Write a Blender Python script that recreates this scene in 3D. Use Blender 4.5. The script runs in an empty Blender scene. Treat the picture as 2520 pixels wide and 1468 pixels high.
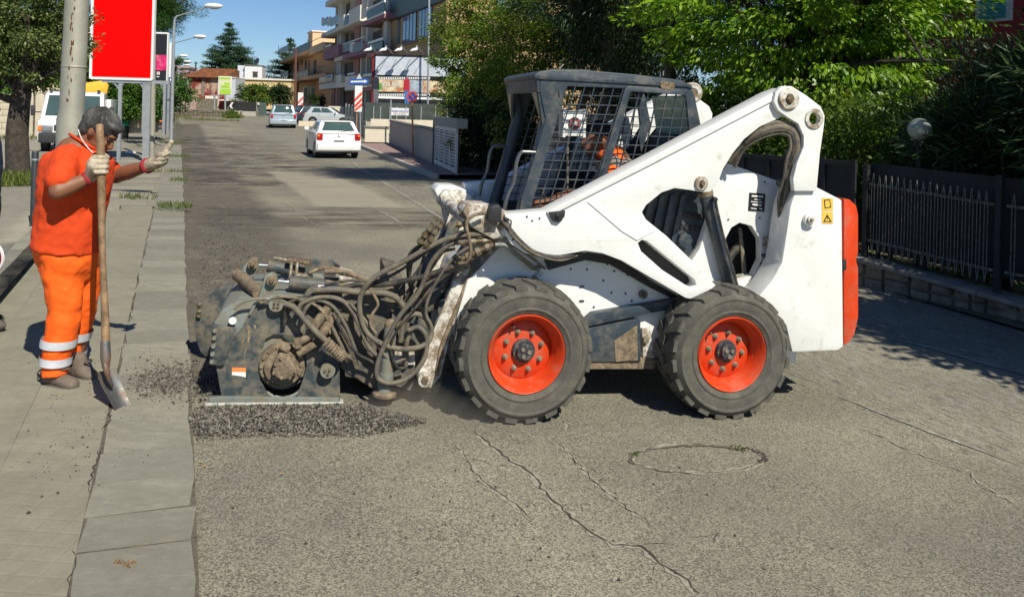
import bpy, bmesh, math, random
import numpy as np
from mathutils import Vector, Matrix
from mathutils.geometry import tessellate_polygon
random.seed(7); RNG = np.random.default_rng(11)
SC = bpy.context.scene
COL = SC.collection
R = math.radians

# ------------------------------------------------------------------ camera, sky, sun, exposure
CAM_H = 1.85
FPX, CX, CY, ROLL = 2000.0, 1260.0, 274.0, R(-1.5)
cam_d = bpy.data.cameras.new('camera'); cam = bpy.data.objects.new('camera', cam_d); COL.objects.link(cam)
cam.location = (0, 0, CAM_H); cam.rotation_euler = (R(90), ROLL, 0)
cam_d.sensor_width = 36; cam_d.lens = 36*FPX/2520; cam_d.shift_y = (CY-734)/2520
cam_d.clip_start = .05; cam_d.clip_end = 3000
SC.camera = cam
SUN_EL = R(46); SUN_DIR = Vector((.53, -.85, 0)).normalized()
SUN_DIR = Vector((SUN_DIR.x*math.cos(SUN_EL), SUN_DIR.y*math.cos(SUN_EL), math.sin(SUN_EL)))
w = bpy.data.worlds.new('World'); SC.world = w; w.use_nodes = True
nt = w.node_tree; bg = nt.nodes['Background']
sky = nt.nodes.new('ShaderNodeTexSky'); sky.sky_type = 'NISHITA'; sky.sun_disc = False
sky.sun_elevation = SUN_EL; sky.sun_rotation = math.atan2(SUN_DIR.x, SUN_DIR.y)
sky.air_density = 1.0; sky.dust_density = 0.0; sky.ozone_density = 6.0; sky.altitude = 300
tn = nt.nodes.new('ShaderNodeMix'); tn.data_type = 'RGBA'; tn.blend_type = 'MULTIPLY'; tn.inputs[0].default_value = 1; tn.inputs[7].default_value = (.9, 1.0, 1.12, 1)   # clearer, bluer air
nt.links.new(sky.outputs[0], tn.inputs[6]); nt.links.new(tn.outputs[2], bg.inputs[0]); bg.inputs[1].default_value = .07
sd = bpy.data.lights.new('sun', 'SUN'); so = bpy.data.objects.new('sun', sd); COL.objects.link(so)
sd.energy = 5.0; sd.angle = R(.5); sd.color = (1, .945, .81)
so.rotation_euler = (-SUN_DIR).to_track_quat('-Z', 'Y').to_euler()
so.location = (20, -30, 40)
SC.view_settings.view_transform = 'Standard'; SC.view_settings.look = 'None'
SC.view_settings.exposure = 0.22; SC.view_settings.gamma = 1

# ------------------------------------------------------------------ helpers: terrain and picture measurement
def sstep(a, b, x):
    t = min(1, max(0, (x-a)/(b-a))); return t*t*(3-2*t)
def gz(x, y):                               # lie of the land: cross fall near, slight rise far away
    f = 1-sstep(9, 26, y)
    z = -.04*max(-7, min(9, x))*f
    d = y-38
    if d > 0: z += .02*(d-6*(1-math.exp(-d/6))) if d < 120 else .02*114
    return z
_cb, _sb = math.cos(ROLL), math.sin(ROLL)
CAMP = Vector((0, 0, CAM_H))
def ray(px, py):
    u = (px-CX)/FPX; v = (CY-py)/FPX
    return Vector((_cb*u+_sb*v, 1, -_sb*u+_cb*v))
def P(px, py, Y): return CAMP+ray(px, py)*Y
def G(px, py, dz=0):                        # where that sight line meets the ground
    d = ray(px, py); lo, hi = .5, 400
    for _ in range(60):
        m = (lo+hi)/2; p = CAMP+d*m
        if p.z > gz(p.x, p.y)+dz: lo = m
        else: hi = m
    return CAMP+d*lo
class Plane:                                # an upright plane in the place, angle from +X; (a along, w behind, z up) local axes
    def __init__(s, o, ang):
        s.o = Vector(o); s.ang = ang
        s.A = Vector((math.cos(ang), math.sin(ang), 0)); s.W = Vector((-math.sin(ang), math.cos(ang), 0))
    def q(s, px, py, w=0):
        d = ray(px, py); t = ((s.o-CAMP).dot(s.W)+w)/d.dot(s.W)
        p = CAMP+d*t-s.o; return (p.dot(s.A), p.z)
    def v(s, px, py, w=0):
        a, z = s.q(px, py, w); return Vector((a, w, z))

# ------------------------------------------------------------------ helpers: materials
MATS = {}
def srgb(r, g, b):
    f = lambda c: (c/255/12.92) if c/255 <= .04045 else ((c/255+.055)/1.055)**2.4
    return (f(r), f(g), f(b))
def mat(name, col, rough=.6, metal=0, var=.12, vs=6, dirt=None, damt=.5, ds=4, bump=0, bs=60, spec=.5, trans=0, alpha=1, emit=0, dedge=.12, coat=0):
    if name in MATS: return MATS[name]
    m = bpy.data.materials.new(name); m.use_nodes = True; t = m.node_tree; N = t.nodes; L = t.links
    b = N['Principled BSDF']
    b.inputs['Roughness'].default_value = rough; b.inputs['Metallic'].default_value = metal
    b.inputs['Specular IOR Level'].default_value = spec
    if trans: b.inputs['Transmission Weight'].default_value = trans
    if coat: b.inputs['Coat Weight'].default_value = coat; b.inputs['Coat Roughness'].default_value = .08
    if alpha < 1: b.inputs['Alpha'].default_value = alpha
    if emit: b.inputs['Emission Color'].default_value = (*col, 1); b.inputs['Emission Strength'].default_value = emit
    tc = N.new('ShaderNodeTexCoord')
    n1 = N.new('ShaderNodeTexNoise'); n1.inputs['Scale'].default_value = vs; n1.inputs['Detail'].default_value = 6; n1.inputs['Roughness'].default_value = .65
    L.new(tc.outputs['Object'], n1.inputs['Vector'])
    mr = N.new('ShaderNodeMapRange'); mr.inputs[1].default_value = .3; mr.inputs[2].default_value = .7
    mr.inputs[3].default_value = 1-var; mr.inputs[4].default_value = 1+var
    L.new(n1.outputs[0], mr.inputs[0])
    mx = N.new('ShaderNodeMix'); mx.data_type = 'RGBA'; mx.blend_type = 'MULTIPLY'; mx.inputs[0].default_value = 1
    mx.inputs[6].default_value = (*col, 1); L.new(mr.outputs[0], mx.inputs[7])
    out = mx.outputs[2]
    if dirt is not None:
        n2 = N.new('ShaderNodeTexNoise'); n2.inputs['Scale'].default_value = ds; n2.inputs['Detail'].default_value = 9; n2.inputs['Roughness'].default_value = .7
        L.new(tc.outputs['Object'], n2.inputs['Vector'])
        m2 = N.new('ShaderNodeMapRange'); m2.inputs[1].default_value = .62-damt*.3-dedge/2; m2.inputs[2].default_value = .62-damt*.3+dedge
        L.new(n2.outputs[0], m2.inputs[0])
        mm = N.new('ShaderNodeMath'); mm.operation = 'MULTIPLY'; mm.inputs[1].default_value = .92; L.new(m2.outputs[0], mm.inputs[0])
        x2 = N.new('ShaderNodeMix'); x2.data_type = 'RGBA'; L.new(mm.outputs[0], x2.inputs[0]); L.new(out, x2.inputs[6]); x2.inputs[7].default_value = (*dirt, 1)
        out = x2.outputs[2]
        if rough < .75:
            x3 = N.new('ShaderNodeMapRange'); x3.inputs[3].default_value = rough; x3.inputs[4].default_value = .9
            L.new(mm.outputs[0], x3.inputs[0]); L.new(x3.outputs[0], b.inputs['Roughness'])
    L.new(out, b.inputs['Base Color'])
    if bump:
        n3 = N.new('ShaderNodeTexNoise'); n3.inputs['Scale'].default_value = bs; n3.inputs['Detail'].default_value = 5
        L.new(tc.outputs['Object'], n3.inputs['Vector'])
        bp = N.new('ShaderNodeBump'); bp.inputs['Strength'].default_value = bump; bp.inputs['Distance'].default_value = .01
        L.new(n3.outputs[0], bp.inputs['Height']); L.new(bp.outputs[0], b.inputs['Normal'])
    MATS[name] = m; return m

# ------------------------------------------------------------------ helpers: meshes
OFF = {}
def frame(d):
    d = Vector(d).normalized(); u = d.cross((0, 0, 1))
    if u.length < 1e-4: u = Vector((1, 0, 0))
    u.normalize(); return u, u.cross(d)
class MB:
    def __init__(s): s.v = []; s.f = []
    def add(s, vs, fs):
        k = len(s.v); s.v += [Vector(p) for p in vs]; s.f += [tuple(i+k for i in f) for f in fs]; return s
    def hexa(s, p):                         # 8 corners: bottom ring 0-3, top ring 4-7
        return s.add(p, [(3,2,1,0),(4,5,6,7),(0,1,5,4),(1,2,6,5),(2,3,7,6),(3,0,4,7)])
    def box(s, c, d, rz=0, m=None):
        x, y, z = d[0]/2, d[1]/2, d[2]/2
        pts = [Vector(q) for q in ((-x,-y,-z),(x,-y,-z),(x,y,-z),(-x,y,-z),(-x,-y,z),(x,-y,z),(x,y,z),(-x,y,z))]
        if rz: rm = Matrix.Rotation(rz, 3, 'Z'); pts = [rm@p for p in pts]
        if m is not None: pts = [m@p for p in pts]
        return s.hexa([p+Vector(c) for p in pts])
    def bb(s, x0, x1, y0, y1, z0, z1): return s.box(((x0+x1)/2, (y0+y1)/2, (z0+z1)/2), (x1-x0, y1-y0, z1-z0))
    def bar(s, p0, p1, w, h=None, up=(0,0,1)):
        p0, p1 = Vector(p0), Vector(p1); h = h or w; d = (p1-p0).normalized(); u = d.cross(up)
        if u.length < 1e-4: u = d.cross((1,0,0))
        u.normalize(); q = u.cross(d); u = u*(w/2); q = q*(h/2)
        return s.hexa([p0-u-q, p0+u-q, p0+u+q, p0-u+q, p1-u-q, p1+u-q, p1+u+q, p1-u+q])
    def prism(s, poly, fn, t0, t1, holes=()):   # outline (with holes) in a plane, given thickness; fn(a,b,t)->point
        loops = [list(poly)]+[list(h) for h in holes]
        tri = tessellate_polygon([[Vector((a, b, 0)) for a, b in lp] for lp in loops])
        allp = [p for lp in loops for p in lp]; n = len(allp)
        vs = [fn(a, b, t0) for a, b in allp]+[fn(a, b, t1) for a, b in allp]
        fs = [tuple(t) for t in tri]+[tuple(i+n for i in reversed(t)) for t in tri]
        k = 0
        for lp in loops:
            m = len(lp)
            for i in range(m): j = (i+1) % m; fs.append((k+i, k+j, k+j+n, k+i+n))
            k += m
        return s.add(vs, fs)
    def tube(s, pts, r, seg=8, closed=False, cap=True):
        pts = [Vector(p) for p in pts]; n = len(pts)
        rr = r if hasattr(r, '__len__') else [r]*n
        rings = []; u = None
        for i, p in enumerate(pts):
            a = pts[(i-1) % n] if (closed or i > 0) else p; b = pts[(i+1) % n] if (closed or i < n-1) else p
            d = (b-a).normalized() if (b-a).length > 1e-7 else Vector((0,0,1))
            if u is None: u, _ = frame(d)
            u = u-d*u.dot(d)
            if u.length < 1e-5: u, _ = frame(d)
            u.normalize(); q = d.cross(u)
            rings.append([p+(u*math.cos(2*math.pi*k/seg)+q*math.sin(2*math.pi*k/seg))*rr[i] for k in range(seg)])
        vs = [x for g in rings for x in g]; fs = []
        for i in range(n if closed else n-1):
            j = (i+1) % n
            for k in range(seg): l = (k+1) % seg; fs.append((i*seg+k, i*seg+l, j*seg+l, j*seg+k))
        if cap and not closed: fs.append(tuple(range(seg-1, -1, -1))); fs.append(tuple((n-1)*seg+k for k in range(seg)))
        return s.add(vs, fs)
    def cyl(s, p0, p1, r0, r1=None, seg=14): return s.tube([p0, p1], [r0, r0 if r1 is None else r1], seg)
    def lathe(s, prof, o, ax, seg=24, closed=False, cap0=True):   # prof: (radius, height along axis)
        o = Vector(o); ax = Vector(ax).normalized(); u, q = frame(ax); n = len(prof); vs = []; fs = []
        for r, h in prof:
            for k in range(seg):
                t = 2*math.pi*k/seg; vs.append(o+ax*h+(u*math.cos(t)+q*math.sin(t))*r)
        for i in range(n if closed else n-1):
            j = (i+1) % n
            for k in range(seg): l = (k+1) % seg; fs.append((i*seg+k, i*seg+l, j*seg+l, j*seg+k))
        if not closed:
            if prof[0][0] > 1e-4 and cap0: fs.append(tuple(range(seg-1, -1, -1)))
            if prof[-1][0] > 1e-4: fs.append(tuple((n-1)*seg+k for k in range(seg)))
        return s.add(vs, fs)
    def ball(s, c, r, seg=14, rings=9, m=None):
        c = Vector(c); r = r if hasattr(r, '__len__') else (r, r, r); vs = []; fs = []
        for i in range(rings+1):
            ph = math.pi*i/rings
            for k in range(seg):
                t = 2*math.pi*k/seg; p = Vector((r[0]*math.sin(ph)*math.cos(t), r[1]*math.sin(ph)*math.sin(t), -r[2]*math.cos(ph)))
                vs.append(c+(m@p if m is not None else p))
        for i in range(rings):
            for k in range(seg): l = (k+1) % seg; fs.append((i*seg+k, i*seg+l, (i+1)*seg+l, (i+1)*seg+k))
        return s.add(vs, fs)
    def quad(s, a, b, c, d): return s.add([a, b, c, d], [(0,1,2,3)])
    def build(s, name, m, parent=None, smooth=35, bevel=0, bseg=2, local=False, recalc=True):
        me = bpy.data.meshes.new(name)
        if parent is None and not local:
            xs = [p.x for p in s.v]; ys = [p.y for p in s.v]; zs = [p.z for p in s.v]
            o = Vector(((min(xs)+max(xs))/2, (min(ys)+max(ys))/2, min(zs)))
        elif parent is not None and not local: o = OFF[parent.name]
        else: o = Vector((0,0,0))
        bm = bmesh.new(); vv = [bm.verts.new(p-o) for p in s.v]
        for f in s.f:
            try: bm.faces.new([vv[i] for i in f])
            except ValueError: pass
        bmesh.ops.remove_doubles(bm, verts=bm.verts, dist=1e-5)
        if recalc: bmesh.ops.recalc_face_normals(bm, faces=bm.faces)
        if bevel:
            es = [e for e in bm.edges if len(e.link_faces) == 2 and e.calc_face_angle(0) > R(28)]
            try: bmesh.ops.bevel(bm, geom=es, offset=bevel, segments=bseg, affect='EDGES', clamp_overlap=True, profile=.6)
            except Exception: pass
        bm.to_mesh(me); bm.free()
        if smooth:
            me.polygons.foreach_set('use_smooth', [True]*len(me.polygons)); me.set_sharp_from_angle(angle=R(smooth))
        if m: me.materials.append(m)
        ob = bpy.data.objects.new(name, me); COL.objects.link(ob)
        if parent is not None: ob.parent = parent; OFF[ob.name] = OFF.get(parent.name, Vector())
        elif not local: ob.location = o; OFF[ob.name] = o
        else: OFF[ob.name] = Vector()
        return ob
def tag(o, label, cat, group=None):
    o['label'] = label; o['category'] = cat
    if group: o['group'] = group
    return o
def struct(o): o['kind'] = 'structure'; return o
def stuff(o): o['kind'] = 'stuff'; return o
def thing(name, label, cat, loc=(0,0,0), rz=0, group=None):
    o = bpy.data.objects.new(name, None); COL.objects.link(o); o.empty_display_size = .2
    o.location = loc; o.rotation_euler = (0, 0, rz); tag(o, label, cat, group)
    OFF[o.name] = Vector(loc); return o
def pyobj(name, verts, faces, m, parent=None, loc=(0,0,0), smooth=False, uv=None):
    me = bpy.data.meshes.new(name); me.from_pydata([tuple(v) for v in verts], [], faces)
    if m: me.materials.append(m)
    if smooth: me.polygons.foreach_set('use_smooth', [True]*len(me.polygons))
    if uv is not None:
        l = me.uv_layers.new(name='UVMap'); vi = np.empty(len(me.loops), int); me.loops.foreach_get('vertex_index', vi)
        l.data.foreach_set('uv', np.asarray(uv, float)[vi].ravel())
    o = bpy.data.objects.new(name, me); COL.objects.link(o)
    if parent: o.parent = parent
    o.location = loc; OFF[o.name] = Vector(loc); return o
def spline(pts, n=8):                       # Catmull-Rom through the points
    pts = [Vector(p) for p in pts]; out = []
    q = [pts[0]*2-pts[1]]+pts+[pts[-1]*2-pts[-2]]
    for i in range(1, len(q)-2):
        a, b, c, d = q[i-1:i+3]
        for k in range(n):
            t = k/n; out.append(.5*((2*b)+(c-a)*t+(2*a-5*b+4*c-d)*t*t+(3*b-a-3*c+d)*t**3))
    out.append(pts[-1]); return out
def spline2(pts, n=6): return [(p.x, p.y) for p in spline([Vector((a, b, 0)) for a, b in pts], n)]
def copy_tree(o, parent=None):
    c = o.copy(); COL.objects.link(c)
    if parent is not None: c.parent = parent
    for ch in list(o.children): copy_tree(ch, c)
    return c
def text_mesh(name, body, m, size, mtx, parent=None, ext=.002, font_x=1.0):
    cu = bpy.data.curves.new(name, 'FONT'); cu.body = body; cu.size = size; cu.extrude = ext; cu.align_x = 'CENTER'; cu.align_y = 'CENTER'; cu.resolution_u = 2
    t = bpy.data.objects.new(name, cu); COL.objects.link(t); bpy.context.view_layer.update()
    me = bpy.data.meshes.new_from_object(t.evaluated_get(bpy.context.evaluated_depsgraph_get())); bpy.data.objects.remove(t); bpy.data.curves.remove(cu)
    me.name = name; me.transform(Matrix.Diagonal((font_x, 1, 1, 1))); me.transform(mtx); me.materials.clear(); me.materials.append(m)
    o = bpy.data.objects.new(name, me); COL.objects.link(o)
    if parent is not None:
        o.parent = parent; me.transform(Matrix.Translation(-OFF[parent.name]))
    OFF[o.name] = OFF.get(parent.name, Vector()) if parent is not None else Vector()
    return o
# ------------------------------------------------------------------ the road's own axes
_ka, _kb = G(490, 1468), G(446, 345)
RD = (_kb-_ka); RD.z = 0; RD.normalize(); RN = Vector((RD.y, -RD.x, 0)); K0 = Vector((_ka.x, _ka.y, 0))
def RF(u, v, dz=0):
    p = K0+RD*u+RN*v; p.z = gz(p.x, p.y)+dz; return p
def uv_of(p): q = Vector((p.x, p.y, 0))-K0; return (q.dot(RD), q.dot(RN))
ROAD_ANG = math.atan2(RN.y, RN.x)

# ------------------------------------------------------------------ ground materials
def nodes(name):
    m = bpy.data.materials.new(name); m.use_nodes = True; MATS[name] = m
    return m, m.node_tree.nodes, m.node_tree.links, m.node_tree.nodes['Principled BSDF']
class NB:                                   # small helper to wire shader maths
    def __init__(s, N, L): s.N = N; s.L = L
    def _in(s, sock, v):
        if hasattr(v, 'is_linked') or hasattr(v, 'links'): s.L.new(v, sock)
        elif v is not None: sock.default_value = v
    def math(s, op, a, b=None, c=None):
        n = s.N.new('ShaderNodeMath'); n.operation = op
        for i, x in enumerate((a, b, c)):
            if x is not None: s._in(n.inputs[i], x)
        return n.outputs[0]
    def ramp(s, x, lo, hi, a=0., b=1., smooth=True):
        n = s.N.new('ShaderNodeMapRange'); n.interpolation_type = 'SMOOTHSTEP' if smooth else 'LINEAR'
        s._in(n.inputs[0], x)
        for i, q in enumerate((lo, hi, a, b)): n.inputs[i+1].default_value = q
        return n.outputs[0]
    def noise(s, vec, scale, det=5, rough=.6, dist=0):
        n = s.N.new('ShaderNodeTexNoise'); n.inputs['Scale'].default_value = scale; n.inputs['Detail'].default_value = det
        n.inputs['Roughness'].default_value = rough; n.inputs['Distortion'].default_value = dist
        s.L.new(vec, n.inputs['Vector']); return n.outputs[0]
    def vor(s, vec, scale, feature='F1', out='Color'):
        n = s.N.new('ShaderNodeTexVoronoi'); n.feature = feature; n.inputs['Scale'].default_value = scale
        s.L.new(vec, n.inputs['Vector']); return n.outputs[out]
    def mix(s, f, a, b, mode='MIX'):
        n = s.N.new('ShaderNodeMix'); n.data_type = 'RGBA'; n.blend_type = mode; s._in(n.inputs[0], f)
        for i, x in ((6, a), (7, b)):
            if isinstance(x, tuple): n.inputs[i].default_value = (*x[:3], 1)
            else: s.L.new(x, n.inputs[i])
        return n.outputs[2]
    def map(s, vec, sc): n = s.N.new('ShaderNodeMapping'); n.inputs['Scale'].default_value = sc; s.L.new(vec, n.inputs['Vector']); return n.outputs[0]
    def bump(s, h, st, dist, prev=None):
        n = s.N.new('ShaderNodeBump'); n.inputs['Strength'].default_value = st; n.inputs['Distance'].default_value = dist
        s.L.new(h, n.inputs['Height'])
        if prev is not None: s.L.new(prev, n.inputs['Normal'])
        return n.outputs[0]
def rect_mask(nb, u, v, u0, u1, v0, v1, e, wob):
    a = nb.ramp(nb.math('ADD', u, wob), u0-e, u0+e); b = nb.ramp(nb.math('ADD', u, wob), u1-e, u1+e, 1., 0.)
    c = nb.ramp(nb.math('ADD', v, wob), v0-e, v0+e); d = nb.ramp(nb.math('ADD', v, wob), v1-e, v1+e, 1., 0.)
    return nb.math('MULTIPLY', nb.math('MULTIPLY', a, b), nb.math('MULTIPLY', c, d))
def asphalt():
    m, N, L, b = nodes('worn_asphalt'); nb = NB(N, L)
    geo = N.new('ShaderNodeTexCoord'); pos = geo.outputs['Object']; uvn = geo.outputs['UV']
    sp = N.new('ShaderNodeSeparateXYZ'); L.new(uvn, sp.inputs[0]); u, v = sp.outputs[0], sp.outputs[1]
    cell = nb.vor(pos, 150); cs = N.new('ShaderNodeSeparateColor'); L.new(cell, cs.inputs[0]); g1 = cs.outputs[0]
    fine = nb.noise(pos, 190, 2, .6); mid = nb.noise(pos, 3.2, 6, .65); big = nb.noise(pos, .45, 4, .6)
    gr = nb.math('ADD', nb.math('MULTIPLY', g1, .55), nb.math('MULTIPLY', fine, .6))
    base = nb.mix(nb.ramp(gr, .22, .92), (.085, .08, .062), (.36, .337, .262))
    base = nb.mix(nb.ramp(mid, .35, .7, 0, .38), base, (.21, .195, .155))
    base = nb.mix(1., base, nb.mix(nb.ramp(big, .3, .72), (.72, .72, .73), (1.15, 1.13, 1.07)), 'MULTIPLY')
    stain = nb.ramp(nb.noise(pos, 1.1, 7, .72, .8), .6, .72, 0, .45)
    base = nb.mix(stain, base, (.085, .08, .068))
    wob = nb.math('MULTIPLY', nb.math('SUBTRACT', nb.noise(uvn, 1.6, 6, .7), .5), 1.5)
    # tracks along the lanes, polished aggregate on the far lane
    str_ = nb.noise(nb.map(uvn, (2.4, 7, 1)), 1.6, 9, .8)
    lane = nb.math('MULTIPLY', nb.ramp(nb.math('ADD', v, nb.math('MULTIPLY', wob, .25)), 4.1, 4.7), nb.ramp(str_, .45, .66, 0, .55))
    base = nb.mix(lane, base, (.34, .33, .31))
    dk = nb.math('MULTIPLY', nb.ramp(v, 3.9, 4.6), nb.ramp(nb.noise(nb.map(uvn, (.5, 7, 1)), 2.1, 5, .7), .56, .7, 0, .6))
    base = nb.mix(dk, base, (.09, .088, .08))
    pit = nb.math('MULTIPLY', nb.ramp(v, 3.6, 4.4), nb.ramp(nb.noise(nb.map(uvn, (9, 34, 1)), 1., 4, .7), .5, .62, 0, .65))
    base = nb.mix(pit, base, (.075, .072, .062))
    # milled, dusty strip by the kerb, brown dark streaks and patches beyond
    strip = rect_mask(nb, u, v, 2.2, 60, -.5, 1.25, .22, nb.math('MULTIPLY', wob, .55))
    base = nb.mix(nb.math('MULTIPLY', strip, nb.ramp(nb.noise(pos, 5, 6, .7), .25, .58, .4, .95)), base, (.105, .092, .072))
    st2 = nb.noise(nb.map(uvn, (1.9, .8, 1)), 1.0, 15, .86, .4)
    z2 = rect_mask(nb, u, v, 14.5, 44, -.5, 4.0, 1.1, wob)
    base = nb.mix(nb.math('MULTIPLY', z2, nb.ramp(nb.noise(nb.map(uvn, (.8, .5, 1)), 1., 8, .75), .48, .6, 0, .6)), base, (.27, .24, .19))
    base = nb.mix(nb.math('MULTIPLY', z2, nb.ramp(st2, .485, .525, 0, .9)), base, (.05, .042, .034))
    z3 = rect_mask(nb, u, v, 8.6, 11.0, .2, 4.2, .35, nb.math('MULTIPLY', wob, .7))
    base = nb.mix(nb.math('MULTIPLY', z3, nb.ramp(nb.noise(nb.map(uvn, (2, .5, 1)), 1.6, 6, .7), .38, .6, 0, .8)), base, (.062, .056, .045))
    z4 = rect_mask(nb, u, v, 11.2, 20, 2.15, 3.75, .12, nb.math('MULTIPLY', wob, .25))
    base = nb.mix(nb.math('MULTIPLY', z4, .7), base, (.33, .29, .225))
    L.new(base, b.inputs['Base Color']); b.inputs['Roughness'].default_value = .9; b.inputs['Specular IOR Level'].default_value = .25
    h = nb.math('ADD', nb.math('MULTIPLY', g1, .6), nb.math('MULTIPLY', mid, 1.5))
    L.new(nb.bump(h, .5, .004), b.inputs['Normal'])
    return m
def paving(name, col, sc=1., wear=(.16, .15, .11), grid=None, rnd=.05, strat=False):
    m, N, L, b = nodes(name); nb = NB(N, L)
    tc = N.new('ShaderNodeTexCoord'); geo = N.new('ShaderNodeNewGeometry'); pos = geo.outputs['Position']
    oi = N.new('ShaderNodeObjectInfo')
    n1 = nb.noise(pos, 7*sc, 8, .72); n2 = nb.noise(pos, 60*sc, 4, .6); n3 = nb.noise(pos, .9*sc, 4, .6)
    c = nb.mix(nb.ramp(n1, .3, .72), tuple(x*.84 for x in col), tuple(x*1.1 for x in col))
    c = nb.mix(nb.ramp(n3, .45, .75, 0, .35), c, wear)
    c = nb.mix(nb.ramp(nb.noise(pos, 220*sc, 2, .6), .35, .65, 0, .28), c, tuple(x*.62 for x in col))
    c = nb.mix(nb.ramp(n2, .6, .72, 0, .35), c, tuple(x*.5 for x in col))
    c = nb.mix(1., c, nb.mix(oi.outputs['Random'], (1-rnd, 1-rnd, 1-rnd), (1+rnd, 1+rnd*.9, 1+rnd*.7)), 'MULTIPLY')
    if strat:
        lay = nb.noise(nb.map(pos, (3.2, 14, 14)), 1., 7, .7, .5); c = nb.mix(nb.ramp(lay, .4, .64, 0, .55), c, tuple(x*.72 for x in col)); c = nb.mix(nb.ramp(lay, .3, .42, .4, 0), c, tuple(x*1.25 for x in col))
    L.new(c, b.inputs['Base Color']); b.inputs['Roughness'].default_value = .88; b.inputs['Specular IOR Level'].default_value = .25
    h = nb.math('ADD', n1, nb.math('MULTIPLY', n2, .4))
    if grid:
        wv = N.new('ShaderNodeTexBrick'); wv.offset = 0; wv.inputs['Scale'].default_value = 1; wv.inputs['Brick Width'].default_value = grid; wv.inputs['Row Height'].default_value = grid
        wv.inputs['Mortar Size'].default_value = grid*.09; wv.inputs['Mortar Smooth'].default_value = .6; wv.inputs['Color1'].default_value = wv.inputs['Color2'].default_value = (1,1,1,1); wv.inputs['Mortar'].default_value = (0,0,0,1)
        L.new(tc.outputs['Object'], wv.inputs['Vector']); sc_ = N.new('ShaderNodeSeparateColor'); L.new(wv.outputs[0], sc_.inputs[0])
        L.new(nb.bump(sc_.outputs[0], .35, .003, nb.bump(h, .5, .006)), b.inputs['Normal'])
    else: L.new(nb.bump(h, .6, .008), b.inputs['Normal'])
    return m
M_ROAD = asphalt()
M_SLAB = paving('pavement_slab', (.262, .246, .186), wear=(.19, .175, .13), grid=.1)
M_KERB = paving('kerb_stone', (.26, .252, .204), 2.2, rnd=.17, strat=True)
M_PAVE = paving('old_paving', (.27, .25, .2), .8)
M_PLAZA = paving('plaza_paving', (.31, .29, .24), .5)
M_JOINT = mat('joint_sand', (.1, .09, .066), .95, var=.4, vs=30, bump=.5)
M_PINK = paving('pink_tile', (.33, .22, .2), 1., wear=(.3, .25, .21))
M_EARTH = mat('dry_earth', (.16, .14, .09), .95, var=.4, vs=1.3, dirt=(.05, .07, .02), damt=.55, ds=1.1, bump=.6, bs=12)
M_CRACK = mat('crack_dark', (.048, .043, .035), .95, var=.4, vs=60)
M_TAR = mat('fresh_milled', (.075, .07, .06), .95, var=.5, vs=60, bump=1, bs=120)
M_PAINT = mat('worn_road_paint', (.4, .39, .35), .8, var=.3, vs=20, dirt=(.2, .19, .155), damt=.75, ds=18)

# ------------------------------------------------------------------ ground sheets
def grid_sheet(name, us, vs, fn, m, uv=True):
    V = []; UVs = []; F = []
    for a in us:
        for c in vs: V.append(fn(a, c)); UVs.append((a, c))
    k = len(vs)
    for i in range(len(us)-1):
        for j in range(k-1): F.append((i*k+j, (i+1)*k+j, (i+1)*k+j+1, i*k+j+1))
    o = pyobj(name, V, F, m, uv=UVs if uv else None, smooth=True); return o
def rng(a, b, st): return [round(float(x), 4) for x in np.arange(a, b+st*.5, st)]
gx = sorted(set(rng(-400, -40, 40)+rng(-40, 40, 1)+rng(40, 400, 40)))
gy = sorted(set(rng(-30, 80, 1)+rng(80, 160, 8)+rng(160, 900, 60)))
struct(grid_sheet('ground', gx, gy, lambda a, c: (a, c, gz(a, c)-.05), M_EARTH))
us = sorted(set(rng(-16, 14, .4)+rng(14, 95, 1.5)))
road = struct(grid_sheet('road', us, rng(-.15, 7.9, .35), lambda a, c: RF(a, c), M_ROAD))
struct(grid_sheet('side_road', rng(28, 95, 2), rng(7.9, 30, 1.1), lambda a, c: RF(a, c, -.004), M_ROAD))
pav = struct(grid_sheet('pavement', sorted(set(rng(-12, 14, .4)+rng(14, 62, 1.5))), [-4.2]+rng(-4.1, -.1, .4)+[0], lambda a, c: RF(a, c, .018), M_JOINT))
struct(grid_sheet('plaza', rng(-14, 66, 1.5), rng(-34, -4.2, 1.4), lambda a, c: RF(a, c, -.01), M_PLAZA))

# kerb stones and paving slabs, one by one
def stone(name, u0, u1, v0, v1, top, m, parent, jit=.004, depth=.12, seed=0, bev=.012):
    rr = random.Random(seed); j = lambda s=jit: rr.uniform(-s, s)
    t = top+rr.uniform(-.0015, .0015)
    c = [(u0+j(), v0+j()), (u0+j(), v1+j()), (u1+j(), v1+j()), (u1+j(), v0+j())]
    n = 2; pts = []                         # a chipped, slightly domed block
    mb = MB(); top_c = [RF(a, b, t+rr.uniform(-.0008, .0008)) for a, b in c]; bot = [RF(a, b, -depth) for a, b in c]
    mb.hexa(bot+top_c)
    return mb.build(name, m, None, bevel=bev, local=True, smooth=30) if parent is None else _child(mb, name, m, parent, bev)
def _child(mb, name, m, parent, bev):
    o = mb.build(name, m, None, bevel=bev, bseg=1 if bev < .01 else 2, local=True, smooth=30); o.parent = parent; return o
u = -2.2; k = 0
STEP_U = uv_of(G(352, 516))[0]
while u < 34:
    l = random.Random(k).uniform(.27, .37)*(1 if u < 14 else 1.6)
    top = .025 if u < STEP_U else .06
    stone('kerb_stone', u+.0055, u+l-.0055, -.43, -.012, top, M_KERB, pav, .014, .1, k, 0); u += l; k += 1
for i in range(32):
    for j in range(8):
        u0 = -1.6+i*.4; v0 = -.44-(j+1)*.4
        if u0 > STEP_U-.25: continue
        stone('paving_slab', u0+.001, u0+.399, v0+.001, v0+.399, .022, M_SLAB, pav, .001, .03, 1000+i*10+j, 0)
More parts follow.
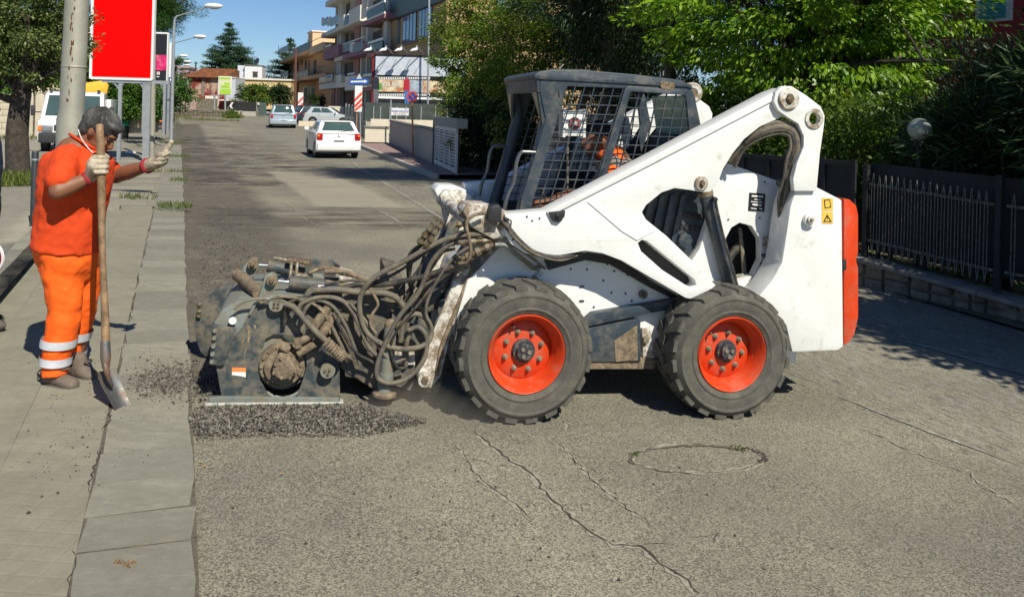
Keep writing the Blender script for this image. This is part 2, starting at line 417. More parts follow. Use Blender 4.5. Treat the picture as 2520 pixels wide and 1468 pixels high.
for i in range(3):
    stone('step_stone', STEP_U-.24, STEP_U-.03, -.44-(i+1)*.45+.01, -.44-i*.45-.01, .075, M_KERB, pav, .008, .1, 3000+i, .012)
far_pave = struct(grid_sheet('pavement_beyond_step', [STEP_U]+rng(STEP_U+.1, 62, 1.0), rng(-4.5, -.43, .407), lambda a, c: RF(a, c, .05), M_PAVE))
for i, (pu, pv, a, b) in enumerate([(.15, -1.5, 1.1, .95), (1.35, -1.45, 1.2, .9), (.1, -2.7, 1.1, 1.1), (1.4, -2.8, 1.6, 1.2), (2.8, -1.5, 1.3, 1.0), (3.2, -2.7, 1.8, 1.1), (4.4, -1.6, 1.5, 1.1), (6.2, -1.7, 1.7, 1.2), (8.3, -1.8, 1.6, 1.3), (10.5, -1.9, 1.8, 1.3), (13, -1.9, 2., 1.3), (15.5, -2, 2, 1.4)]):
    stone('concrete_slab', STEP_U+pu, STEP_U+pu+a, pv, pv+b, .062+.01*(i % 3), M_PAVE, far_pave, .02, .03, 4000+i, .01)

_rr = random.Random(77)
EDGE_CRACK = [RF(a, -.436+_rr.uniform(-.012, .012)) for a in np.arange(-2, STEP_U-.3, .12)]
# cracks, the patched manhole ring and worn paint on the road
def ribbon(name, pts, wid, m, dz, parent, jag=0., seed=1, step=.035):
    rr = random.Random(seed); P2 = []
    for a, b in zip(pts[:-1], pts[1:]):
        n = max(1, int((Vector(b)-Vector(a)).length/step))
        for i in range(n): P2.append(Vector(a).lerp(Vector(b), i/n))
    P2.append(Vector(pts[-1])); V = []; F = []
    for i, p in enumerate(P2):
        d = (P2[min(i+1, len(P2)-1)]-P2[max(i-1, 0)]); d = Vector((d.x, d.y, 0)).normalized(); q = Vector((-d.y, d.x, 0))
        c = p+q*rr.uniform(-jag, jag); wv = wid*(rr.uniform(.25, 1.4) if jag else 1)*(min(1, .25+min(i, len(P2)-1-i)/4) if jag else 1)
        for sgn in (-1, 1):
            e = c+q*sgn*wv/2; V.append((e.x, e.y, gz(e.x, e.y)+dz))
        if i: F.append((2*i-2, 2*i-1, 2*i+1, 2*i))
    return pyobj(name, V, F, m, parent)
def gp(*pp): return [G(x, y) for x, y in pp]
cr = [gp((1165,1060),(1200,1090),(1255,1135),(1310,1165),(1340,1210),(1400,1265),(1440,1305),(1510,1340),(1575,1345),(1620,1385),(1690,1430),(1715,1462)),
      gp((1350,1085),(1380,1095),(1420,1140),(1460,1180),(1520,1235),(1600,1290)), gp((1385,1030),(1400,1050),(1390,1062)),
      gp((1150,1130),(1180,1180),(1230,1215),(1265,1240),(1310,1280)), gp((2125,1055),(2180,1082),(2240,1110),(2290,1130),(2340,1150),(2385,1165),(2400,1190),(2450,1212),(2500,1240)),
      gp((1575,1345),(1640,1335)), gp((700,500),(730,520),(760,545),(800,560)), gp((930,520),(985,555),(1010,570)), gp((1120,1090),(1150,1130)), gp((1770,1310),(1760,1340),(1790,1350)), gp((2000,1440),(2030,1460))]
for k_ in range(0, len(EDGE_CRACK)-6, 6): ribbon('crack', EDGE_CRACK[k_:k_+random.Random(k_).randint(2, 6)], .008, M_CRACK, .0265, pav, .01, 90+k_)
M_CRUMB = mat('crack_crumbs', (.27, .25, .195), .95, var=.35, vs=40)
for i, c in enumerate(cr):
    ribbon('crumbled_edge', c, .028 if i else .04, M_CRUMB, .0025, road, .014, 200+i, .03)
    _r = random.Random(300+i)
    for _ in range(3 if len(c) > 3 else 1):
        p_ = c[_r.randrange(len(c)-1)].lerp(c[_r.randrange(len(c))], .0); q_ = p_+Vector((_r.uniform(-.14, .14), _r.uniform(-.1, .1), 0)); ribbon('crack', [p_, p_.lerp(q_, .5)+Vector((_r.uniform(-.02, .02), _r.uniform(-.02, .02), 0)), q_], .005, M_CRACK, .0045, road, .006, 400+i)
    ribbon('crack', c, .0065 if i not in (0,) else .011, M_CRACK, .0045, road, .012, i)
def ring(px, py, rx, ry, a0, a1, wid, m, seed, jag):
    pts = [G(px+rx*math.cos(t), py+ry*math.sin(t)) for t in np.linspace(R(a0), R(a1), 40)]
    return ribbon('crumbled_edge' if m is M_CRUMB else 'crack', pts, wid, m, .0025 if m is M_CRUMB else .0045, road, jag, seed)
ring(1715, 1128, 163, 36, 0, 360, .035, M_CRUMB, 54, .012); ring(1715, 1128, 163, 36, 20, 120, .006, M_CRACK, 50, .01); ring(1715, 1128, 163, 36, 150, 235, .006, M_CRACK, 55, .01); ring(1715, 1128, 163, 36, 260, 330, .006, M_CRACK, 56, .01); ring(1722, 1126, 158, 32, -50, 25, .028, M_CRACK, 51, .012)
ring(1710, 1130, 158, 33, 100, 330, .022, M_JOINT, 52, .01)
def paintline(pp, wid, seed): ribbon('lane_line', gp(*pp), wid, M_PAINT, .006, road, .006, seed, .12)
paintline([(2180,830),(2300,858),(2520,922)], .10, 60)
paintline([(2060,975),(2200,1030),(2520,1150)], .04, 61)
paintline([(868,400),(930,440),(990,478),(1050,515),(1090,540)], .10, 62)
paintline([(745,318),(770,330),(800,350),(840,378)], .12, 63); paintline([(690,302),(715,308),(735,314)], .12, 64)
paintline([(905,505),(950,527),(990,552)], .05, 65)
# ------------------------------------------------------------------ skid steer loader
M_WHITE = mat('loader_white', (.74, .74, .71), .34, var=.05, vs=3, dirt=(.34, .29, .2), damt=-.14, ds=9, spec=.5, dedge=.2, coat=.2)
M_WDIRT = mat('loader_white_dirty', (.66, .64, .58), .5, var=.1, vs=6, dirt=(.2, .14, .085), damt=.5, ds=13, dedge=.1)
M_NAVY = mat('cab_navy', (.028, .042, .056), .42, var=.2, vs=7, dirt=(.15, .14, .115), damt=.12, ds=9, dedge=.2, spec=.5)
M_NAVY2 = mat('planer_navy', (.035, .05, .055), .5, var=.3, vs=8, dirt=(.2, .165, .115), damt=.42, ds=11, dedge=.16, bump=.2, bs=40)
M_RED = mat('loader_orange_red', (.6, .05, .01), .38, var=.1, vs=6, dirt=(.35, .16, .1), damt=.12, ds=8, dedge=.25, spec=.3)
M_TYRE = mat('dusty_tyre', (.105, .098, .078), .85, var=.3, vs=12, dirt=(.045, .043, .04), damt=.3, ds=9, dedge=.3, bump=.3, bs=90)
M_HUB = mat('hub_dark', (.03, .035, .045), .5, var=.3, dirt=(.2, .17, .13), damt=.25, ds=30)
M_NUT = mat('dusty_steel', (.3, .27, .21), .55, .5, var=.3, vs=40, dirt=(.2, .15, .1), damt=.5, ds=60)
M_STEEL = mat('bright_steel', (.6, .6, .6), .22, 1, var=.1)
M_HOSE = mat('dusty_hose', (.155, .132, .098), .8, var=.3, vs=20, dirt=(.07, .06, .048), damt=.2, ds=14, bump=.25, bs=120)
M_HOSEK = mat('black_hose', (.03, .028, .025), .55, var=.3, vs=20, dirt=(.14, .115, .08), damt=.3, ds=12)
M_DUST = mat('dust_caked', (.25, .19, .125), .95, var=.3, vs=25, dirt=(.11, .085, .055), damt=.45, ds=22, bump=.6, bs=70)
M_RUST = mat('oily_fitting', (.14, .095, .05), .4, .6, var=.4, vs=50, dirt=(.3, .24, .16), damt=.45, ds=40)
M_GREYG = mat('grey_green_steel', (.2, .235, .215), .55, .2, var=.25, vs=12, dirt=(.22, .18, .12), damt=.45, ds=14)
M_BLACK = mat('black_plastic', (.022, .022, .024), .5, var=.2)
M_DARKIN = mat('cab_interior', (.018, .019, .02), .8, var=.3)
M_TEAL = mat('tinted_glass', (.42, .66, .6), .08, var=.06, trans=.15, spec=.6)
M_YELL = mat('sticker_yellow', (.75, .48, .07), .5, var=.05)
M_PLATE = mat('data_plate', (.02, .02, .022), .35, var=.1)
M_PRINTW = mat('print_white', (.75, .75, .73), .6, var=.04)
M_ORSTK = mat('sticker_orange', (.75, .25, .06), .6, var=.1)

LTH = R(13.5); _f = G(1287, 1048)
LO = Plane((_f.x, _f.y, gz(_f.x, _f.y)), LTH)
loader = thing('skid_steer_loader', 'white and orange skid steer loader with caged cab standing across the road', 'loader', LO.o, LTH)
OFF[loader.name] = Vector((0, 0, 0))
LW = 1.72                                   # overall width across the tyres
fnw = lambda a, z, t: Vector((a, t, z))
def lpoly(px, w, sm=0): return (spline2([LO.q(x, y, w) for x, y in px], sm) if sm else [LO.q(x, y, w) for x, y in px])
def lpl(name, px, w0, w1, m, parent, holes=(), bevel=.006, mirror=False, sm=0):
    poly = lpoly(px, w0, sm); hs = [lpoly(h, w0) for h in holes]
    mb = MB(); mb.prism(poly, fnw, w0, w1, hs); o = mb.build(name, m, parent, bevel=bevel, local=True)
    if mirror:
        mb = MB(); mb.prism([(a_, b_+.06) for a_, b_ in poly], fnw, LW-w0, LW-w1, [[(a_, b_+.06) for a_, b_ in h_] for h_ in hs]); mb.build(name, m, parent, bevel=bevel, local=True)
    return o
def ltube(name, px, r, m, parent, seg=8, n=7, straight=False):
    pts = [LO.v(x, y, w) for x, y, w in px]
    if not straight and len(pts) > 2: pts = spline(pts, n)
    return MB().tube(pts, r, seg).build(name, m, parent, local=True, smooth=60)
def lcyl(name, px, py, w0, w1, r, m, parent, seg=20, bevel=.003):
    a, z = LO.q(px, py, w0); return MB().lathe([(r, w0), (r, w1)], (a, 0, z), (0, 1, 0), seg).build(name, m, parent, local=True, bevel=bevel)

# wheels: tyre, rim, hub, nuts
def make_wheel(name, a, z, wo, sgn, rot):
    root = MB()
    prof = [(.215,.09),(.232,.028),(.243,.012),(.262,.004),(.268,-.002),(.276,-.002),(.282,.003),(.31,-.004),(.34,-.003),(.347,-.008),(.357,-.008),(.362,-.001),(.382,.014),(.398,.036),(.403,.07),(.405,.15),(.403,.23),(.398,.264),(.382,.286),(.34,.303),(.262,.296),(.232,.272),(.215,.2)]
    ax = (0, sgn, 0); o = Vector((a, wo, z)); root.lathe(prof, o, ax, 56, closed=True)
    u, q = frame(ax); axv = Vector(ax)
    for s in (0, 1):
        for k in range(20):
            t0 = 2*math.pi*(k+s*.5)/20+rot
            def pt(r, h, dt): t = t0+dt; return o+axv*h+(u*math.cos(t)+q*math.sin(t))*r
            h0, h1 = (.012, .165) if s == 0 else (.288, .135)
            b = [pt(.385, h0, -.1), pt(.385, h0, .1), pt(.398, h1, .085+.16), pt(.398, h1, -.085+.16)]
            t = [pt(.412, h0+(.012 if s == 0 else -.012), -.09), pt(.412, h0+(.012 if s == 0 else -.012), .09), pt(.422, h1, .07+.16), pt(.422, h1, -.07+.16)]
            root.hexa(b+t)
            hs = -.002 if s == 0 else .302                    # lug shoulder running down the sidewall
            root.hexa([pt(.384, hs+(.012 if s == 0 else -.012), -.095), pt(.384, hs+(.012 if s == 0 else -.012), .095), pt(.384, hs+(.03 if s == 0 else -.03), .095), pt(.384, hs+(.03 if s == 0 else -.03), -.095),
                       pt(.41, h0, -.09), pt(.41, h0, .09), pt(.4, h0+(.02 if s == 0 else -.02), .09), pt(.4, h0+(.02 if s == 0 else -.02), -.09)])
    wheel = MB().lathe([(.238,.018),(.232,.008),(.224,.014),(.216,.035),(.2,.05),(.196,.075),(.188,.085),(.18,.13),(.165,.118),(.1,.108),(.0,.108)], o, ax, 40, cap0=False).build(name, M_RED, loader, local=True, smooth=40)
    root.build('tyre', M_TYRE, wheel, local=True, smooth=32)
    MB().lathe([(.072,.108),(.07,.088),(.066,.082),(.05,.082),(.05,.062),(.046,.056),(0,.056)], o, ax, 24).build('hub', M_HUB, wheel, local=True)
    for k in range(8):
        t = 2*math.pi*k/8+rot+.2; c = o+(u*math.cos(t)+q*math.sin(t))*.118
        MB().lathe([(.019,.114),(.019,.106),(.014,.104),(.014,.09),(.008,.088),(.007,.078),(0,.078)], c, ax, 6).build('lug_nut', M_NUT, wheel, local=True, smooth=25)
    for k in range(3):
        t = 2*math.pi*k/3+rot; c = o+(u*math.cos(t)+q*math.sin(t))*.024
        MB().lathe([(.013,.056),(.013,.046),(0,.046)], c, ax, 6).build('hub_bolt', M_NUT, wheel, local=True, smooth=25)
    c = o+(u*math.cos(rot+1.9)+q*math.sin(rot+1.9))*.168
    MB().lathe([(.007,.12),(.007,.075),(.004,.072),(.004,.06)], c, ax, 8).build('valve', M_NUT, wheel, local=True)
    return wheel
for (px, py, rot, nm) in ((1298, 874, .1, 'front_wheel'), (1805, 874, .45, 'rear_wheel')):
    a, z = LO.q(px, py, 0); make_wheel('wheel', a, z, 0, 1, rot); make_wheel('wheel', a, z+.05, LW, -1, rot+.3)

# chassis
ch = lpl('chassis', [(1262,575),(1215,622),(1150,690),(1118,800),(1118,905),(1465,893),(1960,893),(1960,700),(1720,690),(1640,640),(1540,600)], .335, LW-.335, M_WHITE, loader, bevel=.012)
lpl('belly', [(1440,880),(1615,880),(1612,908),(1440,908)], .30, LW-.30, M_DUST, loader)
lpl('step_bar', [(1436,792),(1460,771),(1683,733),(1690,752),(1462,800),(1440,806)], .27, .333, M_NAVY, loader, bevel=.004)
lpl('fuel_tank_panel', [(1436,808),(1565,784),(1577,790),(1577,890),(1436,890)], .285, .332, M_NAVY, loader, bevel=.008)
lpl('panel_dust', [(1512,838),(1568,800),(1570,886),(1515,889)], .281, .286, M_DUST, loader, bevel=0)
lpl('tank_bracket', [(1580,808),(1600,806),(1610,880),(1583,880)], .30, .333, M_WDIRT, loader, bevel=.004)
lcyl('tie_down_bolt', 1591, 838, .27, .31, .02, M_NUT, loader); lcyl('side_boss', 1585, 725, .305, .336, .028, M_NUT, loader); lcyl('side_boss', 1585, 725, .29, .31, .014, M_HUB, loader)
for x, y in ((1445,663),(1495,650),(1512,667),(1540,722),(1505,720),(1545,676),(1580,690),(1485,690),(1462,755),(1520,760),(1555,740),(1405,662),(1395,640)): lcyl('bolt_hole', x, y, .329, .337, .0065, M_BLACK, loader, 10, 0)
for x, y in ((1432,705),(1432,740)):
    a, z = LO.q(x, y, .33); MB().box((a, .332, z), (.03, .01, .009)).build('slot', M_BLACK, loader, local=True)
lpl('side_seam', [(1290,700),(1325,664),(1340,672),(1302,704)], .328, .336, M_WDIRT, loader, bevel=0)
# arched dark recess under the arm
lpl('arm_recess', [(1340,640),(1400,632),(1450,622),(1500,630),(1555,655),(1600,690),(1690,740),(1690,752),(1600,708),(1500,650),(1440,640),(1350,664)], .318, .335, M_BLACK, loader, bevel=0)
# inner tower with the round opening and tail panels
tower = lpl('rear_tower', [(1790,401),(1922,448),(1945,500),(1945,600),(1930,660),(1885,720),(1700,735),(1665,695),(1722,612),(1746,540),(1752,468)], .35, .42, M_WHITE, loader,
    holes=[[(1787,585),(1800,560),(1820,548),(1850,556),(1872,590),(1873,640),(1855,678),(1820,690),(1795,670),(1785,625)]], bevel=.004)
lpl('tower_back', [(1600,430),(1925,452),(1945,720),(1620,720)], .56, .6, M_DARKIN, loader, bevel=0)
lpl('engine_lever', [(1818,560),(1826,560),(1840,682),(1830,682)], .46, .48, M_NUT, loader)
ltube('engine_pipe', [(1795,682,.44),(1830,676,.44),(1865,672,.44)], .012, M_GREYG, loader)
ltube('engine_spring', [(1790,640,.5),(1820,600,.5)], .03, M_HOSEK, loader, straight=True)
lpl('data_plate', [(1845,474),(1884,477),(1881,521),(1842,518)], .344, .351, M_PLATE, loader, bevel=0)
for y0, y1, x0, x1 in ((480,484,1850,1878),(489,491,1856,1872),(495,497,1848,1876),(501,505,1852,1874),(511,513,1848,1862),(511,514,1868,1876)):
    lpl('plate_print', [(x0,y0),(x1,y0+2),(x1,y1+2),(x0,y1)], .3425, .3445, M_PRINTW, loader, bevel=0)
for x, y in ((1893,590),(1892,606)): lcyl('port_fitting', x, y, .29, .35, .016, M_NUT, loader, 6)
for x, y in ((1884,630),(1880,652)): lcyl('port_plug', x, y, .31, .35, .012, M_HUB, loader, 8)
for x, y in ((1907,402),(1862,425),(1883,448),(1870,536),(1793,540)): lcyl('bolt_hole', x, y, .344, .352, .006, M_BLACK, loader, 8, 0)
# cooling grille seen under the arm
lpl('cooling_box', [(1575,540),(1590,470),(1740,455),(1760,560),(1740,640),(1700,640),(1590,545)], .43, .46, M_NAVY, loader, bevel=0)
for k in range(4): lpl('cooling_rib', [(1600+k*26,478),(1612+k*26,478),(1585+k*26,600),(1573+k*26,600)], .40, .428, M_NAVY, loader, bevel=.002)
for k in range(5):
    for j in range(2):
        x, y = 1672+k*13-j*8, 525+k*2+j*30
        a, z = LO.q(x, y, .418); MB().lathe([(.02,.418),(.02,.429)], (a, 0, z), (0,1,0), 6).build('grille_hole', M_BLACK, loader, local=True, smooth=0)
lcyl('filler_cap', 1688, 592, .37, .43, .05, M_NAVY, loader, 8)

tail = lpl('tail_side_panel', [(1958,470),(1972,452),(1990,450),(2010,460),(2072,492),(2076,852),(2062,862),(1950,866),(1935,800),(1900,760),(1868,728),(1900,690),(1925,645),(1938,560),(1945,510)], .09, .30, M_WHITE, loader, bevel=.012)
_tp = lpoly([(1958,470),(1972,452),(1990,450),(2010,460),(2072,492),(2076,852),(2062,862),(1950,866),(1935,800),(1868,728),(1925,645),(1945,510)], .09)
MB().prism(_tp, fnw, LW-.30, LW-.09).build('tail_side_panel', M_WHITE, loader, local=True, bevel=.012)
rd = lpl('rear_door', [(2077,488),(2092,491),(2108,505),(2113,530),(2113,618),(2108,640),(2113,660),(2113,780),(2104,822),(2090,842),(2077,850)], .10, LW-.10, M_RED, loader, bevel=.02)
lpl('door_latch', [(2075,640),(2083,638),(2083,664),(2075,666)], .085, .105, M_BLACK, rd, bevel=.002)
lpl('engine_block', [(1940,520),(2070,500),(2070,850),(1940,850)], .31, LW-.31, M_DARKIN, loader)
for y0, y1 in ((487,518),(520,550)): lpl('warning_sticker', [(2023,y0),(2050,y0+1),(2050,y1),(2023,y1)], .0865, .0905, M_YELL, tail, bevel=0)
lpl('sticker_print', [(2036,527),(2047,546),(2026,546)], .0845, .0868, M_BLACK, tail, holes=[[(2036.5,531),(2043,544),(2030,544)]], bevel=0)
lpl('sticker_print', [(2035.5,533),(2037.5,533),(2037,540),(2036,540)], .0845, .0868, M_BLACK, tail, bevel=0)
lpl('sticker_print', [(2028,492),(2042,490),(2046,510),(2030,513)], .0845, .0868, M_BLACK, tail, holes=[[(2030,494),(2041,492),(2044,508),(2032,511)]], bevel=0)
lcyl('link_boss', 1997, 541, .055, .1, .045, M_WHITE, loader, 28, .006); lcyl('link_pin', 1997, 541, .04, .06, .026, M_WDIRT, loader, 20); lcyl('link_bolt', 1999, 541, .03, .045, .011, M_NUT, loader, 6)

# lift arms (near and far), rear links
ARM = [(1243,528),(1348,519),(1600,388),(1905,226),(1932,216),(1950,240),(1945,275),(1915,292),(1870,312),(1832,342),(1803,378),(1780,415),(1765,455),(1748,472),(1728,473),(1700,468),(1660,463),(1628,474),(1590,505),(1580,522),(1590,540),(1640,580),(1700,638),(1762,702),(1750,712),(1700,735),(1688,733),(1600,682),(1530,641),(1482,623),(1440,617),(1390,626),(1335,634),(1290,622),(1258,600),(1243,575)]
SLOT = [(1570,598),(1580,590),(1592,593),(1650,640),(1710,688),(1714,700),(1705,708),(1692,704),(1630,664),(1578,618)]
arm = lpl('lift_arm', ARM, .10, .26, M_WHITE, loader, holes=[SLOT], bevel=.010, mirror=True)
_se = lpoly(SLOT, .2); MB().prism(_se, fnw, .2, .25).build('slot_plate', M_BLACK, arm, local=True)
lpl('arm_top_tube', [(1345,521),(1600,389),(1903,228),(1912,244),(1605,404),(1352,533)], .085, .102, M_WHITE, arm, bevel=.007)
lpl('weld_seam', [(1446,497),(1449,495),(1532,565),(1566,587),(1608,566),(1610,569),(1568,592),(1530,569)], .094, .101, M_WHITE, arm, bevel=.002)
LINK = [(1908,228),(1925,212),(1948,212),(1985,235),(2020,262),(2030,285),(2028,310),(2018,380),(2010,470),(1955,470),(1952,440),(1962,400),(1978,360),(1978,335),(1965,305),(1940,290),(1915,272),(1905,250)]
lk = lpl('rear_link', LINK, .06, .105, M_WHITE, loader, holes=[[(2005+15*math.cos(t), 292+16*math.sin(t)) for t in np.linspace(0, 2*math.pi, 16, endpoint=False)]], bevel=.006)
MB().prism(lpoly(LINK, .06), fnw, LW-.105, LW-.06).build('rear_link', M_WHITE, loader, local=True, bevel=.006)
a, z = LO.q(2005, 292, .05); MB().lathe([(.066,.05),(.066,.062),(.041,.062),(.041,.05)], (a, 0, z), (0,1,0), 24, closed=True).build('lifting_eye', M_WDIRT, lk, local=True)
MB().prism([(a+.04*math.cos(t), z+.04*math.sin(t)) for t in np.linspace(0, 2*math.pi, 20, endpoint=False)], fnw, .25, .27).build('eye_inside', M_WDIRT, lk, local=True)
def pivot(px, py, w, R1, side=1):
    a, z = LO.q(px, py, .06)
    o = Vector((a, w, z)); ax = (0, side, 0)
    b = MB().lathe([(R1,.05),(R1,0),(R1*.9,-.008),(R1*.45,-.008),(R1*.42,.0),(0,.0)], o, ax, 26).build('pivot_boss', M_WDIRT, loader, local=True)
    MB().lathe([(R1*.36,.01),(R1*.36,-.022),(R1*.3,-.028),(0,-.028)], o, ax, 6).build('pivot_bolt', M_RUST, b, local=True, smooth=20)
pivot(1940, 243, .05, .075); pivot(1732, 452, .088, .046); pivot(1940, 243, LW-.05, .075, -1); 
a, z = LO.q(1940, 243, .06); fb_ = MB().lathe([(.085,.05),(.085,0),(.075,-.01),(.04,-.01),(.036,0),(0,0)], (a, LW-.285, z+.06), (0,1,0), 26).build('far_boss', M_WDIRT, loader, local=True); MB().lathe([(.03,.01),(.03,-.025),(0,-.03)], (a, LW-.285, z+.06), (0,1,0), 6).build('far_boss_bolt', M_RUST, fb_, local=True)
lpl('latch_block', [(1350,522),(1392,518),(1390,534),(1376,548),(1362,545)], .075, .1, M_BLACK, arm, bevel=.006)
lcyl('latch_knob', 1374, 530, .06, .08, .014, M_BLACK, arm)
for x, y in ((1297,533),(1310,543),(1328,537),(1255,560),(1262,590)): lcyl('bolt_hole', x, y, .096, .101, .006, M_BLACK, arm, 8, 0)
# lift cylinders
for wv in (.30, LW-.30):
    c0 = LO.v(1731, 458, .3); c1 = LO.v(1803, 712, .3); c0.y = c1.y = wv
    d = (c1-c0)
    cy = MB().cyl(c0+d*.06, c1, .047, seg=20).build('lift_cylinder', M_NAVY, loader, local=True, bevel=.004)
    MB().cyl(c0-d*.02, c0+d*.08, .028).build('rod_eye', M_NUT, cy, local=True)
    MB().lathe([(.052, 0), (.052, .03)], c0+d*.05, d, 20).build('gland_nut', M_DUST, cy, local=True)
ltube('cylinder_line', [(1760,488,.22),(1766,520,.22),(1785,600,.22),(1800,650,.22),(1816,706,.22)], .009, M_HOSEK, loader)
lcyl('line_fitting', 1762, 491, .2, .24, .016, M_BLACK, loader, 8)
# hose bundle at the rear of the arm
for i, (off, r, m) in enumerate(((0, .026, M_HOSE), (9, .02, M_HOSEK), (-10, .018, M_HOSE), (16, .012, M_HOSE))):
    ltube('hose', [(1792+off,395+off,.27),(1830,352+off,.2),(1872,324+off,.13),(1915,312+off,.11),(1950-off*.6,322+off*.7,.11),(1962-off,360,.11),(1952-off,395,.13),(1938-off*.5,440,.15),(1928-off*.7,490,.18),(1926-off*.4,545,.22),(1938-off*.6,595,.25),(1922-off*.6,660,.28),(1885-off,700,.31)], r, m, loader, seg=9)
for x, y in ((1957,375),(1935,452),(1838,345)): lcyl('hose_clamp', x, y, .17, .25, .03, M_BLACK, loader, 10)
ltube('hose', [(1810,362,.2),(1850,343,.19),(1885,336,.19),(1900,326,.19)], .006, M_PRINTW, loader)

# front legs of the arms, pins, tilt cylinders
LEG = [(1136,520),(1150,504),(1200,506),(1245,529),(1252,590),(1200,640),(1150,720),(1108,830),(1085,925),(1060,955),(1030,945),(1025,920),(1048,860),(1095,745),(1135,650),(1150,590)]
leg = lpl('arm_front_leg', LEG, .36, .44, M_WDIRT, loader, bevel=.008)
_lg = lpoly(LEG, .36); MB().prism(_lg, fnw, LW-.44, LW-.36).build('arm_front_leg', M_WDIRT, loader, local=True, bevel=.008)
lpl('arm_knee', [(1138,518),(1152,503),(1200,504),(1262,527),(1262,578),(1215,590),(1160,560)], .13, .38, M_WDIRT, loader, bevel=.02)
_kn = lpoly([(1138,518),(1152,503),(1200,504),(1262,527),(1262,578),(1215,590),(1160,560)], .13); MB().prism(_kn, fnw, LW-.38, LW-.13).build('arm_knee', M_WHITE, loader, local=True, bevel=.02)
lpl('wear_strip', [(1166,644),(1174,648),(1092,850),(1080,915),(1072,912),(1084,846)], .345, .362, M_DUST, leg, bevel=0)
lcyl('leg_pin', 1047, 935, .30, .47, .045, M_WDIRT, loader, 22); lcyl('leg_pin_bolt', 1047, 935, .285, .31, .022, M_RUST, loader, 8)
a, z = LO.q(1160, 545, .3); MB().cyl((a, .2, z), (a, LW-.2, z), .045).build('front_cross_tube', M_WDIRT, loader, local=True)
a, z = LO.q(1100, 760, .4); MB().cyl((a, .38, z), (a, LW-.38, z), .06).build('lower_cross_tube', M_NAVY2, loader, local=True)
for wv in (.5, LW-.5):
    c0 = LO.v(1178, 570, .5); c1 = LO.v(1050, 760, .5); c2 = LO.v(1020, 820, .5)
    for c in (c0, c1, c2): c.y = wv
    t = MB().cyl(c0, c1, .045, seg=18).build('tilt_cylinder', M_NAVY2, loader, local=True, bevel=.004); MB().cyl(c1, c2, .02).build('cylinder_rod', M_STEEL, t, local=True)
lpl('coupler_box', [(1207,507),(1229,503),(1236,515),(1234,548),(1204,546)], .06, .15, M_BLACK, loader, bevel=.01)
for (x0, y0, x1, y1, r) in ((1120,553,1215,545,.018), (1115,585,1225,572,.02), (1100,600,1210,590,.016), (1120,645,1215,600,.022), (1030,600,1075,535,.018), (1045,610,1090,545,.018), (1130,525,1198,530,.022)):
    p0 = LO.v(x0, y0, .2); p1 = LO.v(x1, y1, .16); d = p1-p0
    q = MB().cyl(p0, p1, r*.75, seg=10).build('hydraulic_fitting', M_RUST, loader, local=True)
    for t in (.12, .35, .6, .85): MB().cyl(p0+d*(t-.06), p0+d*(t+.05), r*(1.25 if t < .7 else 1.05), seg=6).build('coupler_nut', M_NUT if t > .5 else M_RUST, q, local=True, smooth=20)
lpl('fitting_bracket', [(1214,555),(1226,553),(1222,612),(1213,614)], .17, .2, M_RUST, loader); lpl('fitting_bracket', [(1155,640),(1170,620),(1185,640),(1180,665),(1165,668)], .3, .35, M_NAVY2, loader)
ltube('steel_line', [(1218,602,.14),(1245,604,.14),(1270,625,.16),(1300,648,.24),(1316,660,.3),(1332,655,.32)], .014, M_GREYG, loader)
ltube('steel_line', [(1222,577,.14),(1245,590,.14),(1275,612,.17),(1310,634,.24),(1340,660,.31)], .009, M_GREYG, loader)
ltube('arm_hose', [(1235,540,.1),(1250,560,.09),(1280,595,.09),(1315,622,.09),(1360,633,.1),(1400,630,.12),(1430,622,.16)], .017, M_HOSEK, loader)
ltube('arm_hose', [(1240,545,.09),(1262,580,.08),(1300,615,.08),(1335,632,.08),(1380,640,.1),(1420,628,.13)], .008, M_HOSE, loader)
ltube('plug_wire', [(1251,540,.09),(1258,545,.08),(1256,565,.08),(1265,585,.08)], .005, M_HOSEK, loader); lpl('wire_plug', [(1243,533),(1254,538),(1251,546),(1240,541)], .07, .09, M_BLACK, loader)
ltube('ribbed_hose', [(1195,523,.08),(1165,530,.05),(1148,550,.05),(1155,590,.05),(1158,620,.06),(1148,645,.09),(1130,648,.12)], .011, M_DUST, loader)

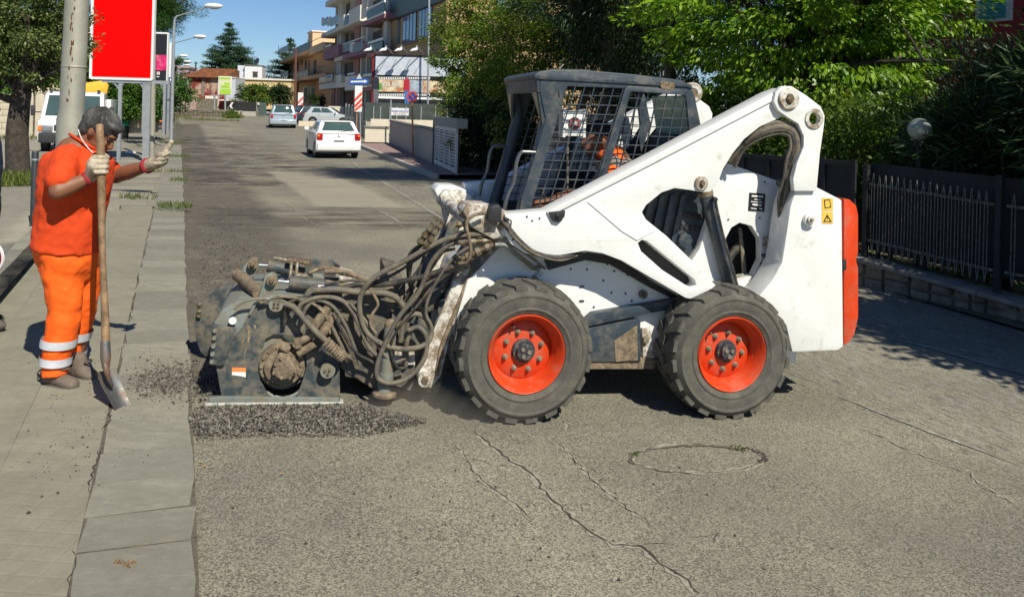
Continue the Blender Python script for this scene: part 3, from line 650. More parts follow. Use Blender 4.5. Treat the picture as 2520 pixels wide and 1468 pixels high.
# ---- cab
CW0, CW1 = .42, 1.30
cz = lambda zx, zy: (1141.7+.3334*zx, 146.8+.3334*zy)
SIDE = [cz(*p) for p in ((548,128),(1655,196),(1700,250),(1752,500),(1650,800),(1300,1250),(385,1250),(430,1010),(540,660),(605,440),(580,330))]
H1 = [cz(*p) for p in ((765,196),(1190,212),(1180,235),(985,930),(860,1150),(478,1150))]
H2 = [cz(*p) for p in ((1235,222),(1620,245),(1640,275),(1665,520),(1500,800),(1250,900),(1040,900))]
cab = lpl('cab', SIDE, CW0, CW0+.03, M_NAVY, loader, holes=[H1, H2], bevel=.004)
_sp = lpoly(SIDE, CW0); _h = [lpoly(H1, CW0), lpoly(H2, CW0)]
MB().prism(_sp, fnw, CW1-.03, CW1, _h).build('far_cab_side', M_NAVY, cab, local=True, bevel=.004)
def grille(wv):
    mb = MB()
    def L2(zx, zy): v = LO.v(*cz(zx, zy), CW0); v.y = wv; return v
    for k in range(0, 8):                                     # uprights of the front screen
        x0 = 752+k*72; y1 = 1150
        if x0 > 1215: continue
        mb.bar(L2(x0, 200), L2(x0-.304*(y1-200), y1), .0065, .012, up=(0,1,0))
    for k in range(14):
        y = 262+k*69; xl = 765-.304*(y-196); xr = 1200-.29*(y-200)
        mb.bar(L2(xl, y-2), L2(xr, y+8), .0065, .012, up=(0,1,0))
    for k in range(7):
        x0 = 1234+k*68; xe = x0-.27*560+k*16
        mb.bar(L2(x0, 225+k*3), L2(xe-40, 900), .0065, .012, up=(0,1,0))
    for k in range(9):
        y = 285+k*69; mb.bar(L2(1225-.28*(y-222), y-2), L2(1650+.05*(y-250), y+12), .0065, .012, up=(0,1,0))
    return mb.build('window_grille', M_NAVY, cab, local=True)
grille(CW0+.012); grille(CW1-.012)
lpl('door_frame_rail', [cz(*p) for p in ((1190,212),(1222,196),(1600,222),(1632,250),(1640,262),(1615,262),(1240,236),(1215,262),(1010,900),(978,900))], CW0-.014, CW0+.002, M_NAVY, cab, bevel=.005)
lpl('roof', [cz(*p) for p in ((525,140),(520,112),(560,86),(640,74),(920,80),(1250,108),(1600,150),(1680,188),(1700,222),(1650,205),(560,146))], CW0-.012, CW1+.012, M_NAVY, cab, bevel=.02)
lpl('roof_plate', [cz(*p) for p in ((640,70),(930,74),(935,84),(640,80))], CW0+.1, CW1-.1, M_NAVY, cab, bevel=.004)
lpl('roof_rust', [cz(*p) for p in ((1448,160),(1560,172),(1560,196),(1540,222),(1460,214),(1450,190))], CW0-.016, CW0-.010, M_RUST, cab, bevel=0)
for k in range(4): lpl('roof_drip', [cz(*p) for p in ((850+k*170,138+k*10),(945+k*170,144+k*10),(945+k*170,150+k*10),(850+k*170,144+k*10))], CW0-.012, CW0+.001, M_NAVY, cab, bevel=0)
for zx, zy, dx, dy in ((735,35,-30,34), (1470,85,0,34)): ltube('roof_stud', [(*cz(zx,zy), CW0+.2), (*cz(zx+dx,zy+dy), CW0+.2)], .006, M_NUT, cab)
for zx, zy in ((835,182),(1195,204),(612,690),(745,255)): lcyl('bolt_hole', *cz(zx,zy), CW0-.003, CW0+.002, .006, M_BLACK, cab, 8, 0)
lpl('side_slot', [cz(*p) for p in ((698,226),(708,226),(708,278),(698,278))], CW0-.004, CW0, M_BLACK, cab, bevel=.003)
# front: pillars, visor header, lamps, far pillar
for wv, sg in ((CW0, 1), (CW1-.09, 1)):
    pl_ = [Vector((a, 0, z)) for a, z in lpoly([cz(*p) for p in ((560,150),(590,300),(612,440),(555,660),(500,860),(430,1110),(410,1200))], CW0)]
    MB().tube([Vector((p.x+.015, wv+.045, p.z)) for p in pl_], [.045,.045,.045,.04,.04,.045,.045], 10).build('front_pillar', M_NAVY, cab, local=True, smooth=60)
hd0, hd1 = LO.q(*cz(545,128), CW0), LO.q(*cz(585,300), CW0)
MB().hexa([Vector((hd0[0], CW0, hd0[1]-.10)), Vector((hd0[0]+.03, CW0, hd0[1]-.10)), Vector((hd0[0]+.03, CW1, hd0[1]-.10)), Vector((hd0[0], CW1, hd0[1]-.10)),
           Vector((hd0[0]-.01, CW0, hd0[1])), Vector((hd0[0]+.03, CW0, hd0[1])), Vector((hd0[0]+.03, CW1, hd0[1])), Vector((hd0[0]-.01, CW1, hd0[1]))]).build('visor_header', M_NAVY, cab, local=True, bevel=.01)
for w0, w1 in ((CW0+.01, CW0+.20), (CW1-.01, CW1-.20)):
    xa, za = hd0; xb, zb = hd1
    pts = [Vector((xa, w0, za-.06)), Vector((xa, w1, za-.06)), Vector((xb+.01, w0, zb-.2))]
    MB().add(pts+[p+Vector((.02, 0, 0)) for p in pts], [(0,1,2),(5,4,3),(0,3,4,1),(1,4,5,2),(2,5,3,0)]).build('lamp_gusset', M_NAVY, cab, local=True)
    c = (pts[0]*.4+pts[1]*.25+pts[2]*.35); q = [c+(p-c)*.62+Vector((-.006, 0, 0)) for p in pts]
    MB().add(q+[p+Vector((.008, 0, 0)) for p in q], [(0,1,2),(5,4,3),(0,3,4,1),(1,4,5,2),(2,5,3,0)]).build('lamp_lens', mat('amber_lens', (.2, .16, .1), .2, var=.2), cab, local=True)
# cab floor, back wall, seat, rear glass, controls
ab, zb = LO.q(*cz(1700,300), CW0); af, zf = LO.q(*cz(450,1200), CW0)
MB().bb(af, ab+.02, CW0+.04, CW1-.04, zf-.1, zf).build('cab_floor', M_DARKIN, cab, local=True)
gl = [LO.v(*cz(1655,262), CW0+.06), LO.v(*cz(1700,620), CW0+.06)]
t0, t1 = gl; t0.y = t1.y = 0
def gq(k, y): p = t0.lerp(t1, k); return Vector((p.x, y, p.z))
MB().hexa([gq(1, CW0+.05), gq(1, CW1-.2), gq(1, CW1-.2)+Vector((.012,0,0)), gq(1, CW0+.05)+Vector((.012,0,0)), gq(0, CW0+.05), gq(0, CW1-.2), gq(0, CW1-.2)+Vector((.012,0,0)), gq(0, CW0+.05)+Vector((.012,0,0))]).build('rear_window', M_TEAL, cab, local=True)
MB().bb(t1.x, t1.x+.03, CW0+.04, CW1-.04, zf, t1.z).build('cab_back_wall', M_DARKIN, cab, local=True)
sx, sz = LO.q(*cz(1050,1000), CW0+.44)
MB().bb(sx-.1, sx+.4, CW0+.2, CW1-.2, sz-.16, sz-.02).build('seat', M_BLACK, cab, local=True, bevel=.03)
m_ = Matrix.Rotation(R(12), 3, 'Y'); MB().box((sx+.44, (CW0+CW1)/2, sz+.2), (.12, .46, .5), m=m_).build('seat_back', M_BLACK, cab, local=True, bevel=.03)
# lap-bar radio box on its stalk and lever
p = LO.v(*cz(800,470), CW0+.1); bx = MB().box(p, (.12, .09, .17)).build('control_box', M_PRINTW, cab, local=True, bevel=.01)
MB().lathe([(.042, -.05), (.038, -.062), (0, -.062)], p, (0, 1, 0), 20).build('box_dial', mat('dial_red', (.2, .06, .055), .5), bx, local=True); MB().lathe([(.012,-.06),(.012,-.072),(0,-.072)], p, (0,1,0), 10).build('dial_knob', M_PRINTW, bx, local=True)
for s in (-1, 1): MB().box(p+Vector((s*.07, 0, 0)), (.02, .1, .19)).build('box_rim', M_PRINTW, bx, local=True, bevel=.004)
ltube('box_stalk', [(*cz(770,560), CW0+.1), (*cz(765,700), CW0+.1), (*cz(765,1050), CW0+.12)], .008, M_NUT, cab)
for px_, w_ in ((0, CW0+.02), (1, CW1-.02)):
    pts = [LO.v(*cz(*p), CW0) for p in ((548,690),(470,682),(425,690),(395,760),(375,900),(330,1000),(305,1110))]
    for q in pts: q.y = w_
    pts[0].x += .03; MB().tube(spline(pts, 5), .013, 9).build('grab_rail', mat('rail_steel', (.16, .16, .16), .3, .7, var=.15), cab, local=True, smooth=60)
ltube('left_lever', [(*cz(640,1100), CW0+.15), (*cz(590,1000), CW0+.15), (*cz(575,950), CW0+.15)], .014, M_BLACK, cab)
ltube('right_lever', [(*cz(640,1100), CW1-.2), (*cz(590,1000), CW1-.2), (*cz(575,950), CW1-.2)], .014, M_BLACK, cab)
# ------------------------------------------------------------------ walls, fences and buildings
ROADF = math.atan2(-RD.y, -RD.x)            # facades that look onto the road: a runs towards the camera side, w away from the road
M_STONEW = mat('rubble_stone', (.2, .17, .125), .95, var=.4, vs=5, dirt=(.09, .08, .06), damt=.4, ds=6, bump=1, bs=18)
M_COPE = mat('coping_slab', (.2, .19, .165), .9, var=.3, vs=5, bump=.6, bs=20)
M_IRON = mat('green_grey_iron', (.15, .165, .145), .6, .3, var=.3, vs=20, dirt=(.12, .08, .05), damt=.35, ds=25)
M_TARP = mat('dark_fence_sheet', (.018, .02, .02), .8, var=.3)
M_GLOBE = mat('frosted_globe', (.42, .46, .38), .25, var=.08, trans=.35, spec=.5)
def pbox(pl, x0, y0, x1, y1, w0, w1, mb=None):
    mb = mb or MB(); xm, ym = (x0+x1)/2, (y0+y1)/2
    a0, a1 = pl.q(x0, ym, w0)[0], pl.q(x1, ym, w0)[0]; z0, z1 = pl.q(xm, y1, w0)[1], pl.q(xm, y0, w0)[1]
    return mb.bb(min(a0, a1), max(a0, a1), min(w0, w1), max(w0, w1), min(z0, z1), max(z0, z1))
def lthing(name, label, cat, pl, group=None):
    t = thing(name, label, cat, pl.o, pl.ang, group); OFF[t.name] = Vector(); return t
def pb_(t, name, pl, x0, y0, x1, y1, w0, w1, m, parent=None, bevel=0): return pbox(pl, x0, y0, x1, y1, w0, w1).build(name, m, parent or t, local=True, bevel=bevel, smooth=30)

# -- raised island on the left
isl_ = struct(grid_sheet('raised_pavement', rng(2.2, 18, .5), rng(-8, -1.66, .6)+[-1.66], lambda a, c: RF(a, c, .11), M_PAVE))
for i in range(26):
    stone('kerb_stone', 2.2+i*.6+.006, 2.2+(i+1)*.6-.006, -1.68, -1.54, .115, M_KERB, isl_, .006, .1, 5000+i, .012)

# -- garden wall and picket fence on the right
WA, WB = G(2120, 705), G(2520, 800); WA.z = gz(WA.x, WA.y)
FPl = Plane(WA, math.atan2(WB.y-WA.y, WB.x-WA.x))
gw = lthing('garden_wall', 'low rough stone wall with flat coping under the picket fence', 'wall', FPl)
zt = FPl.q(2120, 646)[1]; zsl = (FPl.q(2500, 752)[1]-zt)/(FPl.q(2500, 752)[0])
def wz(a): return zt+zsl*a
A0, A1 = -3.2, 5.2
mb = MB(); mb.hexa([Vector(p) for p in ((A0,.04,-.5),(A1,.04,-.5),(A1,.3,-.5),(A0,.3,-.5),(A0,.04,wz(A0)),(A1,.04,wz(A1)),(A1,.3,wz(A1)),(A0,.3,wz(A0)))]); mb.build('wall_core', M_STONEW, gw, local=True)
rr = random.Random(9); a = A0
while a < A1:                                # irregular facing stones, two rough courses
    l = rr.uniform(.16, .34); cut = rr.uniform(.4, .6)
    for k in range(2):
        z0 = -.35 if k == 0 else wz(a)*cut; z1 = wz(a)*cut-.008 if k == 0 else wz(a)-.004
        j = lambda s=.012: rr.uniform(-s, s)
        mb = MB(); f0 = [(a+.006+j(), z0), (a+l-.006+j(), z0+j()), (a+l-.006+j(), z1+j()), (a+.006+j(), z1+j())]; y0 = rr.uniform(-.012, .012)
        mb.hexa([Vector((f0[0][0], .06, f0[0][1])), Vector((f0[1][0], .06, f0[1][1])), Vector((f0[2][0], .06, f0[2][1])), Vector((f0[3][0], .06, f0[3][1])), Vector((f0[0][0]+.015, y0, f0[0][1]+.012)), Vector((f0[1][0]-.015, y0, f0[1][1]+.012)), Vector((f0[2][0]-.015, y0, f0[2][1]-.012)), Vector((f0[3][0]+.015, y0, f0[3][1]-.012))]); mb.build('stone', M_STONEW, gw, local=True, bevel=.008)
    a += l
a = A0; k = 0
while a < A1:
    l = rr.uniform(.5, .8); mb = MB(); mb.hexa([Vector(p) for p in ((a+.004,-.05,wz(a)),(a+l-.004,-.05+rr.uniform(-.01,.01),wz(a+l)),(a+l-.004,.34,wz(a+l)),(a+.004,.34,wz(a)),(a+.004,-.05,wz(a)+.05),(a+l-.004,-.05,wz(a+l)+.05),(a+l-.004,.34,wz(a+l)+.05),(a+.004,.34,wz(a)+.05))]); mb.build('coping_slab', M_COPE, gw, local=True, bevel=.008); a += l
fence = lthing('picket_fence', 'grey green iron picket fence with arrow points in the shade', 'fence', FPl)
def picket(a, z0, z1, parent):
    h = .018; mb = MB()
    for s in (-1, 1):
        mb.tube([(a, .12, z0), (a+s*h, .12, z0+.15), (a+s*h, .12, z1-.15), (a, .12, z1)], .0065, 6)
    mb.box((a, .12, z1-.14), (.05, .014, .012)).box((a, .12, z0+.14), (.05, .014, .012)); return mb.build('picket', M_IRON, parent, local=True, smooth=60)
aL, zT0 = FPl.q(2150, 427, .12); aR, zT1 = FPl.q(2428, 470, .12); zB0 = FPl.q(2143, 618, .12)[1]; zB1 = FPl.q(2416, 692, .12)[1]
for i in range(18):
    t = i/17; picket(aL+(aR-aL)*t, zB0+(zB1-zB0)*t, zT0+(zT1-zT0)*t, fence)
for f0 in (.14, .86):
    mb = MB(); mb.bar((aL-.08, .135, zB0+(zT0-zB0)*f0), (aR+.08, .135, zB1+(zT1-zB1)*f0), .012, .03); mb.build('rail', M_IRON, fence, local=True)
for i in range(7):
    t = i/6; picket(aR+.28+1.0*t, zB1-.02*t, zT1-.02*t, fence)
for f0 in (.14, .86): MB().bar((aR+.2, .135, zB1+(zT1-zB1)*f0), (aR+1.4, .135, zB1-.02+(zT1-zB1)*f0), .012, .03).build('rail', M_IRON, fence, local=True)
for a in (aL-.1, aR+.13): MB().bb(a-.03, a+.03, .1, .16, 0, zT0+.1).build('post', M_TARP, fence, local=True)
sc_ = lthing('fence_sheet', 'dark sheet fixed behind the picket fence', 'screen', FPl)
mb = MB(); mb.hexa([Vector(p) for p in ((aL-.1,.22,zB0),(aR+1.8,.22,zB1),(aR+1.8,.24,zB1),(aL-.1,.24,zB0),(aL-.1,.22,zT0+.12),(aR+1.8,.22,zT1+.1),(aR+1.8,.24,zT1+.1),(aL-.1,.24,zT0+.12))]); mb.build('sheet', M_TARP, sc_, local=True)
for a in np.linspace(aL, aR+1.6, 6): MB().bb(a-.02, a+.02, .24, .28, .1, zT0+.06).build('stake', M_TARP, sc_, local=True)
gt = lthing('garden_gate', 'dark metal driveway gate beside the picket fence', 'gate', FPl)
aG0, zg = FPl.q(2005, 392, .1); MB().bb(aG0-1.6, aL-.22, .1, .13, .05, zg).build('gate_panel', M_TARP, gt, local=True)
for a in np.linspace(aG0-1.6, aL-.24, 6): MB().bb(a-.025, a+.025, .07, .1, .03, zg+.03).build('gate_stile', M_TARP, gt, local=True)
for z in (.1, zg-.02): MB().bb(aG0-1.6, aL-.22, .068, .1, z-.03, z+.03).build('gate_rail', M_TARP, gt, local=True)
gc = P(2262, 318, 9.7); gl_ = thing('globe_lamp', 'frosted glass globe lamp on a dark post behind the picket fence', 'lamp', (gc.x, gc.y, gz(gc.x, gc.y)-.03))
MB().ball(gc, .132, 24, 16).build('globe', M_GLOBE, gl_, smooth=60); MB().cyl((gc.x, gc.y, gc.z-.06), (gc.x, gc.y, gc.z+.05), .03).build('bulb', mat('bulb_white', (.7, .7, .68), .4), gl_)
MB().cyl((gc.x, gc.y, gc.z-.2), (gc.x, gc.y, gc.z-.13), .07, .055).build('collar', M_TARP, gl_); MB().cyl((gc.x, gc.y, gz(gc.x, gc.y)-.05), (gc.x, gc.y, gc.z-.18), .03).build('post', M_TARP, gl_)

# -- dark gate pillars seen through the cab, behind the loader
for i, (u_, lab) in enumerate(((14.6, 'beige gate pillar with house number behind the loader cab'), (12.2, 'beige gate pillar behind the caged cab window'))):
    p = RF(u_, 8.1); t = thing('gate_pillar', lab, 'pillar', p, ROADF); OFF[t.name] = Vector()
    MB().bb(-.28, .28, 0, .5, -.05, 1.75).build('shaft', mat('beige_render', (.42, .33, .25), .9, var=.12), t, local=True, bevel=.01); MB().bb(-.34, .34, -.06, .56, 1.75, 1.85).build('cap', M_COPE, t, local=True, bevel=.01); MB().bb(-.33, .33, -.04, .54, -.05, .4).build('plinth', M_COPE, t, local=True, bevel=.01)
    if i == 0:
        MB().bb(-.16, .12, -.012, 0, 1.42, 1.62).build('number_plate', M_TARP, t, local=True)
        text_mesh('number', '58', mat('number_white', (.5, .5, .48), .6), .16, Matrix.Translation((-.02, -.014, 1.52))@Matrix.Rotation(R(90), 4, 'X'), t)

# -- red house behind the garden
RP = Plane(P(2400, 300, 19), ROADF); RP.o.z = gz(RP.o.x, RP.o.y)
M_REDW = mat('red_render', (.3, .03, .03), .85, var=.12, vs=1.5); M_SHUT = mat('teal_shutter', (.06, .33, .32), .6); M_PSH = mat('pink_shutter', (.5, .33, .27), .6)
rh = lthing('red_house', 'dark red house with teal shutters above the garden trees', 'house', RP)
a0, a1 = RP.q(2180, 100)[0]-3, RP.q(2600, 100)[0]+3
MB().bb(a0, a1, 0, 8, -.1, 8.5).build('wall', M_REDW, rh, local=True); MB().bb(a0-.3, a1+.3, -.5, 8.3, 8.5, 8.75).build('roof', mat('roof_slab', (.3, .26, .22), .9), rh, local=True)
for (x0, y0, x1, y1, m) in ((2415,-60,2475,46,M_SHUT), (2225,-60,2285,38,M_PSH)):
    f = pbox(RP, x0-14, y0-10, x1+14, y1+8, -.06, .02).build('window', mat('frame_white', (.62, .62, .6), .6), rh, local=True)
    pbox(RP, x0, y0, x1, y1, -.075, -.05).build('shutter', m, f, local=True)
    za, zb_ = RP.q(x0, y1)[1], RP.q(x0, y0)[1]; aa, ab_ = RP.q(x0, 0)[0], RP.q(x1, 0)[0]
    mb = MB()
    for z in np.arange(za, zb_, .09): mb.bb(aa+.02, ab_-.02, -.095, -.07, z, z+.06)
    stuff(mb.build('slat', m, f, local=True))
vp = pbox(RP, 2335, 398, 2480, 452, -2.5, -2.45).build('white_mesh_panel', mat('white_mesh', (.6, .6, .58), .7), None, local=True); vp.location = RP.o; vp.rotation_euler[2] = RP.ang; tag(vp, 'white mesh panel glimpsed behind the oleander', 'panel')

# -- yellow brick building behind the climbing shrub
def brick_mat():
    m, N, L, b = nodes('yellow_brick'); nb = NB(N, L); tc = N.new('ShaderNodeTexCoord'); mp = N.new('ShaderNodeMapping'); L.new(tc.outputs['Object'], mp.inputs[0])
    sp = N.new('ShaderNodeSeparateXYZ'); L.new(tc.outputs['Object'], sp.inputs[0]); cb = N.new('ShaderNodeCombineXYZ'); L.new(nb.math('ADD', sp.outputs[0], sp.outputs[1]), cb.inputs[0]); L.new(sp.outputs[2], cb.inputs[1])
    br = N.new('ShaderNodeTexBrick'); br.inputs['Scale'].default_value = 1; br.inputs['Brick Width'].default_value = .26; br.inputs['Row Height'].default_value = .09; br.inputs['Mortar Size'].default_value = .01
    br.inputs['Color1'].default_value = (.5, .32, .15, 1); br.inputs['Color2'].default_value = (.42, .27, .12, 1); br.inputs['Mortar'].default_value = (.34, .26, .16, 1); L.new(cb.outputs[0], br.inputs[0])
    L.new(br.outputs[0], b.inputs['Base Color']); b.inputs['Roughness'].default_value = .9; return m
M_BRICK = brick_mat(); M_TEALW = mat('teal_fascia', (.13, .19, .18), .7, var=.1); M_GLASSB = mat('blue_curtain_glass', (.12, .22, .36), .12, var=.3, vs=3); M_FRAME = mat('dark_window_frame', (.03, .035, .04), .5)
bo = RF(45.6, 15.2); BPl = Plane(bo, ROADF)                       # street facade starts at this corner and runs back (negative a)
bb = lthing('brick_building', 'yellow brick building with dark teal fascia behind the climbing shrub', 'building', BPl)
MB().bb(-17.5, 0, 0, 12, -.1, 10.4).build('wall', M_BRICK, bb, local=True)
MB().bb(-17.7, .2, -.15, 12.2, 10.4, 13.5).build('fascia', M_TEALW, bb, local=True, bevel=.02)
pb_(bb, 'corner_strip', BPl, 944, -80, 953, 190, -.35, -.02, mat('white_render', (.62, .6, .54), .85))
zt1 = BPl.q(960, 48)[1]; MB().bb(-17.55, .05, -.2, -.16, zt1-.1, zt1+2.5).build('fascia_band', M_TEALW, bb, local=True); MB().bb(-17.56, .06, -.22, 0, zt1-.22, zt1-.1).build('drip_edge', M_FRAME, bb, local=True)
for (x0, y0, x1, y1) in ((991,28,1024,104), (1030,18,1062,92)):
    f = pb_(bb, 'window', BPl, x0, y0, x1, y1, -.05, .03, M_FRAME)
    w_ = (x1-x0)/4
    for k in range(4): pbox(BPl, x0+k*w_+1, y0+4-k*1.5, x0+(k+1)*w_-1.2, y1-3-k*.6, -.07, -.04).build('pane', M_GLASSB, f, local=True)
    pbox(BPl, x0-3, y1, x1+3, y1+3, -.15, 0).build('sill', M_COPE, f, local=True)
pb_(bb, 'window', BPl, 977, 38, 984, 108, -.04, .02, M_FRAME)
e0 = Plane(RF(45.6, 15.2), ROAD_ANG)                              # lit end wall
for (x0, y0, x1, y1) in ((1222,-30,1280,36), (1310,-30,1345,40)):
    mb = MB(); pbox(e0, x0, y0, x1, y1, -.06, .03, mb); o = mb.build('window', M_FRAME, None, local=True); o.parent = bb
    # end-wall coordinates -> building axes
    for v in o.data.vertices:
        p = e0.o+e0.A*v.co.x+e0.W*v.co.y+Vector((0, 0, v.co.z))-BPl.o; v.co = (p.dot(BPl.A), p.dot(BPl.W), p.z)
    mb = MB(); pbox(e0, x0+4, y0+4, x1-4, y1-4, -.08, -.05, mb); g = mb.build('pane', M_GLASSB, None, local=True); g.parent = o
    for v in g.data.vertices:
        p = e0.o+e0.A*v.co.x+e0.W*v.co.y+Vector((0, 0, v.co.z))-BPl.o; v.co = (p.dot(BPl.A), p.dot(BPl.W), p.z)

# -- pink and white apartment block with balconies
M_BEIGE = mat('beige_facade', (.44, .36, .25), .9, var=.08, vs=.8); M_MAUVE = mat('mauve_render', (.30, .15, .19), .85, var=.08); M_BWHITE = mat('balcony_white', (.72, .68, .6), .85, var=.06); M_SALMON = mat('salmon_pillar', (.42, .2, .16), .85)
M_DGLASS = mat('dark_glass', (.015, .035, .035), .35, var=.2, spec=.2); M_GGLASS = mat('green_glass', (.08, .14, .13), .3, var=.2, spec=.3); M_DOORB = mat('dark_shutter', (.06, .045, .03), .7)
APl = Plane(P(870, 250, 80), ROADF); APl.o.z = gz(APl.o.x, APl.o.y)
ap = lthing('apartment_block', 'pink and white apartment block with stacked glass balconies', 'building', APl)
aa0, aa1 = APl.q(824, 100)[0], APl.q(960, 100)[0]; ztop = APl.q(870, -70)[1]
MB().bb(aa0, APl.q(946, 100)[0], 0, 9, -.3, ztop).build('wall', M_BEIGE, ap, local=True)
for x0, x1, m in ((835,839,M_BWHITE),(873,884,M_SALMON),(888,891,M_BWHITE),(901,904,M_BWHITE),(830,833,M_BWHITE)): pb_(ap, 'pillar', APl, x0, -70, x1, 262, -.5, .01, m)
for (x0,y0,x1,y1) in ((845,85,858,112),(862,82,871,112),(918,78,935,104),(938,72,943,100),(843,158,856,186),(858,154,868,184),(912,150,926,182),(848,12,860,34),(918,0,940,12),(906,150,911,182),(840,225,868,262)): pb_(ap, 'window', APl, x0, y0, x1, y1, -.04, .02, M_DOORB)
def balcony(x0, x1, slab, top, m, wdep, panels, rail=None):
    b = pb_(ap, 'balcony', APl, x0, slab[0], x1, slab[1], -wdep, 0, m)
    for (p0, p1, q0, q1, mm) in panels: pbox(APl, p0, q0, p1, q1, -wdep-.05, -wdep+.06).build('balcony_panel', mm, b, local=True)
    if rail: pbox(APl, rail[0], rail[2], rail[1], rail[3], -wdep-.06, -wdep+.06).build('balcony_rail', mat('rail_white', (.75, .74, .7), .5), b, local=True)
    return b
balcony(801, 830, (-4, 8), -10, M_BWHITE, 1.4, [])
balcony(791, 884, (62, 73), 40, M_BWHITE, 1.4, [(791,794,44,62,M_BWHITE),(794,805,45,62,M_GGLASS),(805,813,43,63,M_BWHITE),(813,832,41,61,M_GGLASS),(832,846,40,62,M_BWHITE),(847,856,40,60,M_DGLASS),(858,886,20,56,M_BWHITE)], (848,856,36,40))
balcony(889, 944, (43, 55), 18, M_MAUVE, 1.6, [(903,945,19,38,M_DGLASS),(889,902,22,44,M_BWHITE),(903,945,38,43,M_BWHITE)], (903,945,11,16))
balcony(796, 833, (116, 143), 115, M_MAUVE, 1.5, [(796,815,116,125,M_SALMON)], (799,814,111,115))
balcony(823, 884, (133, 144), 133, M_BWHITE, 1.2, [])
balcony(842, 903, (127, 138), 104, M_MAUVE, 1.6, [(842,846,106,128,M_MAUVE),(846,861,107,127,M_DGLASS),(861,868,105,128,M_BWHITE),(868,893,105,127,M_DGLASS),(893,903,105,128,M_MAUVE)], (843,896,99,101))
balcony(902, 940, (127, 138), 107, M_SALMON, 1.6, [(906,941,107,124,M_DGLASS),(902,906,105,128,M_MAUVE)], (905,941,98,104))  # sunlit end of the mauve balcony, light put into a paler front colour
b = balcony(785, 852, (204, 217), 186, M_BWHITE, 1.4, [(785,788,186,205,M_BWHITE),(788,799,187,204,M_GGLASS),(799,827,186,204,M_DGLASS),(827,840,185,206,M_BWHITE),(840,850,186,203,M_DGLASS)])
pbox(APl, 800, 185, 817, 200, -1.55, -1.46).build('banner', mat('banner_white', (.6, .62, .66), .7), b, local=True); pbox(APl, 801, 194, 815, 198, -1.565, -1.54).build('banner_print', mat('banner_yellow', (.6, .5, .1), .7), b, local=True); pbox(APl, 803, 188, 814, 191, -1.565, -1.54).build('banner_print', mat('banner_blue', (.05, .07, .25), .7), b, local=True)
balcony(849, 875, (187, 222), 187, M_BWHITE, 1.9, [], (854,871,180,184)); balcony(893, 914, (213, 223), 190, M_SALMON, 1.6, [(893,914,190,209,M_DGLASS),(893,914,209,213,M_BWHITE)], (894,914,182,188))
pb_(ap, 'shop_front', APl, 815, 225, 930, 268, -.06, .02, mat('shop_dark', (.05, .02, .02), .6))
for x in (819, 827): pb_(ap, 'column', APl, x, 217, x+2.4, 264, -1.3, -1.1, M_SALMON)

# -- orange house with roof terrace
OPl = Plane(P(770, 252, 105), ROADF); OPl.o.z = gz(OPl.o.x, OPl.o.y)
M_ORW = mat('orange_render', (.56, .33, .17), .9, var=.08, vs=.8); M_ORL = mat('peach_render', (.66, .47, .29), .9, var=.05)
oh = lthing('orange_house', 'orange three storey house with roof terrace and dark railing panels', 'house', OPl)
MB().bb(OPl.q(709, 160)[0], OPl.q(835, 160)[0], 0, 9, -.3, OPl.q(770, 133)[1]).build('wall', M_ORW, oh, local=True)
a_0, a_1 = OPl.q(741, 90)[0], OPl.q(826, 90)[0]; z0_, z1_ = OPl.q(770, 134)[1], OPl.q(755, 75)[1]
MB().bb(a_0, a_0+4.2, 1, 9, z0_, z1_).build('penthouse', M_ORL, oh, local=True); MB().bb(a_0-.15, a_0+4.35, .85, 9.1, z1_, z1_+.18).build('penthouse_coping', M_BWHITE, oh, local=True)
for (x0, x1, y0, y1, pan) in ((685, 800, 128, 136, [(686,710,116,129,M_DGLASS),(719,761,112,129,M_DGLASS),(762,796,110,129,M_ORL)]), (690, 800, 190, 198, [(690,709,176,190,M_DGLASS),(722,758,175,190,M_DGLASS)])):
    b = pb_(oh, 'balcony', OPl, x0, y0, x1, y1, -1.6, .0, M_ORW)
    for (p0, p1, q0, q1, mm) in pan: pbox(OPl, p0, q0, p1, q1, -1.62, -1.54).build('railing_panel', mm, b, local=True)
    pbox(OPl, x0, y0-15, x1, y0-14, -1.62, -1.56).build('railing_bar', M_FRAME, b, local=True)
    for x in range(x0, x1, 13): pbox(OPl, x, y0-15, x+.8, y0, -1.61, -1.57).build('railing_post', M_FRAME, b, local=True)
for (x0,y0,x1,y1) in ((714,150,719,190),(729,152,734,174),(750,150,754,176),(759,150,761,176),(771,148,777,190),(740,146,744,160)): pb_(oh, 'window', OPl, x0, y0, x1, y1, -.05, .02, M_DOORB)
for (x0, x1) in ((712,717),(725,733),(748,756),(766,774)): 
    f = pb_(oh, 'window', OPl, x0-2, 214, x1+2, 250, -.06, .02, M_BWHITE); pbox(OPl, x0, 216, x1, 250, -.09, -.05).build('shutter', M_DOORB, f, local=True)
for x in (739, 758): MB().cyl(OPl.v(x, 128, -.5), OPl.v(x, 98 if x > 750 else 112, -.5), .05).build('chimney_pipe', M_FRAME, oh, local=True)

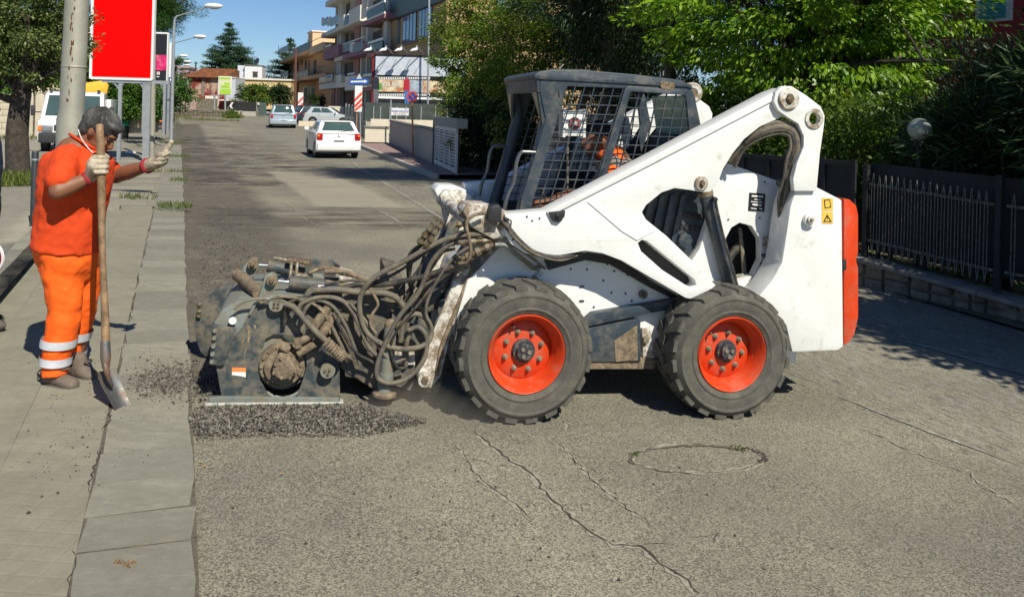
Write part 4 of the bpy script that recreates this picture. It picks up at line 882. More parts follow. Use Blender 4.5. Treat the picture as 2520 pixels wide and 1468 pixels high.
# -- ruined red house, white cube house, yellow wall, far pink block
HP = Plane(P(508, 262, 92), R(4)); HP.o.z = gz(HP.o.x, HP.o.y)
M_RUIN = mat('peeling_red_wall', (.20, .022, .022), .9, var=.2, vs=1, dirt=(.45, .33, .24), damt=.42, ds=.8, dedge=.05); M_TILE = mat('terracotta_tile', (.32, .12, .055), .9, var=.35, vs=2.2, dirt=(.14, .09, .04), damt=.3, ds=2)
rh2 = lthing('ruined_house', 'abandoned red house with peeling walls and terracotta roof', 'house', HP)
a0, a1 = HP.q(463, 220)[0], HP.q(553, 220)[0]; zE = HP.q(508, 190)[1]; zR = HP.q(508, 166)[1]
MB().bb(a0, a1, 0, 5, -.3, zE).build('wall', M_RUIN, rh2, local=True)
ea0, ea1 = HP.q(452, 190)[0], HP.q(560, 190)[0]; ra0, ra1 = HP.q(485, 166)[0], HP.q(552, 166)[0]
rf = MB().add([Vector(p) for p in ((ea0,-.5,zE-.05),(ea1,-.5,zE-.05),(ea1,5.5,zE-.05),(ea0,5.5,zE-.05),(ra0,2.5,zR),(ra1+.8,2.5,zR))], [(0,1,5,4),(1,2,5),(2,3,4,5),(3,0,4),(3,2,1,0)]).build('roof', M_TILE, rh2, local=True, smooth=0)
for k in range(9):                            # courses of tiles
    f0, f1 = k/9, (k+.8)/9; lo = lambda f: (ea0+(ra0-ea0)*f, -.5+3*f, zE-.05+(zR-zE+.05)*f, ea1+(ra1+.8-ea1)*f)
    A_, B_ = lo(f0), lo(f1); MB().hexa([Vector((A_[0], A_[1], A_[2])), Vector((A_[3], A_[1], A_[2])), Vector((B_[3], B_[1], B_[2])), Vector((B_[0], B_[1], B_[2])), Vector((A_[0], A_[1]-.03, A_[2]+.09)), Vector((A_[3], A_[1]-.03, A_[2]+.09)), Vector((B_[3], B_[1], B_[2]+.02)), Vector((B_[0], B_[1], B_[2]+.02))]).build('tile_course', M_TILE, rf, local=True)
pb_(rh2, 'bare_column', HP, 496, 192, 503, 245, -.1, .02, mat('bare_plaster', (.2, .17, .13), .95)); pb_(rh2, 'plinth', HP, 463, 238, 553, 262, -.4, .02, M_RUIN)
wh = lthing('white_annex', 'pale grey windowless annex beside the ruined house', 'house', HP); pb_(wh, 'wall', HP, 553, 191, 579, 265, -.2, 4, mat('pale_grey_render', (.5, .52, .58), .9)); pb_(wh, 'coping', HP, 552, 190, 580, 192, -.3, 4.1, M_BWHITE)
YP = Plane(P(650, 262, 98), R(6)); YP.o.z = gz(YP.o.x, YP.o.y)
yw = lthing('yellow_house', 'low yellow house behind the round bush', 'house', YP); pb_(yw, 'wall', YP, 572, 196, 716, 268, 0, 6, mat('yellow_render', (.62, .47, .24), .9, var=.06)); pb_(yw, 'cornice', YP, 570, 193, 718, 197, -.2, 6.2, M_BWHITE); pb_(yw, 'string_course', YP, 572, 212, 716, 214, -.08, .02, M_BWHITE)
f = pb_(yw, 'window', YP, 586, 224, 598, 240, -.06, .02, M_BWHITE); pb_(yw, 'window_grille', YP, 588, 226, 596, 240, -.1, -.05, M_FRAME, f)
CP = Plane(P(614, 192, 112), R(10)); CP.o.z = gz(CP.o.x, CP.o.y)
cu = lthing('white_cube_house', 'small white flat roofed house with one dark window', 'house', CP)
cz0 = CP.q(614, 193)[1]; MB().bb(CP.q(602, 180)[0], CP.q(645, 180)[0], 0, 4, -.2, CP.q(614, 161)[1]).build('wall', mat('white_wash', (.72, .72, .74), .85), cu, local=True)
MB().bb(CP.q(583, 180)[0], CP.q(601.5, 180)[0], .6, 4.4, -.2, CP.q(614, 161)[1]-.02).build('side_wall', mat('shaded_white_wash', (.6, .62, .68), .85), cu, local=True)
pb_(cu, 'roof_edge', CP, 601, 160, 646, 162, -.1, 4.1, M_COPE); f = pb_(cu, 'window', CP, 622, 177, 634, 190, -.05, .02, M_DOORB); pb_(cu, 'window_frame', CP, 621, 176, 635, 177.4, -.08, .02, M_COPE, f)
f = pb_(cu, 'doorway', CP, 585, 174, 589, 193, .55, .62, M_DOORB)
MB().cyl(CP.v(632, 161, 1), CP.v(632, 150, 1), .04).build('dish_mast', M_FRAME, cu, local=True); MB().lathe([(0, 0), (.3, .06), (.5, .16)], CP.v(634, 152, 1), (-.7, -.7, .3), 16).build('satellite_dish', M_FRAME, cu, local=True)
MB().cyl(CP.v(627, 161, 2), CP.v(627, 138, 2), .03).build('aerial', M_FRAME, cu, local=True); MB().bar(CP.v(620, 141, 2), CP.v(634, 141, 2), .04).build('aerial_bar', M_FRAME, cu, local=True)
FPk = Plane(P(445, 180, 210), R(8)); FPk.o.z = gz(FPk.o.x, FPk.o.y); fb = lthing('far_block', 'distant pinkish block on the horizon behind the street lamps', 'building', FPk); pb_(fb, 'wall', FPk, 425, 166, 464, 200, 0, 8, mat('far_pink', (.5, .36, .33), .9)); pb_(fb, 'roof', FPk, 424, 163, 466, 167, -.5, 8.5, mat('far_roof', (.45, .28, .24), .9))

# -- far boundary: rubble wall, old wall with red door, dark fence, gate
SW = Plane(P(510, 290, 73.5), R(-6)); SW.o.z = gz(SW.o.x, SW.o.y)
sw = lthing('rubble_wall', 'low rubble stone wall closing the end of the road', 'wall', SW); s0, s1 = SW.q(425, 280)[0], SW.q(588, 280)[0]; sh_ = SW.q(510, 271)[1]
MB().bb(s0, s1, .03, .5, -.4, sh_-.05).build('wall_core', M_STONEW, sw, local=True); rr = random.Random(4); a = s0
while a < s1:
    l = rr.uniform(.28, .55)
    for k in range(3): z = -.02+k*sh_/3; MB().bb(a+.02, a+l-.02, rr.uniform(-.06, 0), .05, z, z+sh_/3-.03).build('stone', M_STONEW, sw, local=True, bevel=.03)
    a += l
MB().bb(s0, s1+.05, -.05, .55, sh_-.05, sh_+.05).build('coping', M_COPE, sw, local=True); MB().bb(s1-.6, s1+.1, -.1, .6, -.3, sh_+.0).build('end_block', mat('pale_stone', (.5, .45, .35), .9, var=.2), sw, local=True)
OW = Plane(P(510, 268, 84), R(3)); OW.o.z = gz(OW.o.x, OW.o.y)
ow = lthing('old_wall', 'old stained garden wall with a red door below the ruined house', 'wall', OW)
pb_(ow, 'wall_left', OW, 450, 238, 483, 275, 0, .4, mat('pink_stained', (.38, .2, .18), .9, var=.4, vs=1.5, dirt=(.4, .36, .3), damt=.5, ds=1)); pb_(ow, 'wall_right', OW, 483, 244, 575, 275, -.02, .4, M_STONEW); pb_(ow, 'red_door', OW, 539, 248, 551, 268, -.08, .0, mat('door_red', (.2, .012, .015), .6)); pb_(ow, 'door_post', OW, 535, 244, 538.5, 270, -.12, .0, mat('pale_stone', (.5, .45, .35))); pb_(ow, 'canopy', OW, 540, 245, 563, 248, -.8, .0, M_BWHITE)
pb_(ow, 'tarpaulin', OW, 505, 236, 535, 243, .5, 1.2, M_BWHITE)
DF = Plane(P(615, 280, 80), R(-2)); DF.o.z = gz(DF.o.x, DF.o.y)
df = lthing('dark_fence', 'dark green screened fence on a pale plinth below the bush', 'fence', DF); pb_(df, 'screen', DF, 574, 250, 632, 275, 0, .1, M_TARP); pb_(df, 'plinth', DF, 574, 274, 632, 286, -.1, .3, mat('pale_concrete', (.42, .38, .33), .9, var=.15)); pb_(df, 'gate', DF, 634, 252, 655, 284, .1, .16, mat('gate_green_mesh', (.07, .1, .095), .7)); pb_(df, 'gate_post', DF, 630, 250, 634, 286, -.1, .2, M_COPE); pb_(df, 'letter_box', DF, 634, 253, 638, 258, -.2, -.1, M_BWHITE)

# -- left: plaza walls, cream building behind the trees
LP = Plane(P(50, 300, 40), R(12)); LP.o.z = gz(LP.o.x, LP.o.y); M_ASH = mat('ashlar_block', (.5, .44, .33), .9, var=.15, vs=2, bump=.4, bs=10)
pwl = lthing('plaza_wall', 'pale stone block wall with pillars behind the oak', 'wall', LP); l0, l1 = LP.q(-60, 300)[0], LP.q(108, 300)[0]; lh = LP.q(50, 238)[1]
MB().bb(l0, l1, .05, .5, -.3, lh-.03).build('wall_core', M_ASH, pwl, local=True); rr = random.Random(8)
for k in range(6):
    a = l0; z = k*lh/6
    while a < l1: l = rr.uniform(.3, .6); MB().bb(a+.01, min(a+l, l1)-.01, rr.uniform(-.03, .0), .08, z, z+lh/6-.015).build('block', M_ASH, pwl, local=True, bevel=.015); a += l
MB().bb(l0, l1, -.08, .58, lh-.03, lh+.06).build('coping', M_COPE, pwl, local=True)
for x in (78, 98): a = LP.q(x, 300)[0]; MB().bb(a-.25, a+.25, -.25, .3, -.2, lh+.3).build('pillar', M_ASH, pwl, local=True, bevel=.02)
CB = Plane(P(130, 300, 62), R(14)); CB.o.z = gz(CB.o.x, CB.o.y); cbld = lthing('cream_building', 'cream building glimpsed through the oak leaves', 'building', CB); pb_(cbld, 'wall', CB, -250, 40, 270, 320, 0, 8, mat('cream_render', (.62, .52, .34), .9, var=.06)); pb_(cbld, 'roof', CB, -255, 34, 275, 42, -.4, 8.3, M_COPE)
for x in range(-220, 250, 60): f = pb_(cbld, 'window', CB, x, 90, x+22, 150, -.06, .02, M_DOORB); pb_(cbld, 'sill', CB, x-3, 150, x+25, 154, -.2, .0, M_COPE, f)

# -- right, middle distance: pavement, low walls, louvred gate, glazed fence
rk = [uv_of(G(x, y)) for x, y in ((1045,432),(890,366))]
RK0, RK1 = rk[0], rk[1]
def rkv(u): t = (u-RK0[0])/(RK1[0]-RK0[0]); return RK0[1]+(RK1[1]-RK0[1])*t
rp = struct(grid_sheet('right_pavement', rng(17.2, 36, .6), [0, .25, .5, .75, 1], lambda a, c: RF(a, rkv(a)+.15+(9.9-rkv(a)-.15)*c, .13), M_PINK))
u = 17.4; k = 0
while u < 35:
    l = .9; v_ = rkv(u); mb = MB(); mb.hexa([RF(u+.005, rkv(u), -.1), RF(u+.005, rkv(u)+.17, -.1), RF(u+l-.005, rkv(u+l)+.17, -.1), RF(u+l-.005, rkv(u+l), -.1), RF(u+.005, rkv(u)+.015, .137), RF(u+.005, rkv(u)+.17, .137), RF(u+l-.005, rkv(u+l)+.17, .137), RF(u+l-.005, rkv(u+l)+.015, .137)]); _child(mb, 'kerb_stone', mat('kerb_concrete', (.4, .37, .31), .9, var=.2), rp, .015); u += l
struct(grid_sheet('garden_verge', rng(2, 17.2, .8), rng(7.7, 8.6, .3), lambda a, c: RF(a, c, .03), M_EARTH))
WP = Plane(G(1065, 402, .13), math.atan2((G(1065,402,.13)-G(958,350,.13)).y, (G(1065,402,.13)-G(958,350,.13)).x))
M_LWALL = mat('grey_rendered_wall', (.36, .335, .29), .9, var=.1, vs=2)
lw = lthing('boundary_wall', 'low grey rendered wall beside the pink pavement', 'wall', WP); pa0 = WP.q(958, 340)[0]; zA = WP.q(960, 298)[1]; zB = WP.q(1064, 322)[1]
MB().hexa([Vector(p) for p in ((pa0,0,-.2),(0,0,-.2),(0,.25,-.2),(pa0,.25,-.2),(pa0,0,zA),(0,0,zB),(0,.25,zB),(pa0,.25,zA))]).build('wall', M_LWALL, lw, local=True); MB().hexa([Vector(p) for p in ((pa0,-.04,zA),(0,-.04,zB),(0,.29,zB),(pa0,.29,zA),(pa0,-.04,zA+.06),(0,-.04,zB+.06),(0,.29,zB+.06),(pa0,.29,zA+.06))]).build('coping', M_COPE, lw, local=True)
lg = lthing('louvred_gate', 'white louvred metal gate doors at the end of the grey wall', 'gate', WP); gA = WP.q(1118, 400)[0]; zG = WP.q(1085, 312)[1]; M_LV = mat('white_louvre', (.6, .6, .57), .6)
MB().bb(.06, gA, .08, .12, -.05, zG).build('backing', M_FRAME, lg, local=True)
for i in range(5): a = .06+(gA-.06)*i/4; MB().bb(a-.05, a+.05, .02, .08, -.05, zG).build('stile', M_LV, lg, local=True)
for z in (.08, zG*.98): MB().bb(.06, gA, .022, .08, z-.06, z+.06).build('rail', M_LV, lg, local=True)
for z in np.arange(.2, zG-.1, .085): MB().bb(.08, gA-.02, .045, .078, z, z+.04).build('slat', M_LV, lg, local=True)
MB().bb(0, gA+.2, .0, .3, zG+.02, zG+.28).build('lintel', M_LWALL, lg, local=True); MB().bb(-.1, .06, -.02, .2, -.1, zG+.2).build('dark_pipe_post', M_FRAME, lg, local=True, bevel=.03)
# cream ramp walls and the glazed fence beyond
M_CREAMW = mat('cream_wall', (.62, .55, .43), .9, var=.08, vs=2)
C1 = Plane(P(925, 345, 42), R(8)); C1.o.z = gz(C1.o.x, C1.o.y); cw = lthing('cream_ramp_wall', 'sunlit cream ramp wall behind the white hatchback', 'wall', C1); pb_(cw, 'wall', C1, 898, 314, 957, 350, 0, .4, M_CREAMW); pb_(cw, 'step_wall', C1, 912, 295, 1112, 330, 3, 3.4, M_CREAMW); pb_(cw, 'coping', C1, 896, 311, 958, 314.5, -.06, .46, M_COPE)
C2 = Plane(P(880, 325, 50), ROADF); C2.o.z = gz(C2.o.x, C2.o.y); lw2 = lthing('shaded_low_wall', 'shaded low wall carrying the glazed fence at the junction', 'wall', C2); pb_(lw2, 'wall', C2, 838, 296, 900, 330, 0, .35, M_LWALL)
C3 = Plane(P(800, 300, 60), R(5)); C3.o.z = gz(C3.o.x, C3.o.y); cw3 = lthing('car_park_wall', 'low cream wall in front of the parked cars', 'wall', C3); pb_(cw3, 'wall', C3, 735, 299, 850, 312, 0, .3, M_CREAMW)
C4 = Plane(P(810, 290, 70), R(5)); C4.o.z = gz(C4.o.x, C4.o.y); cw4 = lthing('cream_yard_wall', 'cream yard wall behind the parked silver car', 'wall', C4); pb_(cw4, 'wall', C4, 808, 262, 882, 296, 0, .3, M_CREAMW); pb_(cw4, 'pillar', C4, 846, 258, 850, 296, -.2, .4, M_COPE)
gf = lthing('glazed_fence', 'green tinted wire glass fence with steel posts at the junction', 'fence', C2)
M_GSH = mat('green_fence_mesh', (.08, .11, .09), .4, var=.2, alpha=.55); M_GALV = mat('galvanised_steel', (.4, .42, .43), .45, .5, var=.15)
pbox(C2, 848, 262, 898, 318, .1, .12).build('mesh_panel', M_GSH, gf, local=True)
for x, y0, y1 in ((849,254,300),(856,256,303),(864,258,306),(878,262,313),(889,262,318),(898,266,322)): pbox(C2, x, y0, x+1.8, y1, .08, .14).build('post', M_GALV, gf, local=True)
C5 = Plane(P(960, 300, 46), R(6)); C5.o.z = gz(C5.o.x, C5.o.y); gf2 = lthing('yard_fence', 'dark mesh yard fence below the big film poster', 'fence', C5); pbox(C5, 900, 255, 1120, 300, 0, .03).build('mesh_panel', mat('dark_green_mesh', (.05, .065, .055), .5, var=.4, vs=1.2), gf2, local=True)
for x in (918, 935, 958, 975, 998, 1035, 1070, 1100): pbox(C5, x, 262, x+2.2, 312, -.06, .0).build('post', M_GALV, gf2, local=True)
# ------------------------------------------------------------------ cold planer attachment carried by the loader
_p = G(505, 1000)
PW = LO.q(0, 0)[0]; PW = (Vector((_p.x, _p.y, 0))-Vector((LO.o.x, LO.o.y, 0))).dot(LO.W)+.03     # its near side, measured inboard from the tyre face
planer = thing('cold_planer', 'dusty dark cold planer attachment with drum and tangled hoses on the loader arms', 'planer', LO.o, LTH); OFF[planer.name] = Vector()
pz = lambda zx, zy: (473+.2778*zx, 620+.2778*zy)
def ppl(name, pts, w0, w1, m, parent=planer, holes=(), bevel=.004, z=True): return lpl(name, [pz(*p) for p in pts] if z else pts, w0, w1, m, parent, [[pz(*p) for p in h] if z else h for h in holes], bevel)
PB = PW+.86
HOLE = [(595,1100),(600,1000),(620,880),(650,770),(720,732),(800,735),(850,800),(1000,900),(1015,1000),(980,1130),(925,1285),(690,1285),(620,1180)]
MAIN = [(118,1350),(145,1282),(258,1275),(212,1020),(300,830),(440,680),(490,560),(540,460),(620,400),(760,380),(900,395),(960,430),(1020,330),(1090,285),(1300,290),(1330,330),(1330,420),(1300,800),(1310,1240),(1310,1350)]
sp_ = ppl('side_plate', MAIN, PW, PW+.025, M_NAVY2, holes=[HOLE])
_m = [LO.q(*pz(*p), PW) for p in MAIN]; MB().prism([(a-.02, z+.0) for a, z in _m], fnw, PB-.025, PB).build('side_plate', M_NAVY2, planer, local=True, bevel=.004)
ppl('skid_shoe', [(108,1345),(125,1372),(1340,1352),(1340,1330),(160,1338)], PW-.02, PW+.05, mat('scraped_steel', (.6, .6, .57), .35, .25, var=.25, vs=14), bevel=.003)
_s = [LO.q(*pz(*p), PW) for p in ((108,1345),(125,1372),(1340,1352),(1340,1330),(160,1338))]; MB().prism(_s, fnw, PB-.05, PB+.02).build('skid_shoe', M_STEEL, planer, local=True)
ppl('shoe_guard', [(150,1290),(258,1278),(1300,1290),(1300,1335),(150,1338)], PW-.012, PW+.003, M_GREYG, bevel=.002)
ppl('front_flange', [(182,640),(388,678),(370,760),(282,996),(262,1002),(150,998),(160,860)], PW-.03, PW-.004, M_NAVY2, bevel=.004)
for zx, zy in ((203,690),(197,755),(190,828),(183,898),(176,966)):
    a, z = LO.q(*pz(zx, zy), PW-.03); MB().lathe([(.013,PW-.05),(.013,PW-.03)], (a, 0, z), (0,1,0), 6).build('flange_bolt', M_GREYG, planer, local=True, smooth=20)
# drum housing between the plates
HOOD = [(190,630),(260,520),(400,440),(560,440),(760,390),(1000,420),(1040,900),(1000,1120),(250,1180),(215,1000)]
_h = [LO.q(*pz(*p), PW) for p in HOOD]; MB().prism(_h, fnw, PW+.03, PB-.03).build('drum_hood', M_GREYG, planer, local=True, bevel=.01)
dc = LO.q(*pz(800, 1010), PW)
dr = MB().lathe([(.0, PW+.06), (.16, PW+.06), (.16, PB-.04), (0, PB-.04)], (dc[0], 0, dc[1]), (0,1,0), 24).build('cutter_drum', M_NAVY2, planer, local=True)
mo = MB().lathe([(.135, PW+.05), (.135, PW-.01), (.125, PW-.02), (.1, PW-.02), (.1, PW-.05), (0, PW-.05)], (dc[0]-.005, 0, dc[1]+.01), (0,1,0), 28).build('drum_motor', M_DUST, planer, local=True, bevel=.004)
ppl('motor_face', [(710,1000),(770,900),(850,905),(930,1050),(880,1120),(780,1135),(715,1080)], PW-.1, PW-.04, M_DUST, mo, bevel=.012)
for k in range(14):
    t = k*2*math.pi/14; MB().lathe([(.011, PW-.03), (.011, PW-.014), (0, PW-.014)][::-1], (dc[0]-.005+.115*math.cos(t), 0, dc[1]+.01+.115*math.sin(t)), (0,1,0), 6).build('motor_bolt', M_DUST, mo, local=True, smooth=20)
for zx, zy in ((720,1075),(790,1118),(865,1118),(915,1060),(785,945),(735,1000)): lcyl('motor_bolt', *pz(zx, zy), PW-.112, PW-.09, .01, M_DUST, mo, 6)
a0 = [LO.v(*pz(600+400*math.cos(t)*.5+200, 1120+170*math.sin(t)), PW+.02) for t in np.linspace(.15, math.pi-.15, 14)]
MB().tube(a0, .011, 6).build('guard_hoop', M_GREYG, planer, local=True)
# round discs on the plate
def disc(zx, zy, w, r, n, m, rb):
    a, z = LO.q(*pz(zx, zy), w); d = MB().lathe([(r, w+.02), (r, w), (r*.95, w-.004), (0, w-.004)], (a, 0, z), (0,1,0), 28).build('adjuster_disc', m, planer, local=True)
    for k in range(n):
        t = 2*math.pi*k/n+.7; MB().lathe([(.009, w-.003), (.009, w-.014), (0, w-.014)], (a+rb*math.cos(t), 0, z+rb*math.sin(t)), (0,1,0), 8).build('disc_bolt', M_RUST, d, local=True)
disc(746, 462, PW-.05, .046, 4, M_GREYG, .016); disc(1200, 1052, PW-.06, .046, 3, M_GREYG, .016)
a, z = LO.q(*pz(358, 608), PW-.005); MB().lathe([(.022, PW-.006), (.022, PW+.0), (0, PW)][::-1], (a, 0, z), (0,1,0), 18).build('white_marker', M_PRINTW, planer, local=True)
ppl('warning_label', [(352,1022),(475,1024),(475,1060),(352,1058)], PW-.003, PW, M_ORSTK, bevel=0); ppl('warning_label', [(352,1060),(475,1062),(474,1108),(440,1100),(352,1088)], PW-.003, PW, M_PRINTW, bevel=0)
ppl('rust_scar', [(478,650),(500,640),(520,680),(515,760),(480,870),(452,945),(465,880),(490,780),(492,700)], PW-.003, PW, M_DUST, bevel=0)
ppl('rust_scar', [(545,645),(560,640),(566,660),(560,700),(548,680)], PW-.003, PW, M_DUST, bevel=0); ppl('rust_scar', [(440,760),(462,755),(462,775),(440,850),(432,840)], PW-.003, PW, M_DUST, bevel=0)
ppl('hood_rim', [(500,560),(545,455),(625,398),(760,376),(905,390),(965,425),(945,445),(890,415),(760,402),(635,422),(565,470),(520,560)], PW-.02, PW+.004, M_GREYG, bevel=.003)
# far end plate, upper links and the two tilt rams
FAR = PB+.03
mbf = [LO.q(x, y, FAR) for x, y in ((486,742),(500,740),(545,702),(590,700),(600,760),(560,850),(515,880),(495,865),(482,830),(480,800))]
MB().prism(mbf, fnw, FAR-.02, FAR+.03).build('far_end_plate', M_NAVY2, planer, local=True, bevel=.004)
MB().prism([LO.q(x, y, FAR) for x, y in ((485,742),(496,741),(496,778),(486,776))], fnw, FAR-.05, FAR-.018).build('far_flange', M_RUST, planer, local=True, bevel=.002)
for x, y in ((491,749),(491,766)): lcyl('flange_bolt', x, y, FAR-.065, FAR-.045, .011, M_GREYG, planer, 6)
ppl('near_lug', [(588,415),(590,390),(640,215),(690,190),(740,205),(757,240),(745,300),(700,420)], PW+.10, PW+.16, M_GREYG, bevel=.01)
lcyl('lug_pin', *pz(702, 255), PW+.06, PW+.2, .03, M_DUST, planer); lcyl('lug_pin', *pz(702, 255), PW+.045, PW+.07, .016, M_RUST, planer, 8)
_l = [LO.q(*pz(*p), PW+.5) for p in ((390,250),(430,180),(480,90),(530,55),(580,80),(590,130),(560,200),(470,280),(420,330))]
MB().prism(_l, fnw, PW+.5, PW+.56).build('far_lug', M_GREYG, planer, local=True, bevel=.01); lcyl('lug_pin', *pz(535, 112), PW+.46, PW+.6, .032, M_DUST, planer); lcyl('lug_pin', *pz(535, 112), PW+.44, PW+.47, .016, M_RUST, planer, 8)
for (r0, r1, c1, w_, mm) in (((765,258),(860,266),(1180,300),PW+.13,M_NAVY2), ((590,115),(668,120),(880,160),PW+.53,M_NAVY2)):
    p0, p1, p2 = (LO.v(*pz(*q), w_) for q in (r0, r1, c1))
    rr = MB().cyl(p1, p2, .042, seg=18).build('tilt_ram', mm, planer, local=True, bevel=.004); MB().cyl(p0, p1, .013).build('ram_rod', M_STEEL, rr, local=True)
    p3 = p2+(p2-p1)*.55; MB().cyl(p2, p3, .04, .03, 14).build('ram_base', M_DUST, rr, local=True)
ppl('valve_block', [(840,55),(1045,85),(1055,110),(1030,122),(960,110),(835,90)], PW+.44, PW+.54, M_RUST, bevel=.006)
for zx in (880, 932): ltube('valve_pipe', [(*pz(zx, 90), PW+.4), (*pz(zx-14, 230), PW+.36)], .011, M_NUT, planer)
for (x0, y0, x1, y1, r) in ((722,52,835,72,.012),(915,205,1040,215,.014),(1050,215,1060,240,.02),(1170,240,1300,240,.012)): ltube('valve_fitting', [(*pz(x0, y0), PW+.36), (*pz(x1, y1), PW+.36)], r, M_NUT, planer)
ppl('valve_body', [(1065,195),(1170,210),(1170,262),(1065,250)], PW+.3, PW+.38, M_GREYG, bevel=.008)
ppl('rating_plate', [(1116,292),(1302,292),(1302,330),(1116,326)], PW-.006, PW-.001, M_PRINTW, bevel=0)
ppl('rating_print', [(1140,300),(1166,300),(1164,322),(1140,322)], PW-.0085, PW-.0055, M_PLATE, bevel=0)
ltube('hood_shaft', [(*pz(400, 200), PW+.48), (*pz(480, 260), PW+.34), (*pz(590, 360), PW+.12)], .04, M_DUST, planer, straight=True)
ppl('rear_step', [(1300,215),(1430,240),(1465,300),(1340,270)], PW+.25, PW+.6, M_WDIRT, bevel=.004)
ppl('guard_tab', [(1255,110),(1275,100),(1310,125),(1308,152),(1270,140)], PW+.55, PW+.57, M_BLACK, bevel=.003)
# rear frame and quick coupler
M_FR = mat('coupler_frame', (.06, .06, .055), .7, var=.3, dirt=(.2, .155, .1), damt=.5, ds=9)
lpl('rear_frame', [(838,740),(900,705),(960,700),(985,730),(985,960),(1010,962),(1010,968),(935,968),(838,905)], PW+.02, PW+.09, M_FR, planer, bevel=.006)
lpl('rear_frame', [(838,740),(900,705),(960,700),(985,730),(985,960),(840,905)], PB-.1, PB, M_FR, planer, bevel=.006)
MB().prism([LO.q(x, y, PW) for x, y in ((960,690),(1000,700),(1000,960),(950,960))], fnw, PW+.05, PB-.05).build('frame_back_plate', M_FR, planer, local=True, bevel=.006)
MB().prism([LO.q(x, y, PW) for x, y in ((840,870),(960,890),(960,950),(850,930))], fnw, PW+.03, PB-.03).build('frame_beam', M_FR, planer, local=True, bevel=.006)
lpl('coupler_plate', [(965,770),(1000,740),(1045,790),(1095,900),(1080,968),(1010,962),(950,940)], PW-.03, PW+.0, M_NAVY2, planer, bevel=.006)
lcyl('coupler_boss', 1047, 935, PW-.07, PW-.02, .06, M_FR, planer, 24); lcyl('coupler_pin', 1047, 935, PW-.09, PW-.06, .03, M_DUST, planer, 18)
jk = LO.v(962, 800, PW-.07); j2 = LO.v(946, 965, PW-.07)
st = MB().cyl(jk, j2, .04, seg=20).build('jack_stand', M_GREYG, planer, local=True); d = (j2-jk)
MB().cyl(jk+d*.7, jk+d*.99, .047, seg=20).build('jack_sleeve', M_GREYG, st, local=True); MB().lathe([(.06, 0), (.075, .012), (.075, .028), (.05, .04)], jk+d*.97, d, 22).build('jack_foot', M_DUST, st, local=True)
MB().ball(jk, .042, 12, 6).build('jack_cap', M_DUST, st, local=True)
lpl('solenoid', [(968,860),(1020,858),(1022,898),(968,896)], PW-.06, PW+.0, M_WDIRT, planer, bevel=.006)
lcyl('frame_bolt', 928, 876, PW-.01, PW+.03, .022, mat('purple_bolt', (.08, .05, .06), .6), planer, 8)
lcyl('frame_bolt', 1017, 742, PW-.04, PW, .02, M_GREYG, planer, 8)
ppl('dark_cover', [(1000,540),(1200,480),(1290,520),(1290,800),(1010,800)], PW-.006, PW+.001, M_FR, bevel=.002)
for p0, p1 in (((1040,720),(1210,480)), ((1130,760),(1260,540))):
    ltube('clamp_tube', [(*pz(*p0), PW-.05), (*pz(*p1), PW-.05)], .03, M_DUST, planer)
for p0, p1 in (((900,830),(1080,720)), ((940,900),(1090,810)), ((780,830),(860,870)), ((920,760),(940,850))):
    ltube('motor_elbow', [(*pz(*p0), PW-.06), (*pz(*p1), PW-.07)], .024, M_DUST, planer)
M_HOSE2 = mat('grey_brown_hose', (.11, .098, .078), .7, var=.35, vs=16, dirt=(.2, .165, .115), damt=.35, ds=9)
